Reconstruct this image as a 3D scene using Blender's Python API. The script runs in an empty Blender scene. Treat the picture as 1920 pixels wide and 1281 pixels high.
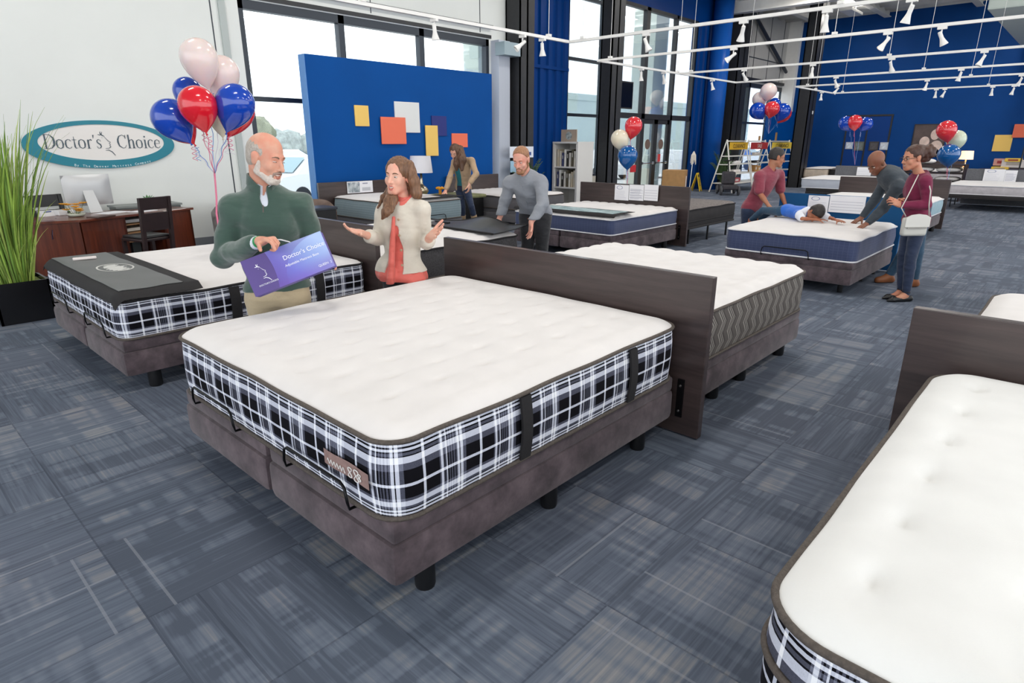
import bpy, bmesh, math, random
import numpy as np
from mathutils import Vector, Matrix, noise

random.seed(7)
SC = bpy.context.scene
COL = SC.collection
PI = math.pi

# ---------------------------------------------------------------- camera
F_PX, PITCH, YAW, EYE = 1152.0, math.atan(374 / 1152.0), math.radians(42.8), 1.69
cam_d = bpy.data.cameras.new('camera')
cam_d.sensor_width = 36.0
cam_d.sensor_fit = 'HORIZONTAL'
cam_d.lens = 36.0 * F_PX / 1920.0
cam_d.clip_end = 300
cam_d.clip_start = 0.05
cam = bpy.data.objects.new('camera', cam_d)
COL.objects.link(cam)
cam.location = (0, 0, EYE)
cam.rotation_euler = (PI / 2 - PITCH, 0, YAW - PI / 2)
SC.camera = cam

# ---------------------------------------------------------------- light and exposure
world = bpy.data.worlds.new('overcast_sky')
SC.world = world
world.use_nodes = True
_bg = world.node_tree.nodes['Background']
_bg.inputs[0].default_value = (0.93, 0.965, 1.0, 1)
_bg.inputs[1].default_value = 2.6
SC.view_settings.view_transform = 'Standard'
SC.view_settings.look = 'None'
SC.view_settings.exposure = 0.0
SC.view_settings.gamma = 1.0
SC.view_settings.use_curve_mapping = False
SC.cycles.max_bounces = 8
SC.cycles.diffuse_bounces = 4
SC.cycles.glossy_bounces = 3
SC.cycles.transparent_max_bounces = 12
SC.cycles.sample_clamp_indirect = 4.0


def area_light(name, loc, sx, sy, power, rot=(0, 0, 0), color=(1, 1, 1)):
    d = bpy.data.lights.new(name, 'AREA')
    d.shape = 'RECTANGLE'
    d.size, d.size_y, d.energy, d.color = sx, sy, power, color
    o = bpy.data.objects.new(name, d)
    COL.objects.link(o)
    o.location = loc
    o.rotation_euler = rot
    return o


# high-bay ceiling lamps (their housings are built with the ceiling)
HB_POWER = 70
for hx in (2.0, 7.0, 12.0, 17.0, 22.0, 27.0):
    for hy in (-2.5, 3.0, 8.0):
        area_light('ceiling_lamp_light', (hx, hy, 6.19), 1.3, 0.34, HB_POWER, (0, 0, 0), (1.0, 0.955, 0.9))
        area_light('added_ceiling_fill', (hx, hy, 6.32), 1.2, 0.3, 45, (PI, 0, 0), (1.0, 0.97, 0.93))  # added upward fill to brighten the ceiling, not a lamp of the room

# ---------------------------------------------------------------- helpers: things, parts, tags


def tag(o, label=None, cat=None, group=None, kind=None):
    if label:
        o['label'] = label
    if cat:
        o['category'] = cat
    if group:
        o['group'] = group
    if kind:
        o['kind'] = kind
    return o


def thing(name, label, cat, loc=(0, 0, 0), rz=0.0, group=None):
    o = bpy.data.objects.new(name, None)
    o.empty_display_size = 0.1
    COL.objects.link(o)
    o.location = loc
    o.rotation_euler = (0, 0, rz)
    return tag(o, label, cat, group)


def link_mesh(name, me, mat, parent=None, smooth=False):
    o = bpy.data.objects.new(name, me)
    COL.objects.link(o)
    if mat is not None:
        for m in (mat if isinstance(mat, (list, tuple)) else [mat]):
            me.materials.append(m)
    if smooth:
        me.polygons.foreach_set('use_smooth', [True] * len(me.polygons))
    if parent is not None:
        o.parent = parent
    return o


class MB:
    """collects shapes into one mesh"""

    def __init__(s):
        s.v, s.f, s.mi, s.uv = [], [], [], None
        s.cur = 0

    def add(s, vs, fs):
        o = len(s.v)
        s.v += [tuple(p) for p in vs]
        s.f += [tuple(i + o for i in f) for f in fs]
        s.mi += [s.cur] * len(fs)
        return s

    def box(s, x0, x1, y0, y1, z0, z1, M=None, b=0.0):
        if b > 0:
            return s.bbox(x0, x1, y0, y1, z0, z1, b, M)
        vs = [Vector(p) for p in ((x0, y0, z0), (x1, y0, z0), (x1, y1, z0), (x0, y1, z0), (x0, y0, z1), (x1, y0, z1), (x1, y1, z1), (x0, y1, z1))]
        if M is not None:
            vs = [M @ p for p in vs]
        return s.add(vs, [(0, 3, 2, 1), (4, 5, 6, 7), (0, 1, 5, 4), (1, 2, 6, 5), (2, 3, 7, 6), (3, 0, 4, 7)])

    def bbox(s, x0, x1, y0, y1, z0, z1, b, M=None, seg=2):
        bm = bmesh.new()
        bmesh.ops.create_cube(bm, size=1.0)
        for v in bm.verts:
            v.co = Vector(((x0 + x1) / 2 + v.co.x * (x1 - x0), (y0 + y1) / 2 + v.co.y * (y1 - y0), (z0 + z1) / 2 + v.co.z * (z1 - z0)))
        b = min(b, 0.49 * min(x1 - x0, y1 - y0, z1 - z0))
        bmesh.ops.bevel(bm, geom=list(bm.edges), offset=b, segments=seg, affect='EDGES', profile=0.6)
        bm.verts.index_update()
        vs = [v.co.copy() for v in bm.verts]
        if M is not None:
            vs = [M @ p for p in vs]
        fs = [tuple(v.index for v in f.verts) for f in bm.faces]
        bm.free()
        return s.add(vs, fs)

    def tube(s, pts, r, n=8, closed=False, caps=True):
        pts = [Vector(p) for p in pts]
        m = len(pts)
        rs = r if isinstance(r, (list, tuple)) else [r] * m
        rings = []
        up = None
        for i, p in enumerate(pts):
            a = pts[(i - 1) % m] if (closed or i > 0) else pts[i]
            b = pts[(i + 1) % m] if (closed or i < m - 1) else pts[i]
            t = (b - a)
            t = t.normalized() if t.length > 1e-9 else Vector((0, 0, 1))
            if up is None:
                up = Vector((0, 0, 1)) if abs(t.z) < 0.9 else Vector((1, 0, 0))
            u = (up - t * up.dot(t))
            u = u.normalized() if u.length > 1e-6 else t.orthogonal().normalized()
            w = t.cross(u)
            up = u
            rings.append([p + (u * math.cos(2 * PI * k / n) + w * math.sin(2 * PI * k / n)) * rs[i] for k in range(n)])
        vs = [q for ring in rings for q in ring]
        fs = []
        for i in range(m if closed else m - 1):
            j = (i + 1) % m
            for k in range(n):
                l = (k + 1) % n
                fs.append((i * n + k, i * n + l, j * n + l, j * n + k))
        if caps and not closed:
            fs.append(tuple(range(n))[::-1])
            fs.append(tuple((m - 1) * n + k for k in range(n)))
        return s.add(vs, fs)

    def lathe(s, prof, n=24, c=(0, 0, 0), M=None):
        vs, fs = [], []
        for r, z in prof:
            for k in range(n):
                a = 2 * PI * k / n
                vs.append(Vector((c[0] + r * math.cos(a), c[1] + r * math.sin(a), c[2] + z)))
        if M is not None:
            vs = [M @ p for p in vs]
        for i in range(len(prof) - 1):
            for k in range(n):
                l = (k + 1) % n
                fs.append((i * n + k, i * n + l, (i + 1) * n + l, (i + 1) * n + k))
        fs.append(tuple(range(n))[::-1])
        fs.append(tuple((len(prof) - 1) * n + k for k in range(n)))
        return s.add(vs, fs)

    def prism(s, poly, d, M=None):
        """poly: list of (x, y); extruded 0..d in z, then M"""
        n = len(poly)
        vs = [Vector((x, y, 0)) for x, y in poly] + [Vector((x, y, d)) for x, y in poly]
        if M is not None:
            vs = [M @ p for p in vs]
        fs = [tuple(range(n))[::-1], tuple(range(n, 2 * n))] + [(i, (i + 1) % n, n + (i + 1) % n, n + i) for i in range(n)]
        return s.add(vs, fs)

    def build(s, name, mat, parent=None, smooth=False, angle=None):
        me = bpy.data.meshes.new(name)
        me.from_pydata(s.v, [], s.f)
        if any(s.mi):
            me.polygons.foreach_set('material_index', s.mi)
        if s.uv:
            l = me.uv_layers.new(name='UVMap')
            for i, lp in enumerate(me.loops):
                l.data[i].uv = s.uv[lp.vertex_index]
        me.update()
        o = link_mesh(name, me, mat, parent, smooth)
        if smooth and angle:
            try:
                me.set_sharp_from_angle(angle=angle)
            except Exception:
                pass
        return o


def frame(o, x, y, z):
    """matrix with columns x,y,z at o"""
    return Matrix(((x[0], y[0], z[0], o[0]), (x[1], y[1], z[1], o[1]), (x[2], y[2], z[2], o[2]), (0, 0, 0, 1)))


# ---------------------------------------------------------------- materials
MATS = {}


def srgb(r, g, b):
    f = lambda c: (c / 255 / 12.92) if c / 255 <= 0.04045 else ((c / 255 + 0.055) / 1.055) ** 2.4
    return (f(r), f(g), f(b), 1.0)


class NT:
    def __init__(s, name):
        s.m = bpy.data.materials.new(name)
        s.m.use_nodes = True
        s.t = s.m.node_tree
        s.p = s.t.nodes['Principled BSDF']
        s.out = s.t.nodes['Material Output']

    def n(s, typ, **kw):
        nd = s.t.nodes.new('ShaderNode' + typ)
        for k, v in kw.items():
            if k.startswith('_'):
                setattr(nd, k[1:], v)
            else:
                key = int(k[1:]) if k[0] == 'i' and k[1:].isdigit() else k
                if hasattr(v, 'is_output'):
                    s.t.links.new(v, nd.inputs[key])
                else:
                    nd.inputs[key].default_value = v
        return nd

    def set(s, key, v):
        if hasattr(v, 'is_output'):
            s.t.links.new(v, s.p.inputs[key])
        else:
            s.p.inputs[key].default_value = v

    def math(s, op, a, b=0.0, c=0.0, clamp=False):
        nd = s.t.nodes.new('ShaderNodeMath')
        nd.operation = op
        nd.use_clamp = clamp
        for i, v in enumerate((a, b, c)):
            if hasattr(v, 'is_output'):
                s.t.links.new(v, nd.inputs[i])
            elif i < len(nd.inputs):
                nd.inputs[i].default_value = v
        return nd.outputs[0]

    def mix(s, f, a, b, blend='MIX'):
        nd = s.t.nodes.new('ShaderNodeMix')
        nd.data_type = 'RGBA'
        nd.blend_type = blend
        for idx, v in ((0, f), (6, a), (7, b)):
            if hasattr(v, 'is_output'):
                s.t.links.new(v, nd.inputs[idx])
            else:
                nd.inputs[idx].default_value = v
        return nd.outputs[2]

    def ramp(s, fac, stops, interp='LINEAR'):
        nd = s.t.nodes.new('ShaderNodeValToRGB')
        nd.color_ramp.interpolation = interp
        e = nd.color_ramp.elements
        while len(e) > 1:
            e.remove(e[-1])
        for i, (p, c) in enumerate(stops):
            if not isinstance(c, (tuple, list)):
                c = (c, c, c, 1)
            el = e[0] if i == 0 else e.new(p)
            el.position = p
            el.color = c
        s.t.links.new(fac, nd.inputs[0])
        return nd.outputs[0]

    def bump(s, h, strength=0.3, dist=0.01):
        b = s.n('Bump', Strength=strength, Distance=dist)
        s.t.links.new(h, b.inputs['Height'])
        s.t.links.new(b.outputs[0], s.p.inputs['Normal'])

    def coord(s, which='Object', scale=(1, 1, 1), rot=(0, 0, 0), loc=(0, 0, 0)):
        tc = s.n('TexCoord')
        mp = s.n('Mapping')
        mp.inputs['Scale'].default_value = scale
        mp.inputs['Rotation'].default_value = rot
        mp.inputs['Location'].default_value = loc
        s.t.links.new(tc.outputs[which], mp.inputs[0])
        return mp.outputs[0]

    def noise(s, vec, scale=5.0, detail=3.0, rough=0.5):
        nd = s.n('TexNoise')
        s.t.links.new(vec, nd.inputs['Vector'])
        nd.inputs['Scale'].default_value = scale
        nd.inputs['Detail'].default_value = detail
        nd.inputs['Roughness'].default_value = rough
        return nd.outputs[0]


def mat(name, col, rough=0.6, metal=0.0, var=0.0, vscale=8.0, bump=0.0, bscale=60.0, bstretch=(1, 1, 1), spec=None, emit=None, estr=0.0, sheen=0.0, coat=0.0, trans=0.0, sss=0.0, alpha=None, var2=None):
    """one procedural material: base colour with noise variation, noise bump"""
    if name in MATS:
        return MATS[name]
    t = NT(name)
    c = srgb(*col)
    if var > 0 or var2 is not None:
        co = t.coord('Object', bstretch)
        nz = t.noise(co, vscale, 4.0, 0.6)
        d = tuple(max(0, x * (1 - var)) for x in c[:3]) + (1,)
        l = tuple(min(1, x * (1 + var)) for x in c[:3]) + (1,)
        if var2 is not None:
            l = srgb(*var2)
        t.set('Base Color', t.ramp(nz, [(0.32, d), (0.68, l)]))
    else:
        t.set('Base Color', c)
    t.set('Roughness', rough)
    t.set('Metallic', metal)
    if spec is not None:
        t.set('Specular IOR Level', spec)
    if bump > 0:
        co = t.coord('Object', bstretch)
        t.bump(t.noise(co, bscale, 3.0, 0.6), bump, 0.004)
    if emit is not None:
        t.set('Emission Color', srgb(*emit))
        t.set('Emission Strength', estr)
    if sheen:
        t.set('Sheen Weight', sheen)
        t.set('Sheen Roughness', 0.5)
    if coat:
        t.set('Coat Weight', coat)
        t.set('Coat Roughness', 0.06)
    if trans:
        t.set('Transmission Weight', trans)
    if sss:
        t.set('Subsurface Weight', sss)
        t.set('Subsurface Radius', (0.02, 0.008, 0.004))
        t.set('Subsurface Scale', 0.5)
    if alpha is not None:
        t.set('Alpha', alpha)
    MATS[name] = t.m
    return t.m


def plaid_mat():
    t = NT('plaid_fabric')
    tc = t.n('TexCoord')
    sp = t.n('SeparateXYZ')
    t.t.links.new(tc.outputs['UV'], sp.inputs[0])
    u, v = sp.outputs[0], sp.outputs[1]
    # warp slightly so that the cloth looks sewn, not printed on a wall
    fu = t.math('FRACT', t.math('DIVIDE', u, 0.285))
    W, B, G, D = 1.0, 0.0, 0.36, 0.08
    su = [(0.0, B), (0.24, W), (0.285, B), (0.52, G), (0.545, W), (0.585, G), (0.60, B), (0.615, G), (0.64, W), (0.655, B), (0.68, G), (0.70, B), (0.72, G), (0.745, B), (0.765, G), (0.79, B), (0.805, G),
          (0.83, W), (0.87, B), (0.885, W), (0.93, G), (0.985, B)]
    sv = [(0.0, G), (0.03, B), (0.05, W), (0.075, B), (0.095, W), (0.125, B), (0.14, G), (0.17, W), (0.24, G), (0.28, B), (0.43, W), (0.47, B), (0.63, D), (0.64, G), (0.72, W), (0.80, B), (0.815, G), (0.85, B), (0.87, W), (0.90, B), (0.925, W), (0.95, B), (0.97, G)]
    ru = t.ramp(fu, su, 'CONSTANT')
    rv = t.ramp(v, sv, 'CONSTANT')
    a = t.n('RGBToBW', i0=ru).outputs[0]
    b = t.n('RGBToBW', i0=rv).outputs[0]
    sm = t.math('ADD', t.math('MULTIPLY', t.math('ADD', a, b), 0.33), t.math('MULTIPLY', t.math('MAXIMUM', a, b), 0.34))
    nz = t.noise(t.coord('Object'), 260.0, 2.0, 0.7)
    sm = t.math('ADD', sm, t.math('MULTIPLY', t.math('SUBTRACT', nz, 0.5), 0.16), clamp=True)
    col = t.ramp(sm, [(0.0, srgb(12, 11, 17)), (0.12, srgb(16, 16, 24)), (0.30, srgb(92, 94, 110)), (0.46, srgb(146, 150, 168)), (0.73, srgb(212, 215, 228)), (1.0, srgb(250, 251, 255))])
    t.set('Base Color', col)
    t.set('Roughness', 0.9)
    t.set('Specular IOR Level', 0.15)
    t.bump(nz, 0.25, 0.002)
    return t.m


def carpet_mat():
    t = NT('carpet_tiles')
    T = 0.61
    co = t.coord('Object', (1, 1, 1), (0, 0, 0), (0.17, 0.18, 0))
    sp = t.n('SeparateXYZ')
    t.t.links.new(co, sp.inputs[0])
    x, y = sp.outputs[0], sp.outputs[1]
    tx = t.math('FLOOR', t.math('DIVIDE', x, T))
    ty = t.math('FLOOR', t.math('DIVIDE', y, T))
    cid = t.n('CombineXYZ', i0=tx, i1=ty).outputs[0]
    wn = t.n('TexWhiteNoise', _noise_dimensions='3D')
    t.t.links.new(cid, wn.inputs['Vector'])
    rnd = wn.outputs['Value']
    rs = t.n('SeparateColor')
    t.t.links.new(wn.outputs['Color'], rs.inputs[0])
    off = t.n('VectorMath', _operation='SCALE', Scale=37.0)
    t.t.links.new(wn.outputs['Color'], off.inputs[0])
    vadd = t.n('VectorMath', _operation='ADD')
    t.t.links.new(co, vadd.inputs[0])
    t.t.links.new(off.outputs[0], vadd.inputs[1])

    def streak(sx, sy, sc, det=2.0):
        mp = t.n('Mapping')
        mp.inputs['Scale'].default_value = (sx, sy, 1)
        t.t.links.new(vadd.outputs[0], mp.inputs[0])
        return t.noise(mp.outputs[0], sc, det, 0.6)
    # broad blocks running across each tile, in both directions
    bx = t.ramp(streak(1.0, 0.08, 8.0, 2.0), [(0.44, 0.0), (0.50, 0.6), (0.52, 0.75), (0.56, 1.0)])
    by = t.ramp(streak(0.08, 1.0, 8.0, 2.0), [(0.44, 0.0), (0.50, 0.6), (0.52, 0.75), (0.56, 1.0)])
    fx = streak(1.0, 0.03, 70.0, 2.0)
    fy = streak(0.03, 1.0, 70.0, 2.0)
    turn = t.math('GREATER_THAN', rs.outputs[1], 0.5)
    fine = t.mix(turn, fx, fy)
    fine = t.n('RGBToBW', i0=fine).outputs[0]
    blk = t.math('MULTIPLY', t.n('RGBToBW', i0=bx).outputs[0], t.n('RGBToBW', i0=by).outputs[0])
    val = t.math('ADD', t.math('MULTIPLY', blk, 0.40), t.math('MULTIPLY', t.math('SUBTRACT', fine, 0.5), 1.0))
    val = t.math('ADD', val, t.math('ADD', 0.10, t.math('MULTIPLY', t.math('SUBTRACT', rnd, 0.5), 0.26)))
    col = t.ramp(val, [(0.0, srgb(84, 92, 106)), (0.20, srgb(98, 107, 122)), (0.42, srgb(112, 120, 134)), (0.62, srgb(132, 135, 141)), (0.85, srgb(152, 150, 150))])
    # hue drift teal <-> violet
    hn = t.noise(co, 0.9, 2.0, 0.5)
    hue = t.ramp(hn, [(0.35, srgb(184, 196, 206)), (0.65, srgb(196, 188, 198))])
    col = t.mix(0.30, col, hue, 'MULTIPLY')
    # joints and the thin lines woven beside them
    fxx = t.math('FRACT', t.math('DIVIDE', x, T))
    fyy = t.math('FRACT', t.math('DIVIDE', y, T))
    jx = t.math('LESS_THAN', fxx, 0.012)
    jy = t.math('LESS_THAN', fyy, 0.012)
    j = t.math('MAXIMUM', jx, jy)
    col = t.mix(t.math('MULTIPLY', j, 0.35), col, srgb(36, 42, 56))
    p1 = t.math('LESS_THAN', t.math('ABSOLUTE', t.math('SUBTRACT', fxx, t.math('ADD', 0.12, t.math('MULTIPLY', rs.outputs[0], 0.75)))), 0.009)
    p2 = t.math('LESS_THAN', t.math('ABSOLUTE', t.math('SUBTRACT', fyy, t.math('ADD', 0.12, t.math('MULTIPLY', rs.outputs[2], 0.75)))), 0.009)
    sel1 = t.math('MULTIPLY', p1, t.math('GREATER_THAN', rs.outputs[2], 0.55))
    sel2 = t.math('MULTIPLY', p2, t.math('GREATER_THAN', rs.outputs[0], 0.6))
    ln = t.math('MAXIMUM', sel1, sel2)
    col = t.mix(t.math('MULTIPLY', ln, 0.4), col, t.mix(turn, srgb(40, 46, 60), srgb(150, 154, 162)))
    t.set('Base Color', col)
    t.set('Roughness', 0.88)
    t.set('Specular IOR Level', 0.3)
    t.bump(fine, 0.25, 0.004)
    return t.m


def quilt_mat(name, base=(225, 221, 219), tuft=True):
    t = NT(name)
    co = t.coord('Object')
    n1 = t.noise(co, 240.0, 3.0, 0.7)
    n2 = t.noise(co, 6.0, 2.0, 0.5)
    c = srgb(*base)
    d = tuple(x * 0.955 for x in c[:3]) + (1,)
    t.set('Base Color', t.ramp(n2, [(0.35, d), (0.65, c)]))
    h = t.math('ADD', t.math('MULTIPLY', n1, 0.25), t.math('MULTIPLY', n2, 0.6))
    t.bump(h, 0.35, 0.006)
    t.set('Roughness', 0.95)
    t.set('Sheen Weight', 0.25)
    return t.m


def suede_mat():
    t = NT('suede_upholstery')
    co = t.coord('Object')
    a = t.noise(co, 7.0, 4.0, 0.65)
    b = t.noise(co, 300.0, 2.0, 0.6)
    t.set('Base Color', t.ramp(a, [(0.32, srgb(62, 52, 57)), (0.5, srgb(84, 72, 77)), (0.7, srgb(106, 92, 97))]))
    t.set('Roughness', 0.9)
    t.set('Sheen Weight', 0.25)
    t.set('Sheen Roughness', 0.4)
    t.bump(b, 0.15, 0.002)
    return t.m


def wood_mat(name, c1, c2, rough=0.35, axis=1, coat=0.0, scale=1.0):
    t = NT(name)
    sc = [14 * scale, 14 * scale, 14 * scale]
    sc[axis] = 0.9 * scale
    co = t.coord('Object', tuple(sc))
    n1 = t.noise(co, 1.6, 6.0, 0.65)
    t.set('Base Color', t.ramp(n1, [(0.3, srgb(*c1)), (0.72, srgb(*c2))]))
    t.set('Roughness', rough)
    if coat:
        t.set('Coat Weight', coat)
    t.bump(n1, 0.06, 0.002)
    return t.m


def stripes_mat(name, c1, c2, period, axis='v', width=0.5, c3=None, extra=None):
    """thin stitched lines along v (height) and u of the uv map"""
    t = NT(name)
    tc = t.n('TexCoord')
    sp = t.n('SeparateXYZ')
    t.t.links.new(tc.outputs['UV'], sp.inputs[0])
    u, v = sp.outputs[0], sp.outputs[1]
    f1 = t.math('LESS_THAN', t.math('FRACT', t.math('DIVIDE', u, period)), width)
    f2 = t.math('LESS_THAN', t.math('FRACT', t.math('MULTIPLY', v, 8.0)), width)
    f = t.math('MAXIMUM', f1, f2)
    nz = t.noise(t.coord('Object'), 30.0, 3.0, 0.6)
    ca = t.mix(t.math('MULTIPLY', nz, 0.5), srgb(*c1), srgb(*(c3 or c1)))
    t.set('Base Color', t.mix(t.math('MULTIPLY', f, 0.5), ca, srgb(*c2)))
    t.set('Roughness', 0.85)
    t.set('Sheen Weight', 0.2)
    return t.m


def zigzag_mat():
    t = NT('zigzag_ticking')
    tc = t.n('TexCoord')
    sp = t.n('SeparateXYZ')
    t.t.links.new(tc.outputs['UV'], sp.inputs[0])
    u, v = sp.outputs[0], sp.outputs[1]
    tri = t.math('ABSOLUTE', t.math('SUBTRACT', t.math('FRACT', t.math('MULTIPLY', v, 2.2)), 0.5))
    w = t.math('ADD', t.math('DIVIDE', u, 0.13), t.math('MULTIPLY', tri, 0.85))
    fr = t.math('FRACT', w)
    l1 = t.math('LESS_THAN', fr, 0.09)
    l2 = t.math('LESS_THAN', t.math('ABSOLUTE', t.math('SUBTRACT', fr, 0.24)), 0.035)
    l3 = t.math('LESS_THAN', t.math('ABSOLUTE', t.math('SUBTRACT', fr, 0.40)), 0.03)
    band = t.math('GREATER_THAN', fr, 0.6)
    l = t.math('MAXIMUM', t.math('MAXIMUM', l1, l2), l3)
    nz = t.noise(t.coord('Object'), 180.0, 2.0, 0.6)
    base = t.mix(band, srgb(70, 65, 62), srgb(92, 86, 82))
    base = t.mix(t.math('MULTIPLY', nz, 0.4), base, srgb(58, 53, 51))
    t.set('Base Color', t.mix(t.math('MULTIPLY', l, 0.7), base, srgb(176, 170, 163)))
    t.set('Roughness', 0.85)
    return t.m


def wall_blue_mat(name, col, rough=0.55):
    t = NT(name)
    co = t.coord('Object')
    n = t.noise(co, 1.2, 3.0, 0.5)
    c = srgb(*col)
    d = tuple(x * 0.9 for x in c[:3]) + (1,)
    t.set('Base Color', t.ramp(n, [(0.3, d), (0.7, c)]))
    t.set('Roughness', rough)
    t.set('Specular IOR Level', 0.12)
    t.bump(t.noise(co, 200.0, 2.0, 0.6), 0.05, 0.002)
    return t.m


M = {}
M['plaid'] = plaid_mat()
M['carpet'] = carpet_mat()
M['quilt'] = quilt_mat('ivory_quilt')
M['quilt_w'] = quilt_mat('white_quilt', (232, 232, 230))
M['suede'] = suede_mat()
M['hb'] = wood_mat('espresso_wood', (48, 38, 37), (74, 61, 59), 0.36, 1, 0.2)
M['desk'] = wood_mat('cherry_wood', (72, 32, 20), (116, 56, 36), 0.3, 0, 0.3)
M['deskside'] = wood_mat('cherry_wood_panel', (66, 28, 18), (108, 50, 30), 0.3, 2, 0.3)
M['darkchair'] = mat('dark_chair_wood', (44, 30, 30), 0.35, var=0.2)
M['black'] = mat('black_plastic', (18, 18, 20), 0.4, var=0.1)
M['blackmetal'] = mat('black_metal', (20, 20, 22), 0.35, 0.6)
M['screw'] = mat('steel_screw', (180, 180, 180), 0.3, 1.0)
M['piping'] = mat('taupe_piping', (84, 76, 70), 0.8, var=0.25, vscale=90, bump=0.5, bscale=300)
M['strap'] = mat('black_webbing', (30, 28, 30), 0.85, var=0.15, vscale=60, bump=0.4, bscale=300)
M['whitepipe'] = mat('white_piping', (214, 214, 218), 0.8)
M['blueside'] = stripes_mat('navy_ticking', (54, 64, 98), (92, 102, 134), 0.052, width=0.07, c3=(66, 76, 110))
M['tealside'] = stripes_mat('teal_knit_ticking', (128, 146, 152), (96, 110, 118), 0.02, width=0.3, c3=(150, 168, 174))
M['greyside'] = stripes_mat('grey_knit_ticking', (86, 84, 88), (110, 108, 112), 0.03, width=0.2, c3=(96, 94, 98))
M['darkside'] = mat('charcoal_knit', (62, 60, 62), 0.9, var=0.45, vscale=70)
M['blackside'] = mat('black_ticking', (34, 31, 32), 0.8, var=0.3, vscale=20, bstretch=(1, 1, 12))
M['zigzag'] = zigzag_mat()
M['wall'] = mat('painted_wall_white', (228, 231, 228), 0.7, var=0.02, vscale=1.0, bump=0.03)
M['wallgrey'] = mat('grey_metal_panel', (172, 171, 168), 0.6, var=0.04, vscale=1.0)
M['blue'] = wall_blue_mat('royal_blue_paint', (0, 74, 148))
M['bluecor'] = wall_blue_mat('blue_corrugated_steel', (0, 54, 120), 0.4)
M['bluefar'] = wall_blue_mat('far_blue_paint', (12, 66, 132))
M['blueedge'] = wall_blue_mat('pale_blue_paint', (100, 148, 208))
M['steel'] = mat('black_painted_steel', (44, 45, 48), 0.45, 0.2, var=0.1)
M['frame'] = mat('dark_window_aluminium', (52, 58, 66), 0.4, 0.4)
M['jamb'] = mat('grey_blue_jamb', (150, 168, 176), 0.5)
M['white'] = mat('white_enamel', (236, 234, 230), 0.35, var=0.02)
M['whiteplastic'] = mat('white_plastic', (228, 228, 228), 0.3)
M['ceil'] = mat('ceiling_insulation', (216, 214, 208), 0.85, var=0.06, vscale=3.0)
M['paper'] = mat('white_paper', (232, 232, 236), 0.6)
M['ink'] = mat('grey_ink', (150, 152, 170), 0.7)
M['inkblue'] = mat('blue_ink', (70, 90, 150), 0.7)
M['chrome'] = mat('chrome', (200, 200, 205), 0.12, 1.0)
M['gold'] = mat('warm_silver_glaze', (196, 184, 160), 0.18, 0.8)
M['baseboard'] = mat('grey_vinyl_base', (120, 124, 130), 0.6)
M['darktop'] = mat('grey_heather_top', (112, 106, 104), 0.9, var=0.35, vscale=30)
M['tealpale'] = mat('pale_teal_side', (150, 176, 186), 0.85, var=0.1)
M['palesideA'] = mat('pale_side_fabric', (186, 190, 200), 0.85, var=0.12, vscale=1.0)
M['palesideB'] = mat('soft_white_side', (200, 194, 196), 0.85, var=0.1)
M['creamside'] = mat('cream_side', (206, 190, 172), 0.85, var=0.1)
M['glowwarm'] = mat('lamp_glow', (255, 236, 210), 0.5, emit=(255, 230, 200), estr=6.0)
M['glowwhite'] = mat('fluorescent_glow', (255, 250, 240), 0.5, emit=(255, 248, 235), estr=3.0)


def glass_mat():
    t = NT('window_glass')
    t.t.nodes.remove(t.p)
    tr = t.n('BsdfTransparent')
    tr.inputs[0].default_value = (0.97, 0.99, 0.99, 1)
    gl = t.n('BsdfGlossy')
    gl.inputs['Roughness'].default_value = 0.02
    gl.inputs['Color'].default_value = (0.9, 0.95, 1, 1)
    fr = t.n('Fresnel')
    fr.inputs[0].default_value = 1.45
    ms = t.n('MixShader')
    t.t.links.new(t.math('MULTIPLY', fr.outputs[0], 0.6), ms.inputs[0])
    t.t.links.new(tr.outputs[0], ms.inputs[1])
    t.t.links.new(gl.outputs[0], ms.inputs[2])
    t.t.links.new(ms.outputs[0], t.out.inputs[0])
    return t.m


M['glass'] = glass_mat()


def at(px, py, s):
    """the point seen at a pixel of the 1920 x 1281 frame, s metres ahead of the camera along the floor"""
    fw = Vector((math.cos(PITCH) * math.cos(YAW), math.cos(PITCH) * math.sin(YAW), -math.sin(PITCH)))
    rt = Vector((math.sin(YAW), -math.cos(YAW), 0))
    up = rt.cross(fw)
    d = fw * F_PX + rt * (px - 960) - up * (py - 640.5)
    n = Vector((math.cos(YAW), math.sin(YAW), 0))
    return Vector((0, 0, EYE)) + d * (s / d.dot(n))

# ================================================================ THE BUILDING
WY = 11.2          # inner face of the glazed street wall
XF = 30.0          # far blue wall
CEIL = 6.75
X_MIN, Y_MIN = -9.0, -9.5


def struct(name, mb, m, parent=None, smooth=False):
    o = mb.build(name, m, parent, smooth)
    if parent is None:
        tag(o, kind='structure')
    return o


struct('floor', MB().box(X_MIN, XF + 0.2, Y_MIN, WY + 0.25, -0.12, 0.0), M['carpet'])
cl = MB().box(X_MIN, XF + 0.2, Y_MIN, WY + 0.25, CEIL + 0.1, CEIL + 0.2)
for i in range(50):      # corrugated insulation quilts between the purlins
    x = X_MIN + 0.4 + i * 0.79
    cl.tube([(x, Y_MIN, CEIL + 0.08), (x, WY, CEIL + 0.08)], 0.3, 10)
struct('ceiling', cl, M['ceil'], smooth=True)
for i, y in enumerate((-7.5, -4.5, -1.5, 1.5, 4.5, 7.5, 10.0)):
    struct('trim_%d' % (i + 1), MB().box(X_MIN, XF, y - 0.05, y + 0.05, CEIL - 0.34, CEIL - 0.12).box(X_MIN, XF, y - 0.12, y + 0.12, CEIL - 0.36, CEIL - 0.33), M['ceil'])


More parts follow.
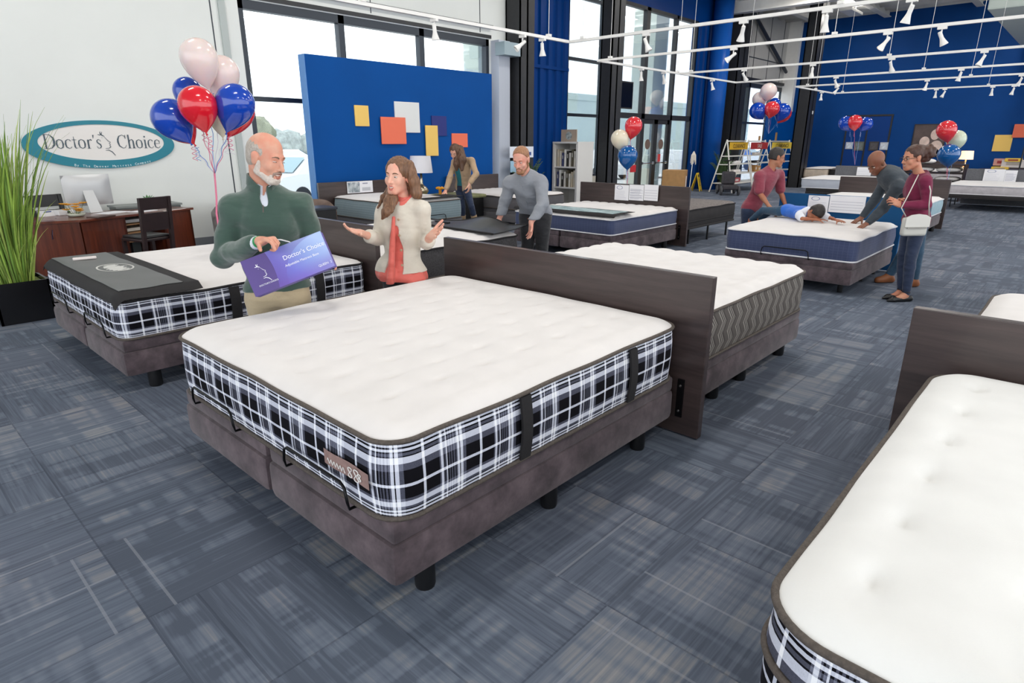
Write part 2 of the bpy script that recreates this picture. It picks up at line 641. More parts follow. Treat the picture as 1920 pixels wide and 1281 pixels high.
def girder(name, x):
    mb = MB()
    mb.box(x - 0.16, x + 0.16, Y_MIN, WY, CEIL - 0.75, CEIL - 0.70)
    mb.box(x - 0.02, x + 0.02, Y_MIN, WY, CEIL - 0.72, CEIL - 0.3)
    mb.box(x - 0.16, x + 0.16, Y_MIN, WY, CEIL - 0.36, CEIL - 0.32)
    struct(name, mb, M['white'])


girder('trim_8', 13.6)
girder('trim_9', 23.2)

# ---- left wall with its openings (X runs along it)
def wall_strip(x0, x1, z0, z1, m, name, y0=WY, y1=WY + 0.22):
    return struct(name, MB().box(x0, x1, y0, y1, z0, z1), m)


W1 = (5.33, 11.3, 0.55, 3.98)     # x0 x1 z0 z1 window one
ww = MB()
ww.box(X_MIN, W1[0], WY, WY + 0.22, 0, CEIL)
ww.box(W1[0], W1[1], WY, WY + 0.22, 0, W1[2])
ww.box(W1[0], 12.6, WY, WY + 0.22, W1[3], CEIL)
ww.box(W1[1], 12.6, WY, WY + 0.22, 0, W1[3])
struct('wall_left', ww, M['wall'])
# panel seams and the pale pilasters
seam = MB()
for x in (4.86, 8.0, 11.0):
    seam.box(x, x + 0.018, WY - 0.006, WY, 0.1 if x < 5 else 4.1, CEIL)
struct('trim_10', seam, M['frame'])
struct('trim_11', MB().box(4.99, 5.10, WY - 0.04, WY, 0, CEIL), mat('soft_grey_trim', (178, 186, 184), 0.5))
pil = MB().box(11.36, 11.74, WY - 0.26, WY, 0, 3.96)
struct('trim_12', pil, mat('pale_lilac_paint', (186, 192, 204), 0.6))
struct('trim_13', MB().box(11.3, 11.9, WY - 0.5, WY - 0.2, 3.62, 3.9).box(11.9, 12.15, WY - 0.4, WY - 0.28, 3.66, 3.78), M['jamb'])
struct('baseboard_left', MB().box(X_MIN, 5.3, WY - 0.015, WY, 0, 0.12), M['baseboard'])


def window(name, x0, x1, z0, z1, mull, hbars, fr=0.09, m=None, y=WY + 0.08, glass=True):
    m = m or M['frame']
    mb = MB()
    mb.box(x0, x0 + fr, y - 0.07, y + 0.07, z0, z1).box(x1 - fr, x1, y - 0.07, y + 0.07, z0, z1)
    mb.box(x0, x1, y - 0.07, y + 0.07, z1 - fr * 1.6, z1).box(x0, x1, y - 0.07, y + 0.07, z0, z0 + fr)
    for x in mull:
        mb.box(x - fr * 0.7, x + fr * 0.7, y - 0.07, y + 0.07, z0, z1)
    for z in hbars:
        mb.box(x0, x1, y - 0.05, y + 0.05, z - 0.04, z + 0.04)
    o = struct(name, mb, m)
    if glass:
        g = MB().box(x0 + 0.02, x1 - 0.02, y - 0.006, y + 0.006, z0 + 0.02, z1 - 0.02)
        g.build('glass_pane', M['glass'], o)
    return o


window('window_1', W1[0], W1[1], W1[2], W1[3], (7.32, 9.28), (2.42,))
struct('trim_14', MB().box(W1[0] - 0.1, W1[1] + 0.05, WY - 0.03, WY + 0.02, 4.0, 4.07).box(W1[0] - 0.1, W1[1] + 0.05, WY - 0.10, WY - 0.02, 4.2, 4.27), M['steel'])

# ---- black columns
def column(n, x0, x1, y0, y1, m='steel'):
    mb = MB()
    mb.box(x0, x1, y0, y0 + 0.04, 0, CEIL)
    mb.box(x0, x1, y1 - 0.04, y1, 0, CEIL)
    mb.box((x0 + x1) / 2 - 0.03, (x0 + x1) / 2 + 0.03, y0, y1, 0, CEIL)
    mb.box(x0, x0 + 0.02, y0, y1, 0, CEIL)
    return struct(n, mb, M[m])


column('wall_column_1', 11.85, 12.35, WY - 0.5, WY - 0.02)
# corrugated blue return, left of the entrance
def corrug(name, x0, x1, z0, z1, y=WY, m='bluecor', n=None):
    n = n or max(3, int((x1 - x0) / 0.30))
    prof = []
    for i in range(n):
        a = x0 + (x1 - x0) * i / n
        w = (x1 - x0) / n
        prof += [(a, 0.0), (a + w * 0.42, 0.0), (a + w * 0.5, -0.055), (a + w * 0.92, -0.055)]
    prof.append((x1, 0.0))
    vs, fs = [], []
    for px, d in prof:
        vs += [(px, y + d, z0), (px, y + d, z1)]
    for i in range(len(prof) - 1):
        fs.append((2 * i, 2 * i + 2, 2 * i + 3, 2 * i + 1))
    mb = MB().add(vs, fs)
    mb.box(x0, x1, y + 0.001, y + 0.2, z0, z1)
    return struct(name, mb, M[m])


corrug('wall_left_blue', 12.6, 14.28, 0, CEIL)
struct('trim_15', MB().box(12.6, 14.28, WY - 0.075, WY - 0.02, 3.5, 3.58), M['bluecor'])
window('window_2', 14.3, 16.0, 0.72, CEIL, (), (2.42, 3.86, 5.4), 0.07)
struct('wall_left_sill', MB().box(14.3, 16.0, WY, WY + 0.2, 0, 0.72), mat('beige_sill_wall', (196, 190, 176), 0.7))
column('wall_column_2', 14.72, 15.25, WY - 1.15, WY - 0.78)
# entrance glazing
EX0, EX1, EZ = 16.75, 21.5, 5.62
ent = MB()
for x in (EX0, 18.2, 20.05, EX1 - 0.07):
    ent.box(x, x + (0.2 if x in (18.2,) else 0.12), WY, WY + 0.14, 0, EZ)
ent.box(EX0, EX1, WY, WY + 0.14, 2.40, 2.56)
ent.box(EX0, EX1, WY, WY + 0.14, EZ - 0.1, EZ)
ent.box(EX0, 18.2, WY, WY + 0.12, 0, 0.12).box(20.1, EX1, WY, WY + 0.12, 0, 0.12)
e = struct('window_3', ent, M['steel'])
MB().box(EX0, 18.2, WY + 0.06, WY + 0.07, 0.1, EZ).box(18.3, EX1, WY + 0.06, WY + 0.07, 2.5, EZ).box(20.1, EX1, WY + 0.06, WY + 0.07, 0.1, 2.45).build('glass_pane', M['glass'], e)
struct('wall_left_entrance_head', MB().box(16.0, 23.2, WY, WY + 0.2, EZ, CEIL).box(16.0, EX0, WY, WY + 0.2, 0, EZ), M['bluecor'])
for i, (a, b) in enumerate(((18.34, 19.2), (19.2, 20.06))):
    d = MB()
    d.box(a, a + 0.12, WY + 0.03, WY + 0.10, 0.02, 2.4).box(b - 0.12, b, WY + 0.03, WY + 0.10, 0.02, 2.4)
    d.box(a, b, WY + 0.03, WY + 0.10, 2.26, 2.4).box(a, b, WY + 0.03, WY + 0.10, 0.02, 0.26)
    dd = struct('door_%d' % (i + 1), d, M['steel'])
    MB().box(a + 0.1, b - 0.1, WY + 0.06, WY + 0.07, 0.2, 2.3).build('glass_pane', M['glass'], dd)
    MB().tube([(a + 0.08, WY - 0.02, 1.02), (b - 0.08, WY - 0.02, 1.02)], 0.018).box(a + 0.06, a + 0.11, WY - 0.03, WY + 0.04, 0.98, 1.06).box(b - 0.11, b - 0.06, WY - 0.03, WY + 0.04, 0.98, 1.06).build('door_handle', M['chrome'], dd)
# round transfer emblem and red sticker on each door leaf
for a in (18.77, 19.63):
    mb = MB()
    mb.lathe([(0.0, 0), (0.16, 0), (0.16, 0.004), (0.0, 0.004)], 24, (0, 0, 0), frame((a, WY + 0.055, 1.62), (1, 0, 0), (0, 0, 1), (0, -1, 0)))
    tag(mb.build('door_decal', mat('decal_brown', (110, 90, 80), 0.5)), 'round brown and cream decal on the %s entrance door glass' % ('left' if a < 19 else 'right'), 'decal', 'round decals on the entrance doors')
tag(MB().box(19.5, 19.66, WY + 0.05, WY + 0.056, 1.05, 1.30).build('door_sticker', mat('sticker_red', (200, 60, 60), 0.5)), 'small red sticker on the right entrance door glass', 'sticker')
# blue steel wall right of the entrance, rounded corner post
corrug('wall_left_blue_2', EX1, 23.4, 0, EZ, n=5)
bp = MB().lathe([(0.34, 0), (0.34, CEIL)], 32, (22.55, WY - 0.38, 0))
struct('wall_post_blue', bp, wall_blue_mat('blue_gloss_paint', (24, 84, 168), 0.25), smooth=True)
column('wall_column_3', 23.3, 24.2, WY - 0.75, WY - 0.05)
W4 = (25.0, 30.0, 0.05, 3.98)
struct('wall_left_far', MB().box(23.2, XF, WY, WY + 0.2, W4[3], CEIL).box(23.2, W4[0], WY, WY + 0.2, 0, W4[3]), M['wallgrey'])
window('window_4', W4[0], W4[1], 0.02, W4[3], (26.35, 28.6), (2.45,), 0.10)
pn = MB()
for k in range(1, 4):
    pn.box(24.9 + k * 1.45, 24.93 + k * 1.45, WY - 0.012, WY, 4.1, CEIL)
pn.box(24.2, XF, WY - 0.02, WY, 4.9, 4.93)
struct('trim_16', pn, M['frame'])
struct('trim_17', MB().box(W4[0] - 0.2, XF - 0.2, WY - 0.08, WY - 0.01, 4.05, 4.16), M['steel'])
# diagonal brace on the grey wall
br = MB()
p0, p1 = Vector((24.9, WY - 0.15, 6.7)), Vector((29.6, WY - 0.15, 4.6))
d = (p1 - p0).normalized()
br.tube([p0, p1], 0.07, 6)
struct('trim_18', br, M['frame'])
# short blue screen beyond the ladders, and the white pilaster and black column
struct('wall_screen_far', MB().box(27.1, 29.9, 10.55, 10.68, 0, 2.95).box(27.0, 27.1, 10.55, 10.68, 0, 2.95), M['blue'])
struct('trim_19', MB().box(29.75, 30.0, WY - 0.5, WY, 0, CEIL), M['white'])
column('wall_column_4', 25.6, 26.3, 8.55, 9.0)
# ---- far wall
fw = MB().box(XF, XF + 0.2, Y_MIN, WY + 0.2, 0, CEIL)
struct('wall_back', fw, M['bluefar'])
dr = MB()
for y in (8.36, 7.55, 6.70):
    dr.box(XF - 0.03, XF, y - 0.03, y + 0.03, 0, 2.74)
dr.box(XF - 0.034, XF, 6.66, 8.40, 2.70, 2.77)
d3 = struct('door_3', dr, M['steel'])
MB().box(XF - 0.015, XF, 6.73, 7.52, 0.02, 2.7).box(XF - 0.015, XF, 7.58, 8.33, 0.02, 2.7).build('door_panel', wall_blue_mat('door_blue_paint', (22, 62, 130)), d3)
# lowered duct in the upper right
tag(MB().box(21.0, 29.5, 0.2, 3.0, 4.88, 5.45, b=0.04).build('ceiling_duct', mat('pale_green_duct', (196, 206, 198), 0.5)), 'large pale rectangular air duct below the ceiling, upper right', 'duct')

# ---- high-bay lamp housings
for i, hx in enumerate((2.0, 7.0, 12.0, 17.0, 22.0, 27.0)):
    for j, hy in enumerate((-2.5, 3.0, 8.0)):
        t = thing('ceiling_lamp', 'white rectangular high-bay lamp below the roof, %s from the camera in the %s row' % (('first', 'second', 'third', 'fourth', 'fifth', 'sixth')[i], ('right hand', 'middle', 'left hand')[j]), 'lamp', (hx, hy, 6.2), 0, 'high-bay lamps under the roof')
        MB().box(-0.7, 0.7, -0.22, 0.22, 0.0, 0.10, b=0.02).build('housing', M['white'], t)
        for q_ in (-0.5, 0.5):
            MB().tube([(q_, 0, 0.1), (q_, 0, 0.5)], 0.008, 6).build('suspension_wire', M['white'], t)

# ================================================================ OUTSIDE
struct('floor_outside', MB().box(-30, 90, WY + 0.25, 90, -0.30, -0.14), mat('pale_concrete', (214, 214, 212), 0.8, var=0.05, vscale=0.5))


def car(x, y, z, rz, col, label):
    t = thing('car', label, 'car', (x, y, -0.14), rz, 'cars parked outside the windows')
    L, W = 4.5, 1.8
    side = [(-2.2, 0.25), (-2.25, 0.75), (-2.05, 0.95), (-1.55, 1.0), (-0.95, 1.42), (0.45, 1.46), (1.2, 1.02), (2.0, 0.88), (2.22, 0.65), (2.2, 0.25)]
    mb = MB()
    n = len(side)
    vs, fs = [], []
    for k, (yy, sh) in enumerate(((-W / 2, 0.0), (-W / 2 + 0.12, 0.05), (W / 2 - 0.12, 0.05), (W / 2, 0.0))):
        for (px, pz) in side:
            tap = 0.13 * max(0, pz - 0.95) / 0.5
            yv = yy * (1 - tap * 1.4)
            vs.append((px * (1.0 if k in (1, 2) else 0.985), yv, pz - (0.0 if k in (1, 2) else 0.03)))
    for k in range(3):
        for i in range(n):
            j = (i + 1) % n
            fs.append((k * n + i, k * n + j, (k + 1) * n + j, (k + 1) * n + i))
    fs.append(tuple(range(n))[::-1])
    fs.append(tuple(3 * n + i for i in range(n)))
    mb.add(vs, fs)
    mb.build('body', mat('car_paint_%s' % col[0], col[1], 0.25, coat=0.5), t)
    g = MB()
    for s in (-1, 1):
        g.prism([(-1.45, 1.02), (-0.93, 1.36), (0.42, 1.40), (1.02, 1.04)], 0.02, frame((0, s * 0.80 - 0.01, 0), (1, 0, 0), (0, -s * 0.22, 1), (0, 1, 0)))
    g.box(1.22, 1.25, -0.6, 0.6, 1.0, 1.02)
    g.add([(0.52, -0.68, 1.45), (0.52, 0.68, 1.45), (1.2, 0.76, 1.05), (1.2, -0.76, 1.05), (-1.02, -0.68, 1.42), (-1.02, 0.68, 1.42), (-1.58, 0.76, 1.03), (-1.58, -0.76, 1.03)], [(0, 3, 2, 1), (4, 5, 6, 7)])
    g.build('windows', mat('car_glass', (120, 150, 160), 0.1), t)
    for wx in (-1.4, 1.4):
        for s in (-1, 1):
            w = MB().lathe([(0.12, 0), (0.30, 0), (0.33, 0.04), (0.33, 0.18), (0.30, 0.22), (0.12, 0.22)], 20, (0, 0, 0), frame((wx, s * 0.8 - 0.11, 0.33), (1, 0, 0), (0, 0, 1), (0, 1, 0)))
            w.build('wheel', M['black'], t)


white, silver, blue_c, red_c = ('white', (235, 238, 240)), ('silver', (190, 200, 206)), ('blue', (60, 110, 190)), ('red', (190, 60, 50))
car(10.2, 17.5, 0, 0.2, white, 'white car parked nearest outside the large left window')
car(11.0, 24.5, 0, 0.2, silver, 'silver car parked in the second row outside the left window')
car(17.0, 24.8, 0, 0.2, white, 'white car behind the silver one, outside the left window')
car(16.5, 31.5, 0, 0.2, silver, 'silver car in the back row outside the left window')
car(22.5, 31.5, 0, 0.2, white, 'white car in the back row outside the left window')
car(28.2, 20.0, 0, 1.2, white, 'white car parked right outside the narrow window by the bookcase')
car(31.0, 17.2, 0, 2.0, white, 'white car parked in front of the glass entrance doors')
car(48.0, 21.0, 0, 1.6, blue_c, 'blue car parked outside the windows behind the sale racks')
car(44.0, 16.5, 0, 1.6, white, 'white car parked outside the windows behind the sale racks')
# distant hedge, trees and the neighbour's building
hd = MB()
random.seed(3)
for i in range(60):
    x = -5 + i * 1.4
    bmh = [(0.0, 0), (1.2, 0.3), (1.5, 1.2), (1.1, 2.2 + random.random() * 0.6), (0.0, 2.6 + random.random())]
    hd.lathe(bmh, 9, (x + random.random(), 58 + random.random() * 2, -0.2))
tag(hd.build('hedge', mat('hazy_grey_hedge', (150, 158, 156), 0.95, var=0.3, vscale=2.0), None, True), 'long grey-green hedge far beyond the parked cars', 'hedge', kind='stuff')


def tree(x, y, h, r, label):
    t = thing('tree', label, 'tree', (x, y, -0.14))
    MB().tube([(0, 0, 0), (0.05, 0, h * 0.6)], [0.14, 0.09], 8).build('trunk', mat('tree_bark', (92, 80, 70), 0.9, var=0.3), t)
    mb = MB()
    bm = bmesh.new()
    bmesh.ops.create_icosphere(bm, subdivisions=3, radius=1.0)
    for v in bm.verts:
        nrm = v.co.normalized()
        k = 1 + 0.25 * noise.noise(nrm * 2.3 + Vector((x, y, 0))) + 0.12 * noise.noise(nrm * 7)
        v.co = Vector((nrm.x * r * k, nrm.y * r * k, h * 0.72 + nrm.z * r * 0.85 * k))
    bm.verts.index_update()
    mb.add([v.co.copy() for v in bm.verts], [tuple(v.index for v in f.verts) for f in bm.faces])
    bm.free()
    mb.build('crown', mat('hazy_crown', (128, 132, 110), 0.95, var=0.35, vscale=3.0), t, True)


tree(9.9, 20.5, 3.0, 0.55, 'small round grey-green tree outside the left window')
nb = MB().box(46, 95, 40, 52, -0.14, 6.2)
nb.box(46, 95, 39.9, 40, 5.7, 6.3)
nt = thing('neighbour_building', 'pale low building across the street seen through the entrance', 'building', (0, 0, 0))
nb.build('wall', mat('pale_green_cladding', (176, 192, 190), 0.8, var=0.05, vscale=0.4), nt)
MB().box(64, 68, 39.85, 39.9, 2.0, 3.6).build('sign_panel', mat('faded_panel', (196, 206, 206), 0.6), nt)
MB().prism([(0, 0), (1.6, 0.6), (0.1, 1.6)], 0.03, frame((65.5, 39.85, 4.4), (1, 0, 0), (0, 0, 1), (0, -1, 0))).build('sign', mat('faded_red', (206, 120, 116), 0.6), nt)
# white porch column outside the entrance
tag(MB().box(21.1, 22.0, 12.6, 13.5, -0.14, 6.6).build('porch_column', mat('pale_render', (206, 216, 206), 0.7)), 'pale square porch column outside the entrance glazing', 'column')
tag(MB().box(12.9, 13.5, 13.2, 13.8, -0.14, 6.6).build('porch_column', MATS['pale_render']), 'pale square porch column outside the large left window', 'column')

# ================================================================ BLUE DISPLAY WALL with coloured panels
BW = (6.1, 10.72, 10.55, 10.75, 3.15)
t = thing('display_wall', 'tall royal blue free-standing display wall in front of the left window', 'display wall', (0, 0, 0))
MB().box(BW[0] + 0.004, BW[1], BW[2], BW[3], 0, BW[4], b=0.006).build('panel', M['blue'], t)
MB().box(BW[0] - 0.012, BW[0] + 0.004, BW[2] + 0.004, BW[3] - 0.004, 0, BW[4] - 0.004).build('edge', M['blueedge'], t)
panels = [('yellow', (236, 196, 104), 663, 197, 692, 237, 'leftmost'), ('orange', (232, 112, 82), 711, 219, 760, 270, 'largest'), ('white', (222, 224, 224), 738, 190, 787, 249, 'topmost'),
          ('navy', (26, 38, 116), 808, 217, 837, 255, 'beside the tall yellow one'), ('tall_yellow', (236, 196, 104), 795, 235, 820, 292, 'tallest'), ('small_orange', (232, 112, 82), 846, 250, 876, 276, 'rightmost')]
for i, (nm, c, a, b, c2, d2, wh) in enumerate(panels):
    def hit(px, py):
        q = at(px, py, 1.0) - Vector((0, 0, EYE))
        return Vector((0, 0, EYE)) + q * (BW[2] / q.y)
    p, q = hit(a, b), hit(c2, d2)
    off = 0.02 if nm not in ('orange', 'tall_yellow') else 0.045
    MB_ = MB().box(p.x, q.x, BW[2] - off, BW[2] - off + 0.02, q.z, p.z, b=0.003)
    lab = {'yellow': 'small yellow rectangle on the blue display wall, leftmost panel', 'orange': 'large orange square on the blue display wall, overlapping the white panel',
           'white': 'white rectangle on the blue display wall, highest of the panels', 'navy': 'navy rectangle on the blue display wall behind the tall yellow panel',
           'tall_yellow': 'tall narrow yellow rectangle on the blue display wall', 'small_orange': 'small orange rectangle on the blue display wall, rightmost panel'}[nm]
    tag(MB_.build('wall_panel', mat('panel_' + nm, c, 0.6)), lab, 'wall panel', 'coloured panels on the blue display wall')

# ================================================================ TRACK LIGHTS
RZ = 3.05


def track(p0, p1, label, wires):
    t = thing('lighting_track', label, 'lighting track', p0, 0, 'white lighting tracks')
    v = Vector(p1) - Vector(p0)
    mb = MB()
    if abs(v.x) > abs(v.y):
        mb.box(0, v.x, -0.02, 0.02, -0.018, 0.018)
    else:
        mb.box(-0.02, 0.02, min(0, v.y), max(0, v.y), -0.018, 0.018)
    mb.build('rail', M['white'], t)
    for w in wires:
        q = v * w
        m = MB().tube([(q.x, q.y, 0.03), (q.x, q.y, CEIL - RZ - 0.3)], 0.004, 5)
        m.box(q.x - 0.03, q.x + 0.03, q.y - 0.03, q.y + 0.03, 0.018, 0.05)
        m.build('suspension_wire', M['white'], t)


track((-1.0, 5.97, RZ), (7.62, 5.97, RZ), 'white lighting track running along the left side over the nearest beds', (0.25, 0.6, 0.95))
NAMES = ['first', 'second', 'third', 'fourth', 'fifth', 'sixth']
for i, (x, y0, y1) in enumerate(((7.65, 5.97, -6), (9.67, 6.9, -6), (12.6, 6.9, -6), (15.34, 6.9, -6), (17.5, 6.2, -6), (20.6, 6.25, -6))):
    track((x, y0, RZ), (x, y1, RZ), 'white lighting track crossing the showroom, %s one from the camera' % NAMES[i], (0.02, 0.3, 0.55, 0.8))
track((9.67, 6.9, RZ), (15.34, 6.9, RZ), 'white lighting track along the left side joining the second and fourth crossing tracks', (0.5,))
track((17.5, 6.25, RZ), (20.6, 6.25, RZ), 'short white lighting track along the left side joining the fifth and sixth crossing tracks', (0.5,))


def spot(x, y, az, tilt, lit, label):
    t = thing('track_spotlight', label, 'spotlight', (x, y, RZ), 0, 'white spotlights on the tracks')
    MB().box(-0.02, 0.02, -0.05, 0.05, -0.05, -0.018).tube([(0, 0, -0.05), (0, 0, -0.12)], 0.009, 8).build('mount', M['white'], t)
    d = Vector((math.cos(az) * math.sin(tilt), math.sin(az) * math.sin(tilt), -math.cos(tilt)))
    u = d.orthogonal().normalized()
    Mx = frame(Vector((0, 0, -0.12)) - d * 0.05, u * 0.85, d.cross(u) * 0.85, d * 0.82)
    h = MB().lathe([(0.018, 0), (0.026, 0.01), (0.027, 0.10), (0.034, 0.13), (0.055, 0.20), (0.055, 0.205), (0.045, 0.20), (0.03, 0.17)], 16, (0, 0, 0), Mx)
    h.build('lamp_head', M['white'], t, True, 0.6)
    MB().lathe([(0.0, 0.188), (0.044, 0.188), (0.044, 0.192), (0.0, 0.192)], 16, (0, 0, 0), Mx).build('bulb', M['glowwarm'] if lit else mat('lamp_lens', (240, 236, 226), 0.2), t)


def rail_pt(px, py):
    q = at(px, py, 1.0) - Vector((0, 0, EYE))
    return Vector((0, 0, EYE)) + q * ((RZ - EYE) / q.z)


# (pixel on the rail, rail x or y, azimuth, tilt, lit)
spots = [('y', 5.97, 814, 37, 0, 0.1, 0), ('y', 5.97, 980, 64, 2.6, 0.9, 0), ('y', 5.97, 1017, 70, 0, 0.1, 0),
         ('x', 7.65, 1212, 62, -1.2, 0.4, 0), ('x', 7.65, 1395, 36, 0.8, 0.35, 0), ('x', 7.65, 1552, 16, 0.2, 0.1, 0), ('x', 7.65, 1712, -8, 1.2, 0.3, 0),
         ('x', 9.67, 1376, 90, 2.2, 0.9, 1), ('x', 9.67, 1665, 62, 2.2, 0.6, 1), ('x', 9.67, 1768, 47, -1.0, 0.5, 0),
         ('x', 12.6, 1396, 127, -0.6, 0.6, 0), ('x', 12.6, 1525, 118, 0.4, 0.1, 1), ('x', 12.6, 1673, 106, -0.6, 0.4, 0), ('x', 12.6, 1847, 93, 2.0, 0.4, 0),
         ('y', 6.9, 1203, 127, 0, 0.1, 1), ('y', 6.9, 1245, 134, 0, 0.5, 0), ('y', 6.9, 1336, 149, -0.8, 0.3, 0),
         ('x', 15.34, 1568, 144, -0.6, 0.5, 0), ('x', 15.34, 1803, 129, 1.5, 0.2, 1), ('x', 17.5, 1571, 160, 2.0, 0.6, 0), ('x', 17.5, 1739, 150, 2.2, 0.2, 1), ('x', 17.5, 1916, 141, 1.0, 0.4, 1),
         ('x', 20.6, 1756, 167, 0, 0.1, 0), ('x', 20.6, 1772, 166, 2.2, 0.4, 0), ('x', 20.6, 1862, 162, 0, 0.1, 0), ('x', 20.6, 1902, 160, 2.0, 0.2, 0), ('y', 6.25, 1541, 172, 0, 0.1, 0)]
cnt = {}
WHERE = ['leftmost', 'second from the left', 'third from the left', 'fourth from the left', 'fifth from the left']
TN = {('y', 5.97): 'the left side track', ('x', 7.65): 'the nearest crossing track', ('x', 9.67): 'the second crossing track', ('x', 12.6): 'the third crossing track', ('y', 6.9): 'the left track before the entrance',
      ('x', 15.34): 'the fourth crossing track', ('x', 17.5): 'the fifth crossing track', ('x', 20.6): 'the farthest crossing track', ('y', 6.25): 'the short far left track'}
for ax, c, px, py, az, tl, lit in spots:
    q = at(px, py, 1.0) - Vector((0, 0, EYE))
    P = q * ((c / q.x) if ax == 'x' else (c / q.y))
    k = cnt.get((ax, c), 0)
    cnt[(ax, c)] = k + 1
    x, y = (c, P.y) if ax == 'x' else (P.x, c)
    spot(x, y, az, tl, lit, 'white %sspotlight on %s, %s' % ('glowing ' if lit else '', TN[(ax, c)], WHERE[k]))

# ================================================================ BEDS


def rr_point(hx, hy, r, a, b):
    """map square coords a,b in [-1,1] to a rounded rectangle"""
    x, y = a * hx, b * hy
    dx, dy = abs(x) - (hx - r), abs(y) - (hy - r)
    if dx > 0 and dy > 0:
        m = max(dx, dy)
        l = math.hypot(dx, dy)
        s = m / l
        x = math.copysign(hx - r + dx * s, x)
        y = math.copysign(hy - r + dy * s, y)
    return x, y


def perimeter(hx, hy, r, step=0.03):
    pts = []
    n = 10
    for (cx_, cy_, a0) in ((hx - r, hy - r, 0), (-hx + r, hy - r, PI / 2), (-hx + r, -hy + r, PI), (hx - r, -hy + r, 1.5 * PI)):
        for k in range(n + 1):
            a = a0 + PI / 2 * k / n
            pts.append((cx_ + r * math.cos(a), cy_ + r * math.sin(a), math.cos(a), math.sin(a)))
        if cy_ > 0 and cx_ > 0 or (cx_ < 0 and cy_ < 0):
            L = 2 * (hx - r)
        else:
            L = 2 * (hy - r)
        m = int(L / step)
        x, y, nx, ny = pts[-1]
        tx, ty = -ny, nx
        for k in range(1, m):
            pts.append((x + tx * L * k / m, y + ty * L * k / m, nx, ny))
    return pts


